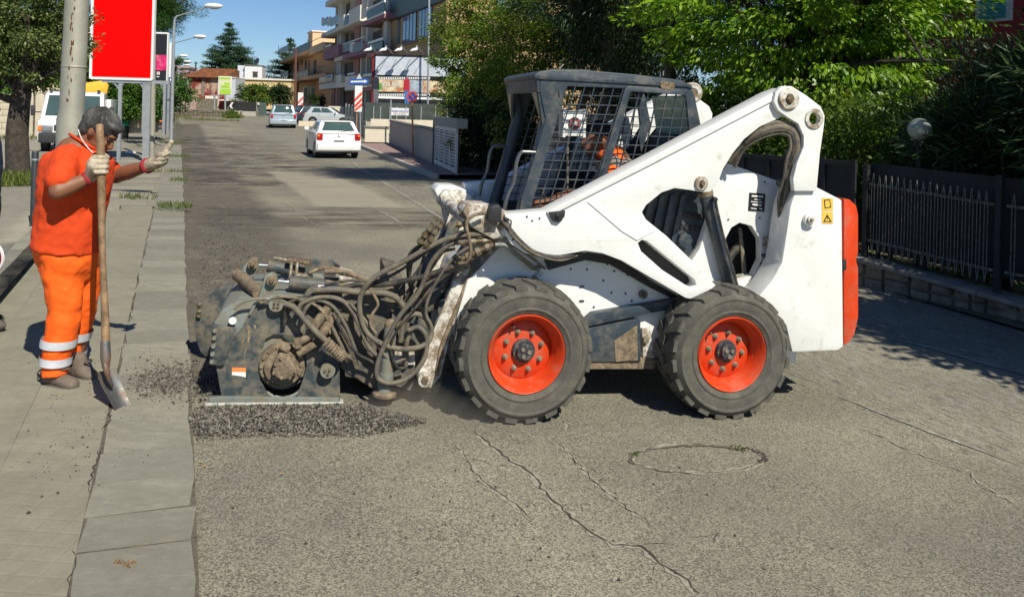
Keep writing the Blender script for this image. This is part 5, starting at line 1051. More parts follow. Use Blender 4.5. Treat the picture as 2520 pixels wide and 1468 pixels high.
# hoses
Hs = [
 (.022, M_HOSE, [(*pz(820,455),-.07),(*pz(900,490),-.09),(*pz(1000,600),-.11),(*pz(1100,710),-.12),(*pz(1200,800),-.11),(*pz(1300,890),-.1),(*pz(1390,930),-.06)]),
 (.024, M_HOSE, [(772,714,-.08),(830,712,-.09),(880,718,-.1),(950,722,-.1),(985,742,-.09),(1000,780,-.08),(998,840,-.07),(1000,872,-.05)]),
 (.020, M_HOSE, [(1195,575,-.28),(1130,580,-.28),(1075,598,-.26),(1000,640,-.2),(925,680,-.15),(890,722,-.12),(886,770,-.1),(905,820,-.1),(950,850,-.12),(1000,858,-.14),(1045,848,-.15),(1062,820,-.14),(1050,785,-.13),(1020,772,-.12),(995,790,-.12),(985,840,-.1)]),
 (.018, M_HOSE, [(1190,592,-.26),(1120,596,-.26),(1065,640,-.22),(1030,720,-.18),(985,775,-.16),(955,830,-.15),(930,890,-.14),(930,930,-.14),(965,942,-.14),(1010,925,-.14),(1045,880,-.15),(1050,830,-.15),(1030,805,-.14),(1005,812,-.13)]),
 (.021, M_HOSEK, [(1205,610,-.24),(1150,640,-.24),(1080,668,-.2),(1000,690,-.16),(940,700,-.1),(880,700,-.06),(820,715,-.05),(770,728,-.05),(740,760,-.05)]),
 (.018, M_HOSE, [(1215,600,-.24),(1120,660,-.2),(1060,690,-.16),(1010,740,-.1),(960,830,-.08),(935,905,-.06)]),
 (.017, M_HOSE, [(730,775,-.06),(745,745,-.07),(800,730,-.08),(850,745,-.08),(885,800,-.08),(905,850,-.08),(940,885,-.07)]),
 (.015, M_HOSE, [(740,800,-.05),(752,760,-.06),(780,738,-.07),(820,755,-.07),(850,800,-.07),(870,850,-.06),(885,895,-.06)]),
 (.016, M_HOSEK, [(700,800,-.04),(705,755,-.05),(730,735,-.06),(760,735,-.06)]),
 (.014, M_HOSE, [(770,745,-.05),(800,770,-.06),(825,820,-.06),(845,860,-.06)]),
 (.013, M_DUST, [(805,800,-.04),(830,835,-.05),(850,870,-.06),(870,885,-.05)]),
 (.011, M_DUST, [(905,705,-.1),(920,725,-.12),(930,750,-.12),(915,775,-.12),(912,800,-.12),(925,820,-.12)]),
 (.02, M_DUST, [(800,668,.3),(850,668,.3),(890,685,.28),(920,705,.22),(940,740,.1)]),
 (.014, M_DUST, [(760,672,.34),(790,660,.36),(830,662,.34),(865,678,.3)]),
 (.016, M_HOSEK, [(1040,600,-.2),(1010,625,-.14),(1005,670,-.1),(1012,720,-.06),(1005,750,0)]),
 (.012, M_HOSEK, [(1075,560,-.22),(1035,600,-.2),(1012,650,-.14),(1008,700,-.1)]),
 (.01, M_GREYG, [(575,760,-.03),(600,742,-.04),(640,735,-.05),(690,738,-.05),(720,752,-.05)]),
 (.011, M_HOSEK, [(1185,560,-.26),(1120,575,-.24),(1050,620,-.2),(985,665,-.14),(930,690,-.1),(860,690,-.04),(800,700,-.02)]), (.01, M_HOSEK, [(1140,650,-.2),(1070,700,-.18),(1020,760,-.16),(985,800,-.14),(962,850,-.13),(975,900,-.12),(1000,905,-.1)]), (.012, M_HOSE, [(860,745,-.09),(900,790,-.1),(930,850,-.1),(965,890,-.1),(1000,880,-.09)]), (.012, M_HOSEK, [(820,770,-.08),(850,830,-.09),(880,870,-.09),(915,890,-.08),(940,920,-.07)]), (.01, M_DUST, [(640,745,-.04),(690,730,-.06),(760,742,-.07),(800,775,-.07),(812,820,-.06)]), (.009, M_HOSEK, [(1090,545,-.22),(1060,575,-.2),(1040,640,-.16),(1020,690,-.12),(1000,720,-.08)]), (.013, M_HOSE, [(1225,575,-.26),(1170,600,-.26),(1110,640,-.23),(1060,720,-.18),(1048,770,-.16),(1062,810,-.15),(1040,850,-.13)]),
 (.018, M_HOSE, [(1010,812,-.1),(1000,850,-.09),(998,900,-.06)]), (.012, M_DUST, [(1052,690,-.1),(1060,650,-.14),(1090,620,-.2),(1120,612,-.24)]),
]
for i_, (r, m, pts) in enumerate(Hs): ltube('hose', [(x, y, PW+w_) for x, y, w_ in pts], r*.82, M_HOSE2 if (m is M_HOSE and i_ % 2) else m, planer, seg=9)
pts = spline([LO.v(*pz(x, y), PW+w_) for x, y, w_ in ((1180,790,-.12),(1240,845,-.11),(1290,890,-.1),(1330,930,-.09))], 10)
MB().tube(pts, [.03+.006*math.sin(i*1.7) for i in range(len(pts))], 10).build('hose_wrap', M_DUST, planer, local=True, smooth=60)
a, z = LO.q(985, 795, PW-.08)
for k in range(4): MB().tube(spline([(a+.02*math.cos(k*1.6), PW-.1, z+.03), (a+.03*math.cos(k+1), PW-.12, z), (a+.02*math.sin(k), PW-.09, z-.05-.02*k)], 4), .008, 6).build('tie_cord', M_DUST, planer, local=True)
# ------------------------------------------------------------------ people
CLOUDS = bpy.data.textures.new('cloth_folds', 'CLOUDS'); CLOUDS.noise_scale = .1; CLOUDS.noise_depth = 3
CLOUDS2 = bpy.data.textures.new('hair_folds', 'CLOUDS'); CLOUDS2.noise_scale = .025; CLOUDS2.noise_depth = 3
def organic(name, mb, vox, m, parent, it=4, disp=0, tex=None, local=False):
    t = mb.build('tmp', None, None, local=True, smooth=0)
    md = t.modifiers.new('r', 'REMESH'); md.mode = 'VOXEL'; md.voxel_size = vox; md.use_smooth_shade = True
    if it: sm = t.modifiers.new('s', 'SMOOTH'); sm.iterations = it; sm.factor = .5
    if disp: d = t.modifiers.new('d', 'DISPLACE'); d.texture = tex or CLOUDS; d.strength = disp; d.mid_level = .5; d.texture_coords = 'LOCAL'
    bpy.context.view_layer.update()
    me = bpy.data.meshes.new_from_object(t.evaluated_get(bpy.context.evaluated_depsgraph_get()))
    bpy.data.objects.remove(t); me.name = name; me.materials.clear(); me.materials.append(m)
    o_ = Vector() if local else OFF.get(parent.name, Vector()) if parent else Vector()
    me.transform(Matrix.Translation(-o_)); me.polygons.foreach_set('use_smooth', [True]*len(me.polygons))
    ob = bpy.data.objects.new(name, me); COL.objects.link(ob)
    if parent: ob.parent = parent
    OFF[ob.name] = o_; return ob
def caps(mb, p0, r0, p1, r1, seg=12):
    p0, p1 = Vector(p0), Vector(p1); d = (p1-p0); L_ = d.length; d.normalize(); pts = []; rr = []
    for k in range(4): t = k/4*math.pi/2; pts.append(p0-d*r0*math.cos(t)); rr.append(max(1e-3, r0*math.sin(t)))
    for k in range(5): pts.append(p0.lerp(p1, k/4)); rr.append(r0+(r1-r0)*k/4)
    for k in range(3, -1, -1): t = k/4*math.pi/2; pts.append(p1+d*r1*math.cos(t)); rr.append(max(1e-3, r1*math.sin(t)))
    mb.tube(pts, rr, seg)
def chain(mb, pts, rs, seg=12):
    for a, b, ra, rb in zip(pts[:-1], pts[1:], rs[:-1], rs[1:]): caps(mb, a, ra, b, rb, seg)
def loft(mb, rings, seg=20, cap=True):      # rings: (centre, half axis vector 1, half axis vector 2)
    vs = []; fs = []; n = len(rings)
    for c, e1, e2 in rings:
        for k in range(seg): t = 2*math.pi*k/seg; vs.append(Vector(c)+Vector(e1)*math.cos(t)+Vector(e2)*math.sin(t))
    for i in range(n-1):
        for k in range(seg): l = (k+1) % seg; fs.append((i*seg+k, i*seg+l, (i+1)*seg+l, (i+1)*seg+k))
    if cap: fs += [tuple(range(seg-1, -1, -1)), tuple((n-1)*seg+k for k in range(seg))]
    mb.add(vs, fs)
def pxloft(mb, rows, seg=22, cap=True):     # rows: (px, py, half width px, Y, half depth m)
    loft(mb, [(P(x, y, Y), P(x+hw, y+sl, Y)-P(x, y, Y), Vector((0, hd, 0))) for x, y, hw, Y, hd, sl in [(*r, 0) if len(r) == 5 else r for r in rows]], seg, cap)
M_SKIN = mat('tanned_skin', (.215, .088, .045), .55, var=.12, vs=20)
M_SKIND = mat('hairy_forearm', (.27, .12, .07), .6, var=.25, vs=45)
M_SHIRT = mat('orange_tshirt', (.62, .05, .001), .85, var=.08, vs=9, bump=.25, bs=25)
M_HIVIS = mat('orange_trousers', (.92, .12, .002), .8, var=.08, vs=8, bump=.25, bs=20)
M_REFL = mat('reflective_band', (.55, .57, .6), .35, var=.12, vs=30)
M_HAIR = mat('grey_hair', (.05, .048, .045), .6, var=.45, vs=45, bump=.15, bs=110)
M_GLOVE = mat('work_glove', (.48, .41, .3), .85, var=.2, vs=20, dirt=(.2, .16, .11), damt=.35, ds=18, bump=.4, bs=50)
M_GCUFF = mat('glove_cuff', (.28, .02, .025), .8)
M_SHOE = mat('dusty_work_shoe', (.14, .11, .085), .85, var=.25, vs=15, bump=.3, bs=50)
M_SOLE = mat('shoe_sole', (.09, .08, .065), .9)
M_WOOD = mat('worn_ash_handle', (.27, .165, .085), .6, var=.35, vs=9, dirt=(.12, .075, .04), damt=.4, ds=12)
M_BLADE = mat('shovel_steel', (.2, .2, .19), .42, .7, var=.3, vs=10, dirt=(.24, .12, .075), damt=.4, ds=7)

wb = G(160, 958); wb.z = gz(wb.x, wb.y)
worker = thing('person', 'worker in orange t-shirt and trousers leaning on a shovel, arm stretched out', 'person', wb)
YB = 5.02
# body: head, neck, arms in one surface
body = MB()
tilt = R(36); hf = Vector((math.cos(tilt), 0, -math.sin(tilt))); hu = Vector((math.sin(tilt), 0, math.cos(tilt))); hs = Vector((0, 1, 0))
hm = Matrix((hf, hs, hu)).transposed()
HC = P(247, 322, YB)
def hp(f, s, u): return HC+hf*f+hs*s+hu*u
body.ball(HC+hu*.01, (.098, .076, .105), 20, 14, m=hm)
body.ball(hp(.03, 0, -.06), (.072, .058, .062), 16, 10, m=hm)           # jaw
body.ball(hp(.075, 0, -.10), (.024, .028, .022), 10, 8, m=hm)           # chin
body.ball(hp(.105, 0, -.035), (.02, .014, .03), 10, 8, m=hm); body.ball(hp(.116, 0, -.047), (.015, .018, .013), 10, 8, m=hm)   # nose
body.ball(hp(.09, 0, .022), (.02, .05, .014), 10, 8, m=hm)              # brow
for s in (-1, 1):
    body.ball(hp(-.012, s*.08, -.012), (.022, .01, .034), 10, 8, m=hm)  # ear
    body.ball(hp(.075, s*.04, -.035), (.028, .022, .024), 10, 8, m=hm)  # cheek
body.ball(hp(.095, 0, -.077), (.014, .024, .008), 10, 8, m=hm)          # lips
chain(body, [hp(-.02, 0, -.07), P(205, 352, YB), P(188, 385, YB)], [.06, .06, .06])
sh_n, el_n, wr_n = P(160, 392, 4.80), P(143, 470, 4.70), P(222, 437, 4.80)
sh_f, el_f, wr_f = P(232, 400, 5.20), P(285, 433, 5.22), P(375, 404, 5.10)
chain(body, [sh_n.lerp(el_n, .3), el_n], [.05, .052]); chain(body, [el_n, el_n.lerp(wr_n, .35), wr_n], [.05, .053, .032])
chain(body, [sh_f.lerp(el_f, .3), el_f], [.05, .05]); chain(body, [el_f, el_f.lerp(wr_f, .35), wr_f], [.048, .05, .031])
chain(body, [P(188, 385, YB), P(170, 600, YB)], [.13, .14])
for (a, b, c, Y0) in (((155,640),(160,770),(140,930),4.93), ((207,640),(205,770),(178,910),5.12)): chain(body, [P(*a, Y0), P(*b, Y0), P(*c, Y0-.01)], [.08, .06, .045])
organic('body', body, .009, M_SKIN, worker, 3)
for s in (-1, 1):
    MB().ball(hp(.089, s*.032, .0), (.012, .016, .01), 10, 8, m=hm).build('eye', mat('eye_dark', (.03, .02, .018), .3), worker)
hair = MB(); hair.ball(hp(-.022, 0, .042), (.115, .09, .098), 18, 12, m=hm); hair.ball(hp(-.065, 0, -.015), (.062, .078, .085), 14, 10, m=hm); hair.ball(hp(.06, 0, .078), (.055, .07, .035), 14, 10, m=hm)
hr = organic('hair', hair, .009, M_HAIR, worker, 3, .004, CLOUDS2)
rr = random.Random(3); hl = MB()
for k in range(1500):                                                   # combed strands lying on the head
    th, ph = rr.uniform(0, 2*math.pi), math.acos(rr.uniform(-.25, 1))
    d = Vector((math.sin(ph)*math.cos(th), math.sin(ph)*math.sin(th), math.cos(ph)))
    pt_ = lambda e, g: hp(-.022+e.x*(.116+g), e.y*(.091+g), .042+e.z*(.099+g))
    flow = d-Vector((-.55, 0, .83)); flow = (flow-d*flow.dot(d)).normalized(); L_ = rr.uniform(.25, .5)
    e1 = (d+flow*L_*.5).normalized(); e2 = (d+flow*L_).normalized(); g = rr.uniform(-.002, .0015)
    hl.tube([pt_(d, -.004), pt_(e1, g+.002), pt_(e2, g-.003)], [.0022, .0024, .0008], 4)
hl.build('hair_locks', M_HAIR, worker, smooth=60)
# t-shirt
sh = MB()
pxloft(sh, [(200,352,30,YB,.075),(195,362,46,YB,.10),(190,378,68,YB,.18),(188,400,82,YB,.215),(188,440,83,YB,.225),(182,480,80,YB,.22),(175,520,77,YB,.212),(170,560,78,YB,.212),(166,595,78,YB,.22,8),(164,612,78,YB,.225,12)])
caps(sh, P(168, 390, 4.88), .088, P(146, 440, 4.74), .083); caps(sh, P(225, 395, 5.15), .085, P(272, 425, 5.215), .072)
organic('t_shirt', sh, .011, M_SHIRT, worker, 4, .03)
col = [P(205+34*math.cos(t), 350+20*math.cos(t), YB+.08*math.sin(t)) for t in np.linspace(0, 2*math.pi, 20, endpoint=False)]
MB().tube(col, .009, 8, closed=True).build('collar', M_SHIRT, worker, smooth=60)
cord = spline([P(192,318,YB-.07), P(200,340,YB-.082), P(215,362,YB-.085), P(232,378,YB-.07), P(252,388,YB-.02)], 6)
MB().tube(cord, .0032, 6).build('neck_cord', M_PRINTW, worker, smooth=60)
# trousers with reflective bands
LN = [(150,600,58,4.98,.18),(150,650,48,4.95,.12),(157,700,43,4.94,.105),(160,750,39,4.935,.095),(154,800,36,4.93,.092),(144,845,36,4.925,.095),(138,880,31,4.92,.088),(134,922,29,4.91,.09)]
LFr = [(195,610,44,5.08,.17),(205,650,36,5.1,.115),(207,700,34,5.11,.105),(206,750,31,5.115,.1),(197,800,28,5.12,.092),(184,845,26,5.12,.088),(177,880,24,5.12,.083),(174,908,24,5.12,.085)]
tr = MB(); pxloft(tr, LN); pxloft(tr, LFr); pxloft(tr, [(164,590,74,YB,.2),(166,620,74,YB,.205),(172,660,62,YB,.19),(178,690,40,YB,.12)])
organic('trousers', tr, .011, M_HIVIS, worker, 3, .034)
def row_at(rows, y):
    for a, b in zip(rows[:-1], rows[1:]):
        if a[1] <= y <= b[1]: t = (y-a[1])/(b[1]-a[1]); return [p+(q-p)*t for p, q in zip(a, b)]
for rows, y0, y1 in ((LN, 830, 850), (LN, 873, 893), (LFr, 812, 832), (LFr, 858, 876)):
    b = MB(); rws = []
    for k in range(4):
        r_ = row_at(rows, y0+(y1-y0)*k/3); rws.append((r_[0], r_[1], r_[2]*1.04+3.2, r_[3], r_[4]*1.02+.011, 5))
    pxloft(b, rws, 24, False); b.build('reflective_band', M_REFL, worker, smooth=60)
# shoes
def shoe(hx, hy, tx, ty, Y):
    h, t = G(hx, hy), G(tx, ty); d = (t-h); L_ = d.length; d.normalize(); s = Vector((-d.y, d.x, 0)); z = Vector((0,0,1)); b = MB()
    m = MB(); loft(m, [(h+d*(L_*f)+z*zz, s*wd, z*zr) for f, zz, wd, zr in ((.02,.07,.03,.05),(.12,.075,.042,.06),(.3,.075,.044,.062),(.45,.062,.046,.05),(.62,.05,.05,.04),(.82,.043,.05,.034),(.95,.037,.038,.026),(1.0,.033,.02,.014))], 16)
    caps(m, h+d*.09+z*.08, .05, h+d*.08+z*.13, .048)
    o = organic('shoe', m, .008, M_SHOE, worker, 3)
    out = [h+s*.0, h+d*.03+s*.038, h+d*L_*.35+s*.042, h+d*L_*.7+s*.052, h+d*L_*.92+s*.042, h+d*L_*1.02, h+d*L_*.92-s*.042, h+d*L_*.7-s*.052, h+d*L_*.35-s*.042, h+d*.03-s*.038]
    MB().add([p+z*.002+z*.0 for p in out]+[p+z*.03 for p in out], [tuple(range(9, -1, -1)), tuple(range(10, 20))]+[(i, (i+1) % 10, 10+(i+1) % 10, 10+i) for i in range(10)]).build('sole', M_SOLE, o, bevel=.006)
    MB().tube([h+d*.14+s*.03+z*.125, h+d*.17+z*.128, h+d*.14-s*.03+z*.125], .006, 6).build('lace', M_SOLE, o)
shoe(106, 950, 190, 962, 4.87); shoe(165, 930, 236, 940, 5.1)
# gloves: palm, four fingers closed on the handle, thumb
def handle_pt(t): return P(245, 308, 4.80).lerp(P(260, 878, 4.60), t)
hax = (handle_pt(1)-handle_pt(0)).normalized()
g = MB(); cpt = handle_pt(.178)                                          # middle of the grip
pal = cpt+Vector((-.03, -.012, 0)); chain(g, [wr_n, pal], [.036, .045]); g.ball(pal, (.04, .034, .055), 14, 10)
side = Vector((0, -1, 0))
for k in range(4):
    c = handle_pt(.178)+hax*(-.048+.03*k); rr_ = .0125 if k < 3 else .011; R_ = .037-.002*abs(k-1)
    pts = [c+Vector((math.cos(t)*R_, math.sin(t)*R_, 0)) for t in np.linspace(math.pi*1.1, math.pi*(2.55-.08*k), 6)]
    chain(g, pts, [rr_*1.15, rr_*1.1, rr_*1.05, rr_, rr_, rr_*.9], 8)
c = handle_pt(.178)-hax*.045; chain(g, [pal+Vector((0, .01, .04)), c+Vector((-.01, .03, .02)), c+Vector((.028, .03, .0)), c+Vector((.04, .005, -.004))], [.017, .015, .0135, .011], 8)
organic('glove', g, .0055, M_GLOVE, worker, 2, .006)
def cuff(a, b, r, sc=.014):
    d = (b-a).normalized(); MB().lathe([(r, -sc), (r+.006, 0), (r, sc)], a, d, 18, cap0=False).build('glove_cuff', M_GCUFF, worker)
cuff(wr_n.lerp(el_n, .12), wr_n, .041)
g = MB(); fd = (wr_f-el_f).normalized(); pal = wr_f+fd*.075+Vector((0, 0, .012))
chain(g, [wr_f-fd*.03, wr_f+fd*.03, pal], [.04, .04, .042]); g.ball(pal, (.044, .034, .045), 14, 10)
upv = Vector((.35, -.05, .93)).normalized()
for k in range(3):                                                       # curled fingers
    b0 = pal+fd*(.03)+upv*(.028-.026*k)+Vector((0, -.012, 0)); k2 = b0+fd*(.042-.004*k)+Vector((0, -.022, .0)); k3 = k2+Vector((-.018, -.03, -.012)); k4 = k3+Vector((-.03, .0, -.004))
    chain(g, [b0, k2, k3, k4], [.0155, .0145, .0135, .012], 8)
b0 = pal+upv*.03+fd*.01; chain(g, [b0, b0+upv*.03+fd*.01, b0+upv*.056+fd*.018, b0+upv*.076+fd*.024], [.023, .021, .02, .017], 8)   # raised finger
b0 = pal+Vector((-.01, -.03, .012)); chain(g, [b0, b0+fd*.03+Vector((0, -.016, .014)), b0+fd*.062+Vector((0, -.016, .01))], [.017, .015, .012], 8)
organic('glove', g, .0055, M_GLOVE, worker, 2, .006); cuff(wr_f-fd*.045, wr_f, .045)

# shovel
sv = thing('shovel', 'wooden handled square shovel with worn steel blade standing on the pavement', 'shovel', G(312, 1018))
hpnts = [handle_pt(t)+Vector((math.sin(t*9)*.003, 0, 0)) for t in np.linspace(0, 1, 14)]
MB().tube([hpnts[0]-hax*.006]+hpnts, [.014]+[.021+.003*math.sin(t*8) for t in np.linspace(0, 1, 14)], 12).build('handle', M_WOOD, sv, smooth=60)
b0 = handle_pt(1)
MB().tube([b0-hax*.09, b0, b0+hax*.06], [.026, .029, .02], 12).build('socket', M_BLADE, sv, smooth=50)
TL, TR, BR, BL = P(238, 916, 4.60), P(284, 904, 4.70), G(332, 1010), G(294, 1025); V = []; F = []; n1, n2 = 10, 8
for side_ in (0, 1):
    for i in range(n1+1):
        for j in range(n2+1):
            s_, t_ = j/n2, i/n1; p = TL.lerp(TR, s_).lerp(BL.lerp(BR, s_), t_)
            p = p+Vector((-.35, .45, -.3)).normalized()*(.05*math.sin(math.pi*t_*.8)*(.6)+.02*(1-(2*s_-1)**2)*(1-t_*.5))+Vector((.0, 0, .004*side_))+Vector((.002, -.004, 0))*side_
            V.append(p)
N1 = (n1+1)*(n2+1)
for i in range(n1):
    for j in range(n2):
        a = i*(n2+1)+j; F.append((a, a+1, a+n2+2, a+n2+1)); F.append((a+N1, a+N1+n2+1, a+N1+n2+2, a+N1+1))
bd = [j for j in range(n2+1)]+[i*(n2+1)+n2 for i in range(1, n1+1)]+[n1*(n2+1)+j for j in range(n2-1, -1, -1)]+[i*(n2+1) for i in range(n1-1, 0, -1)]
for a, b in zip(bd, bd[1:]+bd[:1]): F.append((a, b, b+N1, a+N1))
MB().add(V, F).build('blade', M_BLADE, sv, smooth=60)
MB().tube(spline([b0+hax*.03+Vector((0, -.01, 0)), b0+hax*.1+Vector((.012, -.005, 0)), TL.lerp(TR, .5).lerp(BL.lerp(BR, .5), .4)+Vector((-.01, -.002, 0))], 5), [.016]*5+[.013]*3+[.01]*2+[.005], 8).build('socket_strap', M_BLADE, sv, smooth=60)

# ---- other people
M_DARKCL = mat('dark_clothes', (.02, .02, .024), .85, var=.2); M_JEAN = mat('dark_jeans', (.03, .035, .05), .85, var=.2)
M_VEST = mat('grey_vest', (.2, .18, .165), .85, var=.15, bump=.3, bs=25); M_BLUEJ = mat('navy_jacket', (.012, .025, .06), .8, var=.25, bump=.4, bs=22)
def standing(label, base, h, face, top, legs, armpose=None, vox=.02):
    s = h/1.75; t = thing('person', label, 'person', base); f = Vector((math.cos(face), math.sin(face), 0)); l = Vector((-f.y, f.x, 0)); z = Vector((0, 0, 1)); B = Vector(base)
    def q(a, b, c): return B+(f*a+l*b+z*c)*s
    mb = MB(); mb.ball(q(0, 0, 1.62), (.095*s, .078*s, .12*s), 14, 10); mb.ball(q(.095, 0, 1.6), .02*s, 8, 6); mb.ball(q(.03, 0, 1.54), (.06*s, .055*s, .05*s), 10, 8)
    chain(mb, [q(0, 0, 1.54), q(-.01, 0, 1.42), q(0, 0, 1.0)], [.058*s, .1*s, .1*s])
    arms = armpose or [[(0, .2, 1.4), (-.02, .27, 1.12), (.06, .24, .88), (.08, .23, .8)], [(0, -.2, 1.4), (-.02, -.27, 1.12), (.06, -.24, .88), (.08, -.23, .8)]]
    for A in arms: chain(mb, [q(*p) for p in A], [.055*s, .045*s, .032*s, .036*s])
    for b in (.1, -.1): chain(mb, [q(0, b, .92), q(.02, b, .5), q(0, b, .08)], [.085*s, .06*s, .045*s])
    organic('body', mb, vox*s*.8, M_SKIN, t, 2)
    mb = MB(); loft(mb, [(q(-.01, 0, c), l*(wd*s), f*(dp*s)) for c, wd, dp in ((.9, .18, .13), (1.05, .18, .13), (1.25, .2, .14), (1.38, .2, .125), (1.46, .1, .09))], 16)
    for A in arms: chain(mb, [q(*p) for p in A[:3]], [.075*s, .062*s, .05*s])
    organic('jacket', mb, vox*s, top, t, 3, .02*s)
    mb = MB(); loft(mb, [(q(0, 0, c), l*(wd*s), f*(dp*s)) for c, wd, dp in ((.78, .17, .12), (.98, .175, .13))], 16)
    for b in (.09, -.09): chain(mb, [q(0, b, .86), q(.02, b, .48), q(0, b, .08)], [.1*s, .08*s, .068*s])
    organic('trousers', mb, vox*s, legs, t, 3, .02*s)
    mb = MB(); mb.ball(q(-.012, 0, 1.66), (.103*s, .09*s, .1*s), 14, 10); organic('hair', mb, .015*s, mat('dark_hair', (.02, .016, .013), .7), t, 2)
    for b in (.1, -.1):
        mb = MB(); mb.ball(q(.06, b, .04), (.13*s if abs(f.x) > .7 else .06*s, .13*s if abs(f.y) > .7 else .06*s, .05*s), 12, 8); mb.build('shoe', M_SOLE, t)
    return t
standing('dark clothed person standing in the shade of the hedge behind the loader cab', RF(9.5, 7.25), 1.72, math.atan2(-RN.y, -RN.x), M_DARKCL, M_JEAN)
standing('distant worker in orange trousers half hidden behind the sign posts', G(358, 331), 1.75, R(-20), M_DARKCL, M_HIVIS)
M_STOPR = mat('sign_dark_red', (.22, .008, .012), .4)
bp_ = P(-58, 950, 5.9); bp_ = Vector((bp_.x, bp_.y, gz(bp_.x, bp_.y)+.02))
standing('person in navy blue jacket at the pavement edge beside a round red paddle', bp_, 1.74, R(35), M_BLUEJ, M_JEAN, [[(0, .2, 1.4), (.0, .28, 1.15), (-.02, .26, .92), (-.03, .24, .8)], [(0, -.2, 1.4), (.04, -.3, 1.12), (-.04, -.26, .9), (-.06, -.22, .8)]])
pd = thing('stop_paddle', 'round red and white hand paddle at the pavement edge', 'sign', (P(-28, 640, 5.6).x, 5.6, gz(-3.4, 5.6)+.02))
pc = P(-28, 634, 5.6); MB().lathe([(0, -.006), (.105, -.006), (.105, .006), (0, .006)], pc, (.15, 1, 0), 32).build('red_disc', M_STOPR, pd); MB().lathe([(.105, -.007), (.118, -.007), (.118, .007), (.105, .007)], pc, (.15, 1, 0), 32, closed=True).build('white_rim', M_PRINTW, pd)
MB().cyl(Vector((pc.x, pc.y+.012, gz(pc.x, pc.y)+.02)), pc+Vector((0, .012, 0)), .012).build('stick', M_WOOD, pd)

# driver, seated in the cab
dr = thing('person', 'driver in grey and orange vest sitting inside the caged loader cab', 'person', LO.o, LTH); OFF[dr.name] = Vector()
DWc = (CW0+CW1)/2
def dv(zx, zy, w_): return LO.v(*cz(zx, zy), w_)
mb = MB(); hc = dv(985, 585, DWc-.1); mb.ball(hc, (.1, .078, .12), 18, 12); mb.ball(hc+Vector((-.045, 0, -.06)), (.062, .055, .06), 12, 8); mb.ball(hc+Vector((-.105, 0, -.03)), (.022, .016, .028), 8, 8)
for s in (-1, 1): mb.ball(hc+Vector((.01, s*.08, -.015)), (.022, .012, .034), 8, 8)
chain(mb, [hc+Vector((.02, 0, -.09)), dv(1120, 760, DWc-.08), dv(1150, 1050, DWc-.08)], [.06, .11, .13])
a_n = [dv(1100, 800, CW0+.14), dv(960, 1010, CW0+.12), dv(760, 1010, CW0+.12), dv(600, 1060, CW0+.14), dv(540, 1075, CW0+.15)]
chain(mb, a_n, [.065, .055, .045, .035, .04]); chain(mb, [dv(1100, 800, CW1-.22), dv(960, 1010, CW1-.18), dv(640, 1050, CW1-.2)], [.065, .05, .035])
chain(mb, [dv(1150, 1150, DWc-.15), dv(850, 1100, DWc-.15), dv(700, 1350, DWc-.15)], [.085, .07, .05]); chain(mb, [dv(1150, 1150, DWc+.1), dv(850, 1100, DWc+.1), dv(700, 1350, DWc+.1)], [.085, .07, .05])
organic('body', mb, .012, M_SKIN, dr, 3, local=True)
mb = MB(); loft(mb, [(dv(x, y, DWc-.06), Vector((hw, 0, 0)), Vector((0, hd, 0))) for x, y, hw, hd in ((1100,700,.09,.1),(1110,750,.13,.2),(1140,860,.15,.22),(1150,1000,.15,.2),(1150,1150,.16,.19))], 16)
chain(mb, a_n[:2], [.085, .07]); organic('vest', mb, .014, M_VEST, dr, 3, .02, local=True)
mb = MB(); chain(mb, [hc+Vector((.03, -.03, -.1)), dv(1130, 700, DWc-.14), dv(1150, 800, DWc-.2)], [.045, .05, .05]); chain(mb, [dv(1100,820,CW0+.09), dv(1000,900,CW0+.07)], [.05,.045]); organic('orange_strap', mb, .014, M_HIVIS, dr, 2, local=True)
mb = MB(); mb.ball(hc+Vector((.012, 0, .055)), (.108, .086, .078), 16, 10); mb.ball(hc+Vector((-.1, 0, .05)), (.06, .06, .014), 12, 6); organic('cap', mb, .011, M_DARKCL, dr, 2, local=True)
# ------------------------------------------------------------------ vegetation
def leaf_mat(name, dark, light, trl=.35, rough=.5, yel=None):
    m, N, L, b = nodes(name); nb = NB(N, L); geo = N.new('ShaderNodeNewGeometry')
    c = nb.mix(geo.outputs['Random Per Island'], dark, light)
    if yel: c = nb.mix(nb.ramp(nb.noise(geo.outputs['Position'], .9, 3), .5, .66, 0, .8), c, yel)
    L.new(c, b.inputs['Base Color']); b.inputs['Roughness'].default_value = rough; b.inputs['Specular IOR Level'].default_value = .35
    t = N.new('ShaderNodeBsdfTranslucent'); L.new(nb.mix(1., c, (1.25, 1.35, .5), 'MULTIPLY'), t.inputs[0])
    mx = N.new('ShaderNodeMixShader'); mx.inputs[0].default_value = trl; L.new(b.outputs[0], mx.inputs[1]); L.new(t.outputs[0], mx.inputs[2])
    L.new(mx.outputs[0], N['Material Output'].inputs[0]); return m
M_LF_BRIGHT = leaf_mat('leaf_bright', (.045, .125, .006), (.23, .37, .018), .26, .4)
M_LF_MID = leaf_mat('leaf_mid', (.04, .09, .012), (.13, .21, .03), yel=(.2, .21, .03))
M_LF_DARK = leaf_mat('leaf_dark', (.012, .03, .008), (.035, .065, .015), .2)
M_LF_OAK = leaf_mat('leaf_oak', (.03, .06, .012), (.16, .2, .05), .2, .5)
M_LF_OLE = leaf_mat('leaf_oleander', (.015, .04, .012), (.05, .085, .025), .2)
M_LF_CEDAR = leaf_mat('needle_cedar', (.015, .05, .02), (.05, .10, .03), .15)
M_LF_PINE = leaf_mat('needle_pine', (.012, .05, .006), (.05, .12, .015), .15)
M_LF_IVY = leaf_mat('leaf_ivy', (.03, .09, .01), (.09, .18, .02), .25)
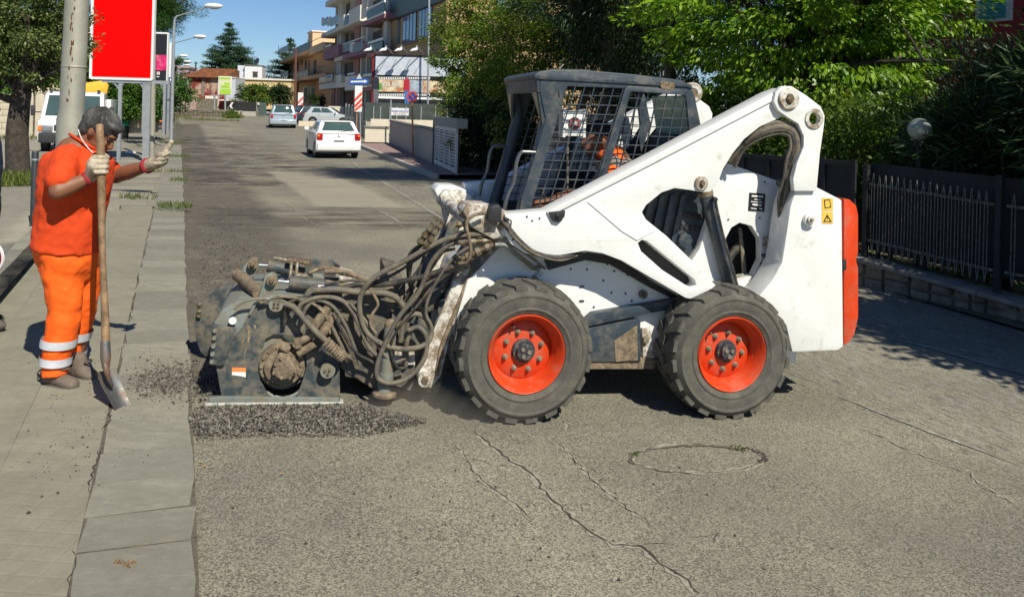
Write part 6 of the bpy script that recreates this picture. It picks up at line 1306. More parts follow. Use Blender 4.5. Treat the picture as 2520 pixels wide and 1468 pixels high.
M_LF_YEL = leaf_mat('leaf_vine', (.05, .11, .01), (.2, .28, .03), .3, yel=(.24, .24, .035))
M_GRASS = leaf_mat('grass_blade', (.06, .10, .015), (.17, .2, .05), .3)
M_BARK = mat('grey_bark', (.075, .06, .045), .95, var=.4, vs=14, dirt=(.03, .025, .02), damt=.5, ds=10, bump=1, bs=25)
M_BARKL = mat('brown_bark', (.12, .085, .055), .95, var=.4, vs=14, bump=1, bs=25)
def leaves_arrays(P0, AX, NR, ln, wd, fold=.25):
    n = len(P0); S = np.cross(AX, NR); S /= np.linalg.norm(S, axis=1, keepdims=True)+1e-9; Nn = np.cross(S, AX)
    ln = ln[:, None]; wd = wd[:, None]
    V = np.empty((n, 4, 3)); V[:, 0] = P0; V[:, 2] = P0+AX*ln-Nn*ln*.12
    mid = P0+AX*ln*.45; V[:, 1] = mid+S*wd-Nn*wd*fold; V[:, 3] = mid-S*wd-Nn*wd*fold
    return V.reshape(-1, 3)
def leaf_object(name, V, m, parent, kind=None):
    n = len(V)//4; me = bpy.data.meshes.new(name); o_ = np.array(OFF[parent.name]) if parent else np.zeros(3)
    me.vertices.add(len(V)); me.vertices.foreach_set('co', (V-o_).ravel())
    base = np.arange(n)*4; tri = np.stack([base, base+1, base+2, base, base+2, base+3], 1).reshape(-1)
    me.loops.add(len(tri)); me.loops.foreach_set('vertex_index', tri.astype(np.int32))
    me.polygons.add(2*n); me.polygons.foreach_set('loop_start', np.arange(0, 6*n, 3, dtype=np.int32)); me.polygons.foreach_set('loop_total', np.full(2*n, 3, np.int32))
    me.update(calc_edges=True); me.materials.append(m)
    o = bpy.data.objects.new(name, me); COL.objects.link(o)
    if parent: o.parent = parent
    OFF[o.name] = Vector(o_); return o
def unit(a): return a/(np.linalg.norm(a, axis=-1, keepdims=True)+1e-9)
def clump_leaves(C, CR, n, size, droop=.4, up=.6, slender=.42, seed=0, out_from=None):
    r = np.random.default_rng(seed); C = np.asarray(C, float); CR = np.asarray(CR, float); k = len(C); idx = np.repeat(np.arange(k), n)
    d = unit(r.normal(size=(k*n, 3))); rad = r.random(k*n)[:, None]**.5
    P0 = C[idx]+d*rad*CR[idx]
    o = d if out_from is None else unit(C[idx]-np.asarray(out_from))*.8+d*.6
    AX = unit(o+r.normal(scale=.5, size=P0.shape)+np.array([0, 0, -droop])); NR = unit(r.normal(scale=.55, size=P0.shape)+np.array([0, 0, up])+o*.8)
    ln = size*r.uniform(.6, 1.25, k*n); return leaves_arrays(P0, AX, NR, ln, ln*slender*.5)
def crown_clumps(c, rad, k, cr, seed, fill=.45, zcut=None):
    r = np.random.default_rng(seed); d = unit(r.normal(size=(k*2, 3))); rr_ = (fill+(1-fill)*r.random(k*2))[:, None]
    lump = 1+.22*np.sin(d[:, :1]*5+seed)*np.cos(d[:, 1:2]*4+seed*2)+.15*np.sin(d[:, 2:]*7+seed)
    Cc = np.asarray(c)+d*rr_*np.asarray(rad)*lump
    if zcut is not None: Cc = Cc[Cc[:, 2] > zcut]
    Cc = Cc[:k]; return Cc, np.asarray(cr)*r.uniform(.6, 1.35, (len(Cc), 1))
def limb_tree(mb, base, top, r0, limbs, seed, sub=2):
    rr = random.Random(seed); base, top = Vector(base), Vector(top); mid = base.lerp(top, .5)+Vector((rr.uniform(-.08, .08), rr.uniform(-.08, .08), 0))
    mb.tube(spline([base-Vector((0, 0, .1)), base+Vector((0, 0, .15)), mid, top], 5), list(np.linspace(r0*1.25, r0*.7, 16)), 10)
    for e in limbs:
        e = Vector(e); s = base.lerp(top, rr.uniform(.75, 1)); m = s.lerp(e, .5)+Vector((rr.uniform(-.2, .2), rr.uniform(-.2, .2), rr.uniform(.05, .3)))
        pts = spline([s, m, e], 5); mb.tube(pts, list(np.linspace(r0*.5, r0*.1, len(pts))), 7)
        for _ in range(sub):
            t = rr.uniform(.4, .9); q = pts[int(t*(len(pts)-1))]; f = q+(e-s).length*.4*Vector((rr.uniform(-1, 1), rr.uniform(-1, 1), rr.uniform(-.2, .8)))
            mb.tube([q, q.lerp(f, .5)+Vector((0, 0, .05)), f], [r0*.18, r0*.12, r0*.04], 5)
def tree(name, label, base, crown_c, rad, k, n, size, m, seed, cat='tree', cr=(.45, .45, .2), r0=.14, droop=.5, slender=.42, bark=None, group=None, fill=.45, zcut=None, up=.6, trunk_top=None):
    base = Vector(base); t = thing(name, label, cat, base, group=group); mb = MB(); cc = Vector(crown_c); rr = random.Random(seed)
    limbs = [cc+Vector((rr.uniform(-.8, .8)*rad[0], rr.uniform(-.8, .8)*rad[1], rr.uniform(-.5, .8)*rad[2])) for _ in range(9)]
    limb_tree(mb, base, trunk_top or cc-Vector((0, 0, rad[2]*.55)), r0, limbs, seed); mb.build('trunk', bark or M_BARK, t, smooth=60)
    Cc, CR = crown_clumps(cc, rad, k, cr, seed, fill, zcut)
    leaf_object('crown', clump_leaves(Cc, CR, n, size, droop, up, slender, seed, np.array(cc)), m, t); return t
def gb(u, v, dz=-.03): return RF(u, v, dz)

# garden trees and hedges on the right, behind the fence
tree('garden_tree', 'big bright green leafy tree spreading behind the loader arm', gb(8, 10.2), gb(8.0, 9.8, 3.95), (3.0, 2.0, 2.1), 280, 135, .12, M_LF_BRIGHT, 1, cr=(.46, .46, .13), r0=.17, droop=.55, fill=.5)
tree('garden_tree', 'bright green leafy tree over the garden fence beside the globe lamp', gb(7.9, 11.2), gb(7.9, 11.0, 4.0), (1.35, 1.4, 1.8), 150, 120, .12, M_LF_BRIGHT, 2, cr=(.45, .45, .17), r0=.14, droop=.55, fill=.5)
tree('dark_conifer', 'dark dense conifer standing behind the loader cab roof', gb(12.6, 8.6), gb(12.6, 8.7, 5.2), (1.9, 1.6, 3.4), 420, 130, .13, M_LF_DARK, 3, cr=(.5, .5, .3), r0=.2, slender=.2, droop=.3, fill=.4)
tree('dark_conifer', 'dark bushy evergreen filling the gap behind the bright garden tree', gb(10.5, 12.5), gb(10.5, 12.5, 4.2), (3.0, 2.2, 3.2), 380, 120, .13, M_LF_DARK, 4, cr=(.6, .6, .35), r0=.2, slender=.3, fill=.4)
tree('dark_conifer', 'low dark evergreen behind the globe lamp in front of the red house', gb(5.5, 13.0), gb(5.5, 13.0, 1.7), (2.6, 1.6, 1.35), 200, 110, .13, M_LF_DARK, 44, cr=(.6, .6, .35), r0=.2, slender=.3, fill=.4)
tree('flowering_shrub', 'tall loose yellow green climbing shrub against the brick building', gb(21.4, 9.2), gb(21.4, 9.0, 3.7), (2.1, 1.5, 3.1), 300, 105, .11, M_LF_YEL, 5, cat='shrub', cr=(.4, .4, .22), r0=.08, fill=.35, bark=M_BARKL)
tree('flowering_shrub', 'leafy yellow green shrub leaning out beside the white louvred gate', gb(18.4, 8.8), gb(17.6, 8.9, 3.2), (2.0, 1.3, 2.7), 260, 105, .10, M_LF_YEL, 6, cat='shrub', cr=(.4, .4, .22), r0=.07, fill=.35, bark=M_BARKL)
tree('garden_pine', 'tall pine with high crown between the bright tree and the road', gb(9.9, 8.5), gb(10.3, 6.8, 9.4), (2.0, 2.0, 2.2), 420, 110, .16, M_LF_PINE, 45, trunk_top=gb(9.9, 8.4, 7.2), cr=(.55, .55, .3), r0=.11, slender=.14, droop=.0, fill=.3)
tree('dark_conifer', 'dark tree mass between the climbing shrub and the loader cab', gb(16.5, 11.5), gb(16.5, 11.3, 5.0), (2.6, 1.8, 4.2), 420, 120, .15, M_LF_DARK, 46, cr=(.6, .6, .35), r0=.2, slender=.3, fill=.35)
def hedge(label, u, v, du, dv_, h, m, seed, k=150, n=110, size=.09, name='hedge', slender=.42, z0=.15, droop=.3):
    b = gb(u, v); t = thing(name, label, 'hedge', b); r = np.random.default_rng(seed)
    Cc = np.array([RF(u+r.uniform(-du, du), v+r.uniform(-dv_, dv_), z0+(h-z0)*r.random()**.8) for _ in range(k)]); CR = np.array([.34, .34, .26])*r.uniform(.7, 1.3, (k, 1))
    leaf_object('foliage', clump_leaves(Cc, CR, n, size, droop, .6, slender, seed), m, t)
    mb = MB(); 
    for i in range(7): a = RF(u+r.uniform(-du, du)*.8, v+r.uniform(-dv_, dv_)*.6); mb.tube([a-Vector((0,0,.05)), a+Vector((r.uniform(-.1,.1), r.uniform(-.1,.1), h*.4)), a+Vector((r.uniform(-.3,.3), r.uniform(-.3,.3), h*.75))], [.03, .022, .008], 6)
    mb.build('stems', M_BARK, t, smooth=60); return t
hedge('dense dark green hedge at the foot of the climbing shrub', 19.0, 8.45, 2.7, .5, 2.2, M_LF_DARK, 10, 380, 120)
hedge('mixed garden hedge behind the loader link beside the dark gate', 7.0, 9.1, 2.2, .6, 2.35, M_LF_MID, 11, 260, 120)
hedge('yellowish garden hedge behind the picket fence below the globe lamp', 3.8, 9.9, 1.5, .6, 2.3, M_LF_MID, 12, 190, 120)
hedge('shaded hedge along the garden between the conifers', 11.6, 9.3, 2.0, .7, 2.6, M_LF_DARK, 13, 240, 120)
tree('oleander', 'tall dark oleander with long narrow leaves over the fence', gb(3.7, 9.3), gb(3.6, 9.3, 1.75), (1.1, 1.0, 1.15), 130, 130, .2, M_LF_OLE, 14, cat='shrub', cr=(.45, .45, .35), r0=.07, slender=.15, droop=-.1, fill=.3)
tree('oleander', 'dark oleander reaching above the second fence panel', gb(2.2, 9.3), gb(2.3, 9.2, 2.6), (1.1, 1.2, 1.9), 190, 130, .2, M_LF_OLE, 15, cat='shrub', cr=(.45, .45, .35), r0=.07, slender=.15, droop=-.1, fill=.3)
tree('roadside_tree', 'broad tree further along the fence shading the pavement', gb(-1.6, 8.9), gb(-1.5, 8.0, 3.6), (1.7, 1.7, 1.5), 420, 110, .16, M_LF_MID, 16, r0=.18, group=None, fill=.3)

# left: holm oak on the island, pine behind the billboards, background greenery
ob = G(45, 455)
t = thing('oak_tree', 'holm oak with dark forked trunk standing on the raised pavement', 'tree', ob)
s_ = ob.y; mb = MB(); tp = P(52, 215, s_); rr = random.Random(5)
mb.tube(spline([ob-Vector((0,0,.1)), ob+Vector((0,0,.12)), P(42, 340, s_), P(48, 270, s_), P(55, 222, s_)], 5), list(np.linspace(.235, .16, 21)), 12)
for e, r_ in (((-40,215,-.4),.10), ((20,90,.2),.11), ((110,100,-.3),.10), ((175,120,.5),.08), ((70,40,-.6),.09), ((-60,100,.4),.08)):
    s0 = P(52, 250 if e[1] > 180 else 228, s_); q = P(e[0], e[1], s_+e[2]); pts = spline([s0, s0.lerp(q, .5)+Vector((0, 0, -.05)), q], 6); mb.tube(pts, list(np.linspace(r_, .03, len(pts))), 8)
    for _ in range(5):
        a = pts[rr.randint(4, len(pts)-1)]; f = a+Vector((rr.uniform(-.7, .7), rr.uniform(-.6, .6), rr.uniform(-.1, .8))); mb.tube([a, a.lerp(f, .5), f], [.03, .02, .008], 5)
mb.build('trunk', M_BARK, t, smooth=60)
oc = P(30, 70, s_); Cc, CR = crown_clumps(oc, (1.45, 1.5, 1.4), 240, (.3, .3, .2), 21, .3, P(0, 205, s_).z)
leaf_object('crown', clump_leaves(Cc, CR, 130, .075, .2, .6, .5, 21, np.array(oc)), M_LF_OAK, t)
pb = G(330, 330); pc = P(405, 20, pb.y)
t = thing('pine_tree', 'dark green pine rising behind the poster panels', 'tree', (pb.x, pb.y, gz(pb.x, pb.y))); mb = MB(); limb_tree(mb, pb, pc+Vector((-.9, 0, -.6)), .2, [pc+Vector((rr.uniform(-1.6, 1.2), rr.uniform(-1, 1), rr.uniform(-1.2, 1))) for _ in range(9)], 3); mb.build('trunk', M_BARKL, t, smooth=60)
Cc, CR = crown_clumps(pc+Vector((-.6, 0, 0)), (2.0, 1.4, 2.1), 230, (.42, .42, .3), 22, .3); leaf_object('crown', clump_leaves(Cc, CR, 190, .2, -.2, .5, .11, 22), M_LF_PINE, t)
def bgtree(label, px, py, Y, rx, rz, m, seed, k=90, n=70, size=.22, name='background_tree', cr=.5, r0=.12, cat='tree'):
    c = P(px, py, Y); b = Vector((c.x, Y, gz(c.x, Y)-.03))
    return tree(name, label, b, c, (rx, rx*.8, rz), k, n, size, m, seed, cat=cat, cr=(cr, cr, cr*.6), r0=r0, fill=.3, zcut=b.z+.15)
bgtree('round leafy tree over the plaza wall behind the white truck', 225, 178, 44, 1.9, 1.4, M_LF_IVY, 31)
bgtree('yellow green tree behind the stone pillars at the plaza edge', 20, 175, 42, 2.4, 1.3, M_LF_IVY, 32)
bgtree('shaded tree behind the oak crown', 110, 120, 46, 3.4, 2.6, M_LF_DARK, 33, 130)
bgtree('green bush mass below the far street lamps', 432, 232, 74, 1.9, 1.6, M_LF_IVY, 34)
bgtree('dark green hillside tree behind the ruined house', 425, 196, 120, 3.2, 1.6, M_LF_DARK, 35)
bgtree('big round bush in front of the yellow garden wall', 640, 232, 84, 2.3, 1.15, M_LF_MID, 36, 120, 90, name='round_bush', cat='bush')
bgtree('spreading bush beside the apartment corner', 690, 230, 83, 1.1, 1.2, M_LF_DARK, 37, 60, 80, name='round_bush', cat='bush')
bgtree('low wild bush growing at the end of the stone wall', 572, 285, 73, .75, .5, M_LF_MID, 38, 40, 70, .14, name='wild_bush', cr=.25, r0=.03, cat='bush')
bgtree('dark shrub beside the shop front under the balconies', 780, 248, 82, 1.1, .7, M_LF_DARK, 39, 40, 70, .18, name='garden_shrub', cr=.3, r0=.05, cat='bush')
bgtree('small umbrella pine beside the distant lamps', 432, 150, 92, 1.2, .35, M_LF_PINE, 40, 40, 60, .2, name='umbrella_pine', cr=.35, r0=.06)
def cedar(label, px, ptop, pbot, hw, Y, seed, tiers=11):
    c = P(px, pbot, Y); b = Vector((c.x, Y, gz(c.x, Y)-.03)); top = P(px, ptop, Y); H = top.z-b.z; zb = c.z
    t = thing('cedar_tree', label, 'tree', b); mb = MB(); mb.tube([b, b+Vector((0, 0, H*.5)), top], [.35, .2, .03], 8); rr = random.Random(seed); C = []; CRr = []
    W = hw*Y/FPX
    for i in range(tiers):
        f = i/(tiers-1); z = zb+(top.z-zb)*f; r_ = W*(1-f)**.85*rr.uniform(.85, 1.12)+.15
        for j in range(max(4, int(10*(1-f)+4))):
            a = rr.uniform(0, 2*math.pi); L_ = r_*rr.uniform(.65, 1.1); e = Vector((b.x+L_*math.cos(a), b.y+L_*math.sin(a), z+L_*.06+rr.uniform(-.2, .2))); mb.tube([Vector((b.x, b.y, z-.1*L_)), e], [.05, .015], 4)
            for q in range(max(2, int(L_/.42))):
                g_ = (q+1)/max(2, int(L_/.42)); C.append((b.x+(e.x-b.x)*g_, b.y+(e.y-b.y)*g_, z-.1*L_+(e.z-z+.1*L_)*g_)); CRr.append((.5, .5, .13))
    mb.build('trunk', M_BARK, t, smooth=60); leaf_object('crown', clump_leaves(C, CRr, 55, .32, .1, .9, .26, seed), M_LF_CEDAR, t)
cedar('tall layered cedar rising behind the ruined house', 562, 62, 172, 68, 125, 51); cedar('layered cedar half hidden behind the orange building', 712, 100, 190, 58, 130, 52, 9)
# ivy hedge behind the sign posts, on the plaza wall
iv = P(315, 240, 38); t = thing('ivy_hedge', 'bright ivy covered wall behind the billboard posts', 'hedge', (iv.x, iv.y, gz(iv.x, iv.y)))
r = np.random.default_rng(60); Cc = np.array([P(r.uniform(248, 385), r.uniform(200, 285), 38+r.uniform(-.4, .4)) for _ in range(130)]); leaf_object('foliage', clump_leaves(Cc, np.full((130, 3), .3), 70, .13, .3, .3, .7, 60), M_LF_IVY, t)
wl = MB(); wl.hexa([P(245, 330, 38.6), P(390, 325, 38.6), P(390, 325, 39), P(245, 330, 39), P(245, 208, 38.6), P(390, 208, 38.6), P(390, 208, 39), P(245, 208, 39)]); wl.build('wall', mat('old_wall', (.3, .27, .2), .9, var=.3, vs=2), t)
# grass and weeds (uncountable)
def blades(name, spots, n, h, m, seed):
    r = np.random.default_rng(seed); Ps = []
    for (p, rad, k) in spots:
        for _ in range(int(k*n)):
            a = r.uniform(0, 6.28); q = rad*r.random()**.5; x, y = p.x+q*math.cos(a), p.y+q*math.sin(a); Ps.append((x, y, p.z))
    P0 = np.array(Ps); k = len(P0); AX = unit(r.normal(scale=.35, size=(k, 3))+np.array([0, 0, 1])); NR = unit(r.normal(size=(k, 3))); ln = h*r.uniform(.4, 1.3, k)
    o = leaf_object(name, leaves_arrays(P0, AX, NR, ln, ln*.05+.003), m, None); return stuff(o)
def gs(px, py, rad, k, dz=.05): p = G(px, py); p.z = gz(p.x, p.y)+dz; return (p, rad, k)
blades('weeds', [gs(425,355,.6,1.2), gs(430,390,.5,1.2), gs(372,430,.22,.6), gs(432,522,.25,.8,.06), gs(350,498,.25,.3,.05), gs(318,495,.2,.25,.05), gs(438,430,.35,.4), gs(390,390,.3,.3), gs(318,350,.6,.6), gs(355,365,.5,.5), gs(400,345,.5,.5), gs(290,450,.3,.15), gs(430,310,1.5,1), gs(440,452,.2,.3)], 200, .11, M_GRASS, 70)
tb = G(45, 455); tb.z = gz(tb.x, tb.y)+.1
isl = [G(x, y) for x, y in ((20,462),(60,458),(90,452),(-10,470),(45,470),(70,466))]
blades('island_grass', [(Vector((p.x, p.y, gz(p.x, p.y)+.1)), .55, 1) for p in isl], 420, .2, M_GRASS, 71)
blades('verge_grass', [gs(x, y, .9, 1, .02) for x, y in ((475,296),(510,298),(560,300),(445,290),(20,330),(45,345))], 160, .25, M_GRASS, 72)
# ------------------------------------------------------------------ signs, billboards, lamps
M_SIGNB = mat('sign_blue', (.01, .09, .45), .4, var=.05); M_SIGNR = mat('sign_red', (.6, .02, .02), .4, var=.05); M_SIGNW = mat('sign_white', (.75, .75, .74), .45, var=.05); M_BILLR = mat('billboard_red', (.8, .0, .0), .6, var=.02, spec=.08); M_ORSTR = mat('stripe_red', (.7, .06, .02), .5); M_BROWNP = mat('rusty_tan_post', (.38, .2, .1), .7, var=.2)
def post(p0, ztop, r, m, parent, name='post', lean=0): p0 = Vector(p0); return MB().cyl((p0.x, p0.y, gz(p0.x, p0.y)-.05), (p0.x+lean, p0.y, ztop), r, seg=12).build(name, m, parent)
def roundrect(x0, x1, z0, z1, r, n=5):
    out = []
    for cx_, cz_, s in ((x1-r, z1-r, 0), (x0+r, z1-r, 1), (x0+r, z0+r, 2), (x1-r, z0+r, 3)):
        for k in range(n+1): t = math.pi/2*(s+k/n); out.append((cx_+r*math.cos(t), cz_+r*math.sin(t)))
    return out
def panel(pl, x0, y0, x1, y1, w0, w1, r, m, name, parent):
    xm, ym = (x0+x1)/2, (y0+y1)/2; a0, a1 = pl.q(x0, ym, w0)[0], pl.q(x1, ym, w0)[0]; z0, z1 = pl.q(xm, y1, w0)[1], pl.q(xm, y0, w0)[1]
    return MB().prism(roundrect(a0, a1, z0, z1, r), fnw, w0, w1).build(name, m, parent, local=True)
# big red billboard
B1 = Plane(P(302, 400, 24), R(4)); B1.o.z = gz(B1.o.x, B1.o.y)
bl = lthing('billboard', 'plain red poster billboard with white frame on steel posts', 'billboard', B1)
panel(B1, 223, -120, 380, 197, 0, .14, .06, M_SIGNW, 'frame', bl); panel(B1, 230, -112, 374, 190, -.012, .02, .02, M_BILLR, 'red_poster', bl)
for x in (293, 356, 364): pb_(bl, 'post', B1, x-4, 195, x+4, 404 if x < 300 else 398, .05, .13, M_GALV)
pb_(bl, 'cross_beam', B1, 250, 197, 415, 205, .04, .12, M_GALV)
for x, s in ((293, 1), (293, -1), (356, -1)): MB().bar(B1.v(x, 218, .09), B1.v(x+s*12, 204, .09), .05).build('brace', M_GALV, bl, local=True)
# black and pink poster
B2 = Plane(P(395, 330, 33), R(4)); B2.o.z = gz(B2.o.x, B2.o.y); bl = lthing('billboard', 'black and pink poster panel with white frame behind the thin post', 'billboard', B2)
M_POP = mat('poster_black', (.015, .015, .018), .4); M_PINKP = mat('poster_pink', (.55, .02, .13), .4, var=.5, vs=2.5, dirt=(.75, .35, .3), damt=.2, ds=2)
panel(B2, 340, 79, 413, 203, 0, .15, .06, M_SIGNW, 'frame', bl); panel(B2, 345, 83, 410, 199, -.01, .02, .02, M_POP, 'black_poster', bl); panel(B2, 345, 135, 410, 173, -.018, -.008, .01, M_PINKP, 'pink_picture', bl)
pb_(bl, 'poster_logo', B2, 386, 177, 393, 184, -.018, -.008, M_SIGNW); pb_(bl, 'poster_logo', B2, 388, 179, 391, 182, -.024, -.016, M_SIGNR); pb_(bl, 'poster_print', B2, 385, 188, 392, 190, -.018, -.008, M_SIGNW)
for x in (352, 404): pb_(bl, 'post', B2, x-2.5, 203, x+2.5, 335, .03, .1, M_GALV)
B3 = Plane(P(418, 325, 38), R(4)); B3.o.z = gz(B3.o.x, B3.o.y); bl = lthing('billboard', 'white edged poster panel behind the black and pink one', 'billboard', B3); panel(B3, 395, 105, 421, 204, 0, .2, .05, M_SIGNW, 'frame', bl)
for x in (403, 413): pb_(bl, 'post', B3, x-3, 204, x+3, 325, .05, .15, M_GALV)
B4 = Plane(P(420, 197, 36), R(6)); B4.o.z = gz(B4.o.x, B4.o.y); t = lthing('direction_sign', 'small blue sign with white right arrow under the poster panels', 'sign', B4); pb_(t, 'panel', B4, 409, 190, 426, 203, -.03, .0, M_SIGNB)
mb = MB(); mb.prism([B4.q(x, y, -.045) for x, y in ((412,195.6),(417,195.6),(416,193),(418,192.4),(423,196.6),(418,201),(416,200.4),(417.5,197.6),(412,197.6))], fnw, -.045, -.03); mb.build('arrow', M_SIGNW, t, local=True); pb_(t, 'post', B4, 408, 186, 410, 330, .0, .05, M_GALV); pb_(t, 'back_plate', B4, 396, 198, 410, 201, -.02, .02, M_SIGNB)
# poles and bollard
M_POLE = mat('old_galvanised_pole', (.33, .32, .26), .6, .25, var=.15, vs=4, dirt=(.2, .13, .08), damt=-.1, ds=9, dedge=.1)
pp = P(176, 300, 7.1); t = thing('lamp_post', 'thick weathered steel lamp post with rust streaks behind the worker', 'lamp post', (pp.x, pp.y, gz(pp.x, pp.y)))
jz = P(172, 268, 7.1).z; MB().tube([(pp.x, pp.y, gz(pp.x, pp.y)-.05), (pp.x, pp.y, jz-.1), (pp.x, pp.y, jz), (pp.x+.05, pp.y, jz+2.2)], [.122, .118, .1, .092], 24).build('shaft', M_POLE, t, smooth=60)
MB().tube([(pp.x+.05, pp.y, jz+2.2), (pp.x+.09, pp.y, 8.2), (pp.x+.5, pp.y, 8.9), (pp.x+1.5, pp.y, 9.1)], [.085, .06, .05, .045], 16).build('upper_shaft', M_POLE, t, smooth=60); MB().ball((pp.x+1.8, pp.y, 9.1), (.35, .15, .1)).build('lamp_head', M_SIGNW, t)
MB().lathe([(.096, -.015), (.103, 0), (.096, .015)], (pp.x+.01, pp.y, P(175, 165, 7.1).z), (0, 0, 1), 24).build('joint_ring', M_POLE, t)
rst = MB(); rr = random.Random(2)
for k in range(26):
    z = jz+.05+rr.random()**1.1*1.1; ang = R(-78)+rr.uniform(-.16, .16); rad = .1005-.0018*(z-jz)*2; c = Vector((pp.x+(z-jz)*.023+rad*math.cos(ang), pp.y+rad*math.sin(ang), z)); h = rr.uniform(.008, .035); w_ = rr.uniform(.004, .009)
    rst.ball(c, (w_, .003, h), 6, 5)
stuff(rst.build('rust_streaks', mat('rust_spot', (.13, .055, .025), .9), t))
tp_ = G(373, 395); t = thing('sign_pole', 'slim grey steel pole standing before the red billboard edge', 'pole', tp_); MB().tube([tp_-Vector((0,0,.1)), tp_+Vector((0,0,1.1)), P(378, 0, tp_.y), P(380, -120, tp_.y)], [.085, .085, .07, .065], 14).build('shaft', M_POLE, t, smooth=60); MB().lathe([(.08, -.03), (.088, 0), (.08, .03)], P(377, 88, tp_.y), (0,0,1), 14).build('joint_ring', M_POLE, t)
MB().tube([P(380, -118, tp_.y), P(420, -150, tp_.y), P(500, -165, tp_.y)], .05, 10).build('arm', M_POLE, t, smooth=60)
bp = G(82, 557, .1); t = thing('bollard', 'dark steel bollard at the raised pavement edge behind the worker', 'bollard', bp); tp2 = P(83, 372, bp.y); MB().lathe([(.038, -.05), (.038, (tp2-bp).length-.02), (.03, (tp2-bp).length), (0, (tp2-bp).length)], bp, (0,0,1), 16).build('shaft', M_FRAME, t); MB().lathe([(.039, -.01), (.041, 0), (.039, .01)], bp+Vector((0,0,(tp2-bp).length-.1)), (0,0,1), 16).build('groove_ring', M_GALV, t); MB().lathe([(.055, 0), (.055, .012), (.04, .016)], bp, (0,0,1), 16).build('base_plate', M_FRAME, t)
# street lamps receding on the left pavement
for i, (hx, hy, ax_, ay, Y, lab) in enumerate(((518,16,436,40,35,'nearest white headed street lamp arm reaching over the road from the pine'), (487,91,430,106,50,'street lamp with white head above the black and pink poster panel'), (448,138,432,145,72,'street lamp just below the second lamp head, beyond the posters'), (458,152,442,160,84,'distant street lamp above the direction sign'), (457,161,444,168,98,'farthest street lamp before the pinkish block'))):
    h, a = P(hx, hy, Y), P(ax_, ay, Y); b = Vector((a.x-.12, Y, gz(a.x, Y))); t = thing('street_lamp', lab, 'street lamp', b, group='street lamps along the left pavement')
    MB().tube([b-Vector((0,0,.05)), Vector((b.x, Y, a.z-.5)), Vector((b.x+.03, Y, a.z-.1)), a], [.08, .055, .05, .04], 10).build('pole', M_GALV, t, smooth=60); MB().tube([a, h], .03, 8).build('arm', M_GALV, t)
    mb = MB(); mb.ball(h+Vector((.12, 0, .02)), (.42, .16, .12), 14, 8); mb.build('lamp_head', M_SIGNW, t, smooth=60); MB().ball(h+Vector((.16, 0, -.05)), (.26, .12, .08), 12, 6).build('lens', mat('lamp_lens', (.5, .5, .46), .2), t)
# far poster on post, empty sign frames, chevron
for i, (px_, y0, y1) in enumerate(((463, 236, 270), (528, 235, 272))):
    b = G(px_, y1+6); p = P(px_, y1, 78); t = thing('empty_sign_post', ('empty T shaped sign post before the pink stained wall', 'empty T shaped sign post before the old wall with the red door')[i], 'post', Vector((p.x, p.y, gz(p.x, p.y)))); MB().cyl((p.x, 78, gz(p.x, 78)-.05), P(px_, y0, 78), .09).build('post', M_GALV, t); MB().bar(P(px_-10, y0, 78), P(px_+10, y0, 78), .12, .1).build('cross_bar', M_GALV, t)
    for s in (-8, 8): MB().bar(P(px_+s, y0, 78), P(px_+s, y0-26, 78), .05).build('upright', M_GALV, t)
p = P(554, 262, 78); t = thing('poster_sign', 'pale green and cream poster on a single post before the annex', 'sign', Vector((p.x, p.y, gz(p.x, p.y)))); S4 = Plane(p, R(2))
def wpanel(pl, x0, y0, x1, y1, w0, w1, m, name, parent): o = pbox(pl, x0, y0, x1, y1, w0, w1).build(name, m, None, local=True); o.parent = parent; o.matrix_parent_inverse = Matrix.Identity(4); o.data.transform(Matrix.Rotation(pl.ang, 4, 'Z')); o.data.transform(Matrix.Translation(pl.o-OFF[parent.name])); return o
M_LIME = mat('poster_lime', (.38, .62, .06), .5); M_CREAMP = mat('poster_cream', (.66, .64, .45), .5, var=.05)
wpanel(S4, 537, 188, 570, 234, 0, .12, M_SIGNW, 'frame', t); wpanel(S4, 539, 190, 568, 232, -.03, .02, M_CREAMP, 'poster', t)
for (x0,y0,x1,y1) in ((539,190,568,195),(541,219,568,232),(552,203,566,209),(543,210,565,214),(546,214.5,566,217)): wpanel(S4, x0, y0, x1, y1, -.045, -.028, M_LIME, 'poster_print', t)
MB().cyl((p.x, 78.1, gz(p.x, 78)-.05), P(554, 234, 78.1), .09).build('post', M_GALV, t)
p = P(572, 268, 79); t = thing('chevron_sign', 'white chevron arrow sign pointing left at the bend', 'sign', Vector((p.x, p.y, gz(p.x, p.y)))); S5 = Plane(p, 0); wpanel(S5, 563, 251, 576, 270, 0, .05, M_POP, 'board', t)
mb = MB(); mb.prism([S5.q(x, y, -.02) for x, y in ((575,252),(570,252),(564.5,260.5),(570,269),(575,269),(569.5,260.5))], fnw, -.03, 0); o = mb.build('chevron', M_SIGNW, None, local=True); o.parent = t; o.data.transform(Matrix.Translation(S5.o-OFF[t.name])); MB().cyl((p.x, 79.1, gz(p.x, 79)-.05), P(570, 262, 79.1), .05).build('post', M_GALV, t)
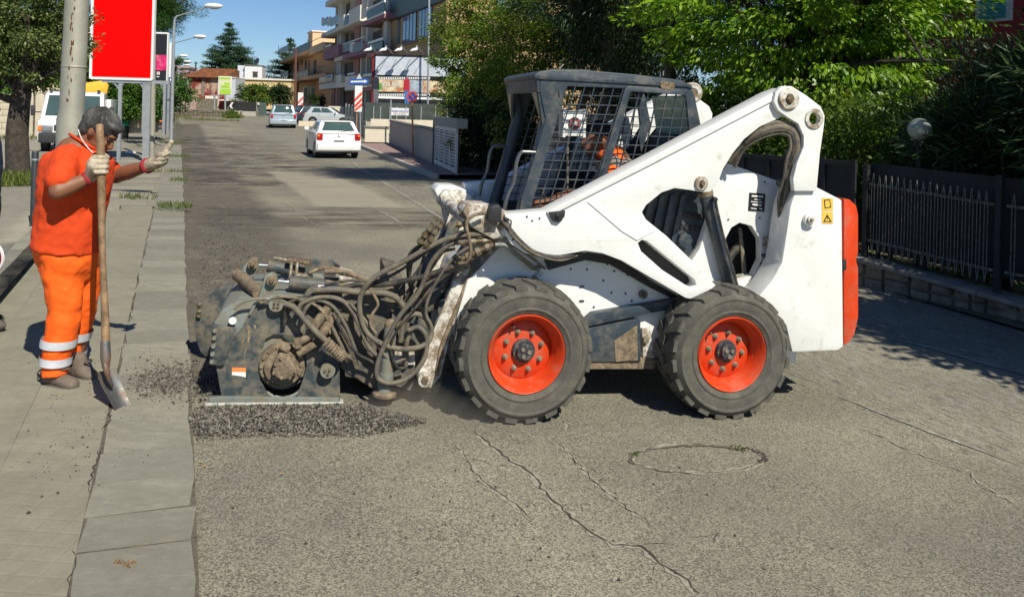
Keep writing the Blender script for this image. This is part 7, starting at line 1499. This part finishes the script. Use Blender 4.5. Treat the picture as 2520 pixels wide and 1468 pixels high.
# one-way sign with triangle and striped board
p = G(887, 341); t = thing('one_way_sign', 'blue one way sign with white arrow over a striped red and white board', 'sign', p); S6 = Plane(p, R(3)); q6 = lambda *a: wpanel(S6, *a, t)
def tri(pts, w0, w1, m, name, holes=()):
    mb = MB(); mb.prism([S6.q(x, y, w0) for x, y in pts], fnw, w0, w1, [[S6.q(x, y, w0) for x, y in h] for h in holes]); o = mb.build(name, m, None, local=True); o.parent = t; o.data.transform(Matrix.Rotation(S6.ang, 4, 'Z')); o.data.transform(Matrix.Translation(S6.o-OFF[t.name])); return o
tri([(861,195),(905,194),(907,196),(907,205),(905,207),(861,208)], -.08, -.05, M_SIGNB, 'blue_panel'); tri([(863,199.5),(896,198.8),(896,195.8),(904,200.5),(896,205),(896,202.6),(863,203.2)], -.09, -.078, M_SIGNW, 'arrow')
tri([(884,181),(866,214),(902,214)], .03, .05, mat('sign_back', (.5, .5, .48), .5), 'triangle_back'); tri([(884.5,189),(874,208),(894,208)], .02, .035, mat('sign_back_light', (.62, .61, .58), .5), 'triangle_inset')
q6(873, 211, 891, 275, -.02, .02, M_SIGNW, 'striped_board')
for y in (231, 246, 261): tri([(873,y+12),(891,y-6),(891,y+2),(873,y+20)] if y < 258 else [(873,y+8),(891,y-8),(891,y),(873,y+14)], -.03, -.018, M_ORSTR, 'stripe')
MB().cyl((p.x, p.y+.03, gz(p.x, p.y)-.05), P(885, 192, p.y+.03), .035).build('post', M_GALV, t); MB().cyl((p.x-.22, p.y+.08, gz(p.x, p.y)-.05), P(877, 260, p.y+.08), .03).build('board_post', M_BROWNP, t)
p = G(741, 300); t = thing('striped_marker', 'red and white striped marker board beside the silver people carrier', 'sign', p); S6 = Plane(p, R(3)); wpanel(S6, 733, 228, 746, 267, 0, .04, M_SIGNW, 'board', t)
for y in (243, 258): tri([(733,y+8),(746,y-6),(746,y),(733,y+14)] if y < 250 else [(733,y+6),(746,y-6),(746,y),(733,y+9)], -.012, .002, M_ORSTR, 'stripe')
MB().cyl((p.x, p.y+.06, gz(p.x, p.y)-.05), P(740, 240, p.y+.06), .04).build('post', M_BROWNP, t)
# no parking sign and street name sign
p = G(1017, 383, .13); t = thing('no_parking_sign', 'round blue no parking sign with red rim on a tan post', 'sign', p); c = P(1014, 238, p.y)
MB().lathe([(0, -.01), (.145, -.01), (.145, .01), (0, .01)], c, (.2, 1, 0), 28).build('blue_disc', M_SIGNB, t); MB().lathe([(.14, -.016), (.2, -.016), (.2, .014), (.14, .014)], c, (.2, 1, 0), 28, closed=True).build('red_rim', M_ORSTR, t); d_ = Vector((.1, 0, -.1)); MB().bar(c-d_+Vector((0, -.018, 0)), c+d_+Vector((0, -.018, 0)), .035, .01, up=(0,1,0)).build('red_slash', M_ORSTR, t); MB().cyl(p-Vector((0, 0, .15)), c+Vector((0, .03, -.1)), .035).build('post', M_BROWNP, t)
p = G(961, 352, .05); t = thing('street_name_sign', 'white street name sign on a grey post by the low wall', 'sign', p); S7 = Plane(p, R(3)); MB().cyl(p-Vector((0, 0, .1)), P(962, 246, p.y), .04).build('post', M_GALV, t); wpanel(S7, 963, 266, 1006, 284, -.03, .0, M_SIGNW, 'plate', t)
text_mesh('lettering', 'Valentino Dalessandri', M_SIGNB, .17, Matrix.Translation(P(984, 273, p.y-.04))@Matrix.Rotation(R(90), 4, 'X'), t, font_x=.62); text_mesh('lettering', 'VIA', M_SIGNB, .09, Matrix.Translation(P(999, 268, p.y-.04))@Matrix.Rotation(R(90), 4, 'X'), t); text_mesh('lettering', 'Maestro del commercio', mat('lettering_tan', (.4, .2, .1), .6), .1, Matrix.Translation(P(985, 279.5, p.y-.04))@Matrix.Rotation(R(90), 4, 'X'), t, font_x=.7)
# film poster billboard with lamps
FB = Plane(P(975, 262, 50), R(3)); FB.o.z = gz(FB.o.x, FB.o.y); t = lthing('film_billboard', 'large poster hoarding with film strip print and white flood lamps', 'billboard', FB); w7 = lambda x0, y0, x1, y1, w0, w1, m, n: pb_(t, n, FB, x0, y0, x1, y1, w0, w1, m)
w7(915, 137, 1150, 262, 0, .4, mat('hoarding_dark_red', (.2, .008, .015), .6), 'frame'); w7(920, 136, 1150, 262, -.03, .02, M_POP, 'black_border'); w7(924, 142, 1148, 186, -.045, -.02, mat('poster_silver', (.5, .54, .6), .35, var=.12, vs=2), 'silver_print'); w7(924, 186, 1148, 245, -.045, -.02, M_SIGNW, 'white_print')
for y in (187, 228):
    w7(925, y, 1148, y+11, -.055, -.04, M_POP, 'film_band')
    for x in np.arange(928, 1060, 4.4): w7(x, y+2.6, x+2.5, y+8.6, -.063, -.052, M_SIGNW, 'perforation')
M_FOOD = mat('poster_food', (.35, .12, .05), .5, var=.7, vs=3.2, dirt=(.7, .62, .4), damt=.5, ds=2.6); w7(925, 198, 1148, 228, -.053, -.04, M_FOOD, 'food_print'); w7(1008, 198, 1040, 228, -.058, -.05, mat('poster_blue_food', (.3, .36, .42), .5, var=.6, vs=4), 'food_print'); w7(929, 205, 941, 222, -.058, -.05, mat('poster_green', (.12, .3, .05), .5, var=.5, vs=6), 'food_print')
for x in (940, 964): w7(x, 202, x+20, 213, -.066, -.055, mat('poster_card', (.52, .47, .4), .5), 'card_print'); w7(x+6, 206, x+13, 209, -.072, -.064, M_FOOD, 'card_text')
mb = MB()
for (x0, y0, x1, y1) in ((930,180,948,150),(958,178,975,148),(990,182,1010,146),(1020,182,1035,155)): mb.bar(FB.v(x0, y0, -.05), FB.v(x1, y1, -.05), .04, .02, up=(0,1,0))
stuff(mb.build('poster_streaks', mat('poster_streak', (.2, .23, .27), .5), t, local=True))
M_FIGN = mat('poster_figure_navy', (.012, .016, .03), .6); M_FIGR = mat('poster_figure_red', (.4, .01, .03), .6); M_FIGB = mat('poster_figure_blue', (.03, .15, .4), .6); M_FIGG = mat('poster_figure_grey', (.12, .12, .14), .6)
def fig(cx_, top, bot, hw, m1, m2):
    for pts, m in (([(cx_-hw,top+12),(cx_-hw*.5,top+8),(cx_+hw*.5,top+8),(cx_+hw,top+12),(cx_+hw,top+38),(cx_-hw,top+38)], m1), ([(cx_-hw*.8,top+38),(cx_+hw*.8,top+38),(cx_+hw*.7,bot),(cx_+hw*.15,bot),(cx_,top+52),(cx_-hw*.15,bot),(cx_-hw*.7,bot)], m2), ([(cx_+3*math.cos(k*.6), top+5+4*math.sin(k*.6)) for k in range(10)], M_FIGG)):
        mb = MB(); mb.prism([FB.q(x, y, -.08) for x, y in pts], fnw, -.08, -.068); mb.build('figure_print', m, t, local=True)
fig(925, 182, 256, 8, M_FIGN, M_FIGG); fig(1001, 186, 258, 7, M_FIGR, M_FIGB)
w7(910, 262, 1150, 266, -.8, .4, M_GALV, 'walkway')
for x in (915, 948, 1032, 1090): w7(x, 266, x+4, 318, .1, .25, M_GALV, 'leg')
for x in (905, 942, 980, 1018):
    hd = FB.v(x+4, 122, -1.2); ft = FB.v(x+24, 133, .1); a_ = MB().tube([ft, FB.v(x+8, 113, -1.1), hd], .035, 6).build('lamp_arm', M_GALV, t, local=True); MB().hexa([hd+Vector(v) for v in ((-.35,-.15,-.12),(.12,-.15,-.05),(.12,.15,-.05),(-.35,.15,-.12),(-.15,-.1,.06),(.16,-.1,.12),(.16,.1,.12),(-.15,.1,.06))]).build('flood_lamp', M_SIGNW, a_, local=True, bevel=.04)
MB().cyl(FB.v(1052, 320, -1), FB.v(1057, -60, -1), .06).build('mast', M_GALV, t, local=True)
# utility poles
p = P(727, 255, 92); t = thing('utility_pole', 'rusty lattice pole in front of the orange house', 'pole', (p.x, p.y, gz(p.x, p.y))); MB().cyl((p.x, p.y, gz(p.x, p.y)-.1), P(728, 118, 92), .16, .12, 8).build('pole', mat('rusty_pole', (.14, .06, .04), .9), t); MB().bar(P(721, 121, 92), P(735, 121, 92), .12).build('cross_arm', M_FRAME, t)
p = P(482, 190, 118); t = thing('utility_pole', 'grey utility pole above the ruined house roof', 'pole', (p.x, p.y, gz(p.x, p.y))); MB().cyl((p.x, p.y, gz(p.x, p.y)-.1), P(482, 152, 118), .14, .1, 8).build('pole', M_FRAME, t); MB().bar(P(478, 156, 118), P(487, 156, 118), .12).build('cross_arm', M_FRAME, t)

# ------------------------------------------------------------------ vehicles
M_CARW = mat('car_white', (.78, .78, .78), .25, var=.03, coat=.5); M_CARS = mat('car_silver_blue', (.42, .5, .55), .25, .35, var=.04, coat=.5); M_CARG = mat('car_silver', (.6, .63, .64), .25, .3, var=.04, coat=.5); M_CARK = mat('car_dark_blue', (.03, .04, .06), .25, var=.05, coat=.5)
M_CGLASS = mat('car_glass', (.05, .085, .085), .04, var=.15, vs=2, spec=.8); M_TAIL = mat('tail_lamp', (.4, .008, .01), .2, coat=.5); M_AMB = mat('amber_lamp', (.75, .2, .02), .25); M_RUB = mat('car_tyre', (.02, .02, .02), .8); M_RIM = mat('car_rim', (.35, .35, .36), .35, .6); M_TRIM = mat('car_trim', (.03, .03, .032), .6)
def car(label, base, head, L_, W_, H_, m, belt, rearx, group, kind='hatch', colour=None):
    t = thing('car', label, 'car', base, head, group); OFF[t.name] = Vector(); hw = W_/2; g = .17      # x forward, rear bumper at x = 0
    low = [(0.03,g+.1),(0,.42),(.03,.62),(rearx*.5,belt*.93),(rearx,belt),(L_*.72,belt+.0),(L_*.74,belt*.98),(L_-.12,belt*.78),(L_,belt*.6),(L_,.36),(L_-.08,g+.05)]
    arch = []
    for cx_ in (L_*.815, L_*.19):
        arch += [(cx_+.36*math.cos(a), .3+.36*math.sin(a)) for a in np.linspace(-.25, math.pi+.25, 9)]
    poly = low+arch
    mb = MB(); mb.prism(poly, lambda a, b, s: Vector((a, s*(1-.04*max(0, b-.6)), b)), -hw, hw); body_ = mb.build('body', m, t, local=True, bevel=.05, bseg=3)
    MB().bb(.3, L_-.3, -hw+.12, hw-.12, g+.02, belt-.1).build('underbody', M_TRIM, t, local=True)
    r0, r1, f1, f0 = rearx*.55, rearx+ (.34 if kind == 'hatch' else .16), L_*.53, L_*.74; tw = hw*.74; bw = hw*.95; z0 = belt-.03
    cabp = [Vector((r0,-bw,z0)),Vector((f0,-bw,z0)),Vector((f0,bw,z0)),Vector((r0,bw,z0)),Vector((r1,-tw,H_-.04)),Vector((f1,-tw,H_-.04)),Vector((f1,tw,H_-.04)),Vector((r1,tw,H_-.04))]
    MB().hexa(cabp).build('greenhouse', m, t, local=True, bevel=.09, bseg=3)
    def pane(i, j, k, l, mg, nm):
        q = [cabp[x] for x in (i, j, k, l)]; c = sum(q, Vector())/4; n = (q[1]-q[0]).cross(q[3]-q[0]).normalized(); ctr = sum(cabp, Vector())/8
        if n.dot(c-ctr) < 0: n = -n
        out = []
        for (uu, vv) in ((mg[0], mg[1]), (1-mg[0], mg[1]), (1-mg[2], 1-mg[3]), (mg[2], 1-mg[3])): out.append(q[0].lerp(q[1], uu).lerp(q[3].lerp(q[2], uu), vv))
        MB().hexa([p-n*.03 for p in out]+[p+n*.008 for p in out]).build(nm, M_CGLASS, t, local=True, bevel=.02)
    pane(3, 0, 4, 7, (.09, .2, .13, .1), 'rear_window'); pane(1, 2, 6, 5, (.07, .08, .1, .08), 'windscreen')
    for (i, j, k, l) in ((0, 1, 5, 4), (3, 2, 6, 7)):
        for g0, g1 in ((.17, .44), (.5, .8)):
            A = [cabp[i].lerp(cabp[j], g0).lerp(cabp[l].lerp(cabp[k], g0), .18), cabp[i].lerp(cabp[j], g1+.06).lerp(cabp[l].lerp(cabp[k], g1+.06), .18), cabp[i].lerp(cabp[j], g1).lerp(cabp[l].lerp(cabp[k], g1), .86), cabp[i].lerp(cabp[j], g0).lerp(cabp[l].lerp(cabp[k], g0), .86)]
            n = Vector((0, 1 if A[0].y > 0 else -1, .15)); MB().hexa([p-n*.03 for p in A]+[p+n*.012 for p in A]).build('side_window', M_CGLASS, t, local=True, bevel=.015)
    for s in (-1, 1):
        for fx in (.30, .56): MB().bb(L_*fx, L_*fx+.012, s*(hw-.012)-.012, s*(hw-.012)+.012, .38, belt-.02).build('door_gap', M_TRIM, t, local=True)
        MB().box((L_*.66, s*(hw+.09), belt+.08), (.1, .17, .12)).build('mirror', m, t, local=True, bevel=.03)
        zt_ = belt*.84; tl = MB().box((rearx*.3+.02, s*(hw-.13), zt_), (.16, .2, .24) if kind == 'hatch' else (.14, .16, .26)).build('tail_lamp', M_TAIL, t, local=True, bevel=.03)
        if kind == 'hatch': MB().box((rearx*.3+.0, s*(hw-.08), zt_+.03), (.18, .1, .07)).build('indicator', M_AMB, tl, local=True, bevel=.02)
        MB().box((L_-.14, s*(hw-.22), belt*.66), (.2, .3, .14)).build('head_lamp', M_RIM, t, local=True, bevel=.04)
        for cx_ in (L_*.815, L_*.19):
            o = Vector((cx_, s*(hw-.02), .3)); wh_ = MB().lathe([(.19,.02),(.27,0),(.3,.03),(.3,.18),(.26,.2)], o, (0,-s,0), 22, cap0=False).build('wheel', M_RUB, t, local=True); MB().lathe([(.2,.03),(.19,.02),(.06,.01),(0,.01)], o, (0,-s,0), 16, cap0=False).build('rim', M_RIM, wh_, local=True)
    MB().hexa([Vector(p) for p in ((-.05,-hw+.03,.3),(.3,-hw+.0,.3),(.3,hw-.0,.3),(-.05,hw-.03,.3),(-.06,-hw+.05,.58),(.3,-hw+.0,.58),(.3,hw-.0,.58),(-.06,hw-.05,.58))]).build('rear_bumper', m, t, local=True, bevel=.05)
    pl_ = MB().box((-.02 if kind != 'hatch' else .0, 0, belt*.68 if kind == 'hatch' else .56), (.06, .5, .12)).build('number_plate', M_SIGNW, t, local=True); MB().box((-.06 if kind != 'hatch' else -.035, 0, belt*.68 if kind == 'hatch' else .56), (.01, .36, .05)).build('plate_characters', mat('plate_dark', (.1, .1, .12), .6), pl_, local=True)
    MB().lathe([(.045, 0), (.045, .02), (0, .024)], (rearx*.42, 0, belt*.86), (-1, 0, .1), 14).build('badge', M_RIM, t, local=True)
    rw = [cabp[0].lerp(cabp[3], .12).lerp(cabp[4].lerp(cabp[7], .12), .12), cabp[0].lerp(cabp[3], .88).lerp(cabp[4].lerp(cabp[7], .88), .12)]
    MB().bar(cabp[4]+Vector((-.06,.1,-.02)), cabp[7]+Vector((-.06,-.1,-.02)), .1, .05).build('roof_spoiler', m, t, local=True, bevel=.015)
    MB().bar(cabp[0].lerp(cabp[3], .05)+Vector((-.02,0,.02)), cabp[0].lerp(cabp[3], .95)+Vector((-.02,0,.02)), .06, .09).build('tailgate_sill', m, t, local=True, bevel=.015)
    MB().cyl((-.01, -.4, .2), (.25, -.4, .2), .035).build('exhaust', M_TRIM, t, local=True)
    MB().bar(cabp[0].lerp(cabp[3], .5)+Vector((-.03,0,.06)), cabp[0].lerp(cabp[3], .15).lerp(cabp[4].lerp(cabp[7], .15), .15)+Vector((-.03,0,.04)), .02).build('wiper', M_TRIM, t, local=True)
    return t
hd_ = math.atan2(RD.y, RD.x)
pc_ = G(833, 391); car('white hatchback with red tail lamps driving away along the road', pc_, hd_-R(2), 3.6, 1.58, 1.38, M_CARW, .93, .2, 'cars on the road ahead')
pc_ = G(697, 316); pc_.z = gz(pc_.x, pc_.y); car('silver blue people carrier driving away beyond the white hatchback', pc_, hd_-R(4), 3.95, 1.8, 1.66, M_CARS, .98, .12, 'cars on the road ahead', 'mpv')
pc_ = P(752, 296, 63); pc_.z = gz(pc_.x, 63); car('silver hatchback parked sideways behind the low cream wall', pc_, R(2), 3.7, 1.62, 1.45, M_CARG, .92, .2, 'parked cars by the junction')
pc_ = P(724, 296, 66); pc_.z = gz(pc_.x, 66); car('dark car parked behind the striped marker board', pc_, R(35), 3.9, 1.66, 1.48, M_CARK, .92, .2, 'parked cars by the junction')
# white truck on the plaza
tb_ = P(172, 372, 28); tb_.z = gz(tb_.x, tb_.y); TH = R(22)
tk = thing('truck', 'white flatbed truck with yellow crane parked on the plaza facing the camera', 'truck', tb_, TH); OFF[tk.name] = Vector(); hw = 1.0     # local: y away from camera
side = [(-.02,.42),(-.02,.95),(.06,1.12),(.55,1.25),(1.05,2.05),(1.3,2.14),(2.2,2.14),(2.3,2.0),(2.3,.42)]
MB().prism(side, lambda a, b, s: Vector((s*(1-.1*max(0, b-1.25)), a, b)), -hw, hw).build('cab', M_CARW, tk, local=True, bevel=.06, bseg=3)
MB().hexa([Vector(p) for p in ((-.86,.56,1.28),(.86,.56,1.28),(.86,.6,1.28),(-.86,.6,1.28),(-.8,1.0,2.0),(.8,1.0,2.0),(.8,1.05,2.0),(-.8,1.05,2.0))]).build('windscreen', M_CGLASS, tk, local=True)
MB().bb(-.96, .96, -.1, .1, .36, .72).build('bumper', M_TRIM, tk, local=True, bevel=.05); MB().bb(-.5, .5, -.05, .05, .78, .98).build('grille', M_TRIM, tk, local=True, bevel=.01)
for s in (-1, 1):
    MB().box((s*.7, -.02, .86), (.34, .1, .2)).build('head_lamp', M_RIM, tk, local=True, bevel=.03); MB().box((s*.92, 0, .86), (.12, .12, .2)).build('indicator', M_AMB, tk, local=True, bevel=.03); MB().box((s*1.22, .55, 1.45), (.14, .1, .36)).build('mirror', M_TRIM, tk, local=True, bevel=.03); MB().bar((s*.98, .62, 1.4), (s*1.2, .58, 1.4), .04).build('mirror_arm', M_TRIM, tk, local=True); MB().box((s*.75, 1.1, 2.17), (.1, .1, .1)).build('roof_lamp', M_TRIM, tk, local=True, bevel=.02)
    for y in (.75, 3.8): o = Vector((s*.95, y, .36)); wv = MB().lathe([(.2,.02),(.34,0),(.36,.04),(.36,.22),(.3,.24)], o, (-s,0,0), 22, cap0=False).build('wheel', M_RUB, tk, local=True); MB().lathe([(.21,.03),(.1,.02),(0,.0)], o, (-s,0,0), 16, cap0=False).build('rim', M_RIM, wv, local=True)
    MB().bar((s*.3-.25, .57, 1.32), (s*.3+.2, .62, 1.42), .025).build('wiper', M_TRIM, tk, local=True)
MB().bb(-.9, .9, 2.3, 5.4, .5, .8).build('frame', M_TRIM, tk, local=True); MB().bb(-1.05, 1.05, 2.45, 5.4, .8, 1.9).build('load_box', M_CARW, tk, local=True, bevel=.02)
MB().prism([(-.1,2.0),(.1,2.5),(.75,2.62),(.85,2.4),(.8,2.1),(.3,2.05)], lambda a, b, s: Vector((a+.1, s, b)), 2.4, 2.8).build('crane', mat('crane_yellow', (.75, .42, .03), .5), tk, local=True, bevel=.03)
MB().bb(-.3, .3, 2.4, 2.6, 1.9, 2.1).build('crane_base', M_TRIM, tk, local=True)
# covered hopper trailer, waste bin, litter
hb = G(409, 311); hb.z = gz(hb.x, hb.y); t = thing('hopper_trailer', 'dark pyramid covered hopper trailer with orange bricks at its foot', 'trailer', hb); s_ = hb.y/2000
def hx(x, y, d=0): return P(x, y, hb.y+d)
mb = MB(); mb.hexa([hx(389,292), hx(431,292), hx(431,292,1.6), hx(389,292,1.6), hx(407,251,.6), hx(413,251,.6), hx(413,251,1.0), hx(407,251,1.0)]); mb.build('cover', mat('dark_grey_tarp', (.035, .04, .045), .6, var=.2), t)
MB().hexa([hx(390,304,.1), hx(428,304,.1), hx(428,304,1.5), hx(390,304,1.5), hx(389,292.5,.0), hx(431,292.5,.0), hx(431,292.5,1.6), hx(389,292.5,1.6)]).build('tray', M_TRIM, t)
for x in (398, 408, 418): MB().tube([hx(x,305,-.15), hx(x*.5+204.5,266,.1)], .05, 6).build('bar', M_FRAME, t)
for y in (270, 282, 292): MB().tube([hx(410-(y-248)*.42,y,-.12), hx(410+(y-248)*.42,y,-.12)], .05, 6).build('bar', M_FRAME, t)
MB().hexa([hx(393,310,-.5), hx(420,310,-.5), hx(420,310,-.1), hx(393,310,-.1), hx(393,300,-.5), hx(420,300,-.5), hx(420,300,-.1), hx(393,300,-.1)]).build('foot_tray', mat('dark_maroon', (.06, .012, .01), .7), t)
rr = random.Random(1)
for k in range(9): MB().box(hx(395+k*2.8, 299+rr.uniform(-1, 1), -.3), (.16, .14, .12), rz=rr.uniform(0, 1)).build('brick', mat('orange_brick', (.6, .17, .05), .8), t)
bn = G(302, 345); bn.z = gz(bn.x, bn.y)+.05; t = thing('waste_bin', 'small dark bin with green bag standing by the billboard post', 'bin', bn); MB().lathe([(.2, 0), (.24, .1), (.27, .6), (.25, .62)], bn, (0,0,1), 18).build('drum', M_TRIM, t); mb = MB(); mb.ball(bn+Vector((.05, 0, .72)), (.26, .24, .2), 14, 8); organic('bag', mb, .03, mat('green_bag', (.03, .3, .2), .35), t, 1, .08)
lt = G(322, 378, .06); mb = MB(); mb.ball(lt+Vector((0, 0, .03)), (.2, .1, .05), 10, 6); o = organic('litter_paper', mb, .02, M_SIGNW, None, 0, .08); tag(o, 'crumpled white paper lying on the far pavement slabs', 'litter')

# ------------------------------------------------------------------ loose milled asphalt, leaves
M_CHIP = mat('asphalt_chip', (.085, .08, .068), .9, var=.2)
def chips(name, fn, n, smin, smax, seed, m=None):
    r = np.random.default_rng(seed); V = np.array([(1,0,0),(-1,0,0),(0,1,0),(0,-1,0),(0,0,1),(0,0,-1)], float); Fc = [(0,2,4),(2,1,4),(1,3,4),(3,0,4),(2,0,5),(1,2,5),(3,1,5),(0,3,5)]
    P0 = np.array([fn(r) for _ in range(n)]); S = (smin+(smax-smin)*r.random(n)**4)[:, None, None]*r.uniform(.6, 1.3, (n, 1, 3)); an = r.uniform(0, 6.28, n); c, s = np.cos(an), np.sin(an)
    W = V[None]*S+r.normal(scale=.15, size=(n, 6, 3))*S; X = W[..., 0]*c[:, None]-W[..., 1]*s[:, None]; Yy = W[..., 0]*s[:, None]+W[..., 1]*c[:, None]
    W = np.stack([X, Yy, W[..., 2]], -1)+P0[:, None]; F = (np.arange(n)[:, None, None]*6+np.array(Fc)[None]).reshape(-1, 3)
    return stuff(pyobj(name, W.reshape(-1, 3), F.tolist(), m or M_CHIP_N))
m, N, L, b = nodes('chip_mix'); nb = NB(N, L); ge = N.new('ShaderNodeNewGeometry'); L.new(nb.mix(nb.ramp(ge.outputs['Random Per Island'], 0, 1), (.03, .028, .023), (.2, .185, .15)), b.inputs['Base Color']); b.inputs['Roughness'].default_value = .9; M_CHIP_N = m
def in_pile(r):
    for _ in range(40):
        x, y = r.uniform(462, 1050), r.uniform(1000, 1095); c = 1042-10*math.sin((x-460)/190); h = 45*min(1, (x-455)/30)*min(1, (1055-x)/160)
        f = abs(y-c)/max(4, h)
        if r.random() < max(0, 1-f**2): break
    p = G(x, y); return (p.x, p.y, gz(p.x, p.y)+.004+.028*max(0, 1-f**2)*r.random())
chips('asphalt_rubble', in_pile, 15000, .003, .013, 1)
def scat(x0, x1, y0, y1, dz, cx_=None, cy_=None):
    def f(r):
        x = r.normal((x0+x1)/2, (x1-x0)/4); y = r.normal((y0+y1)/2, (y1-y0)/4); p = G(x, y); return (p.x, p.y, gz(p.x, p.y)+dz)
    return f
chips('scattered_chips', scat(330, 500, 895, 990, .028), 2200, .003, .012, 2); chips('far_scattered_chips', scat(455, 660, 480, 760, .006), 2600, .003, .012, 3); chips('pavement_chips', scat(20, 420, 850, 1250, .026), 220, .003, .009, 4); chips('road_chips', scat(520, 1900, 1060, 1500, .004), 420, .003, .009, 5); chips('kerb_debris', scat(450, 640, 900, 1000, .02), 700, .004, .014, 6)
for i, (x, y) in enumerate(((487,1139),(690,1168),(300,1255),(497,1150))):
    p = G(x, y, .006)+Vector((0, 0, .004)); o = MB().add([p, p+Vector((.012, .002, .004)), p+Vector((.02, .009, .001)), p+Vector((.008, .01, .005))], [(0,1,2,3)]).build('fallen_leaf', mat('leaf_yellow', (.55, .3, .03), .7), None); tag(o, ('yellow fallen leaf on the road against the kerb stone edge', 'orange fallen leaf lying alone on the bare road before the rubble', 'brown fallen leaf on the pavement slabs', 'tiny yellow fallen leaf beside the one at the kerb edge')[i], 'leaf', 'fallen leaves by the kerb')
blades('kerb_weeds', [gs(1560,1120,.03,.12,.0), gs(1815,1105,.05,.2,.0), gs(575,522,.12,.2,0)], 200, .02, M_GRASS, 80)
blades('dry_tuft', [gs(292,1398,.02,.3,.02), gs(318,1404,.025,.4,.02)], 160, .014, mat('dry_grass', (.22, .13, .06), .9), 81)
# ------------------------------------------------------------------ dust whirled up under the loader front
md = bpy.data.materials.new('dust_air'); md.use_nodes = True; N = md.node_tree.nodes; N.remove(N['Principled BSDF'])
pv = N.new('ShaderNodeVolumePrincipled'); pv.inputs['Color'].default_value = (.8, .72, .58, 1); pv.inputs['Density'].default_value = .9; md.node_tree.links.new(pv.outputs[0], N['Material Output'].inputs['Volume'])
dm = MB(); c = LO.o+LO.A*(-.30)+LO.W*.3+Vector((0, 0, .06)); rz_ = Matrix.Rotation(LTH, 3, 'Z'); dm.ball(c, (.62, .42, .16), 24, 14, m=rz_)
o = dm.build('dust_cloud', md, None, smooth=60); stuff(o); o['label'] = 'thin haze of pale dust on the road under the loader front'
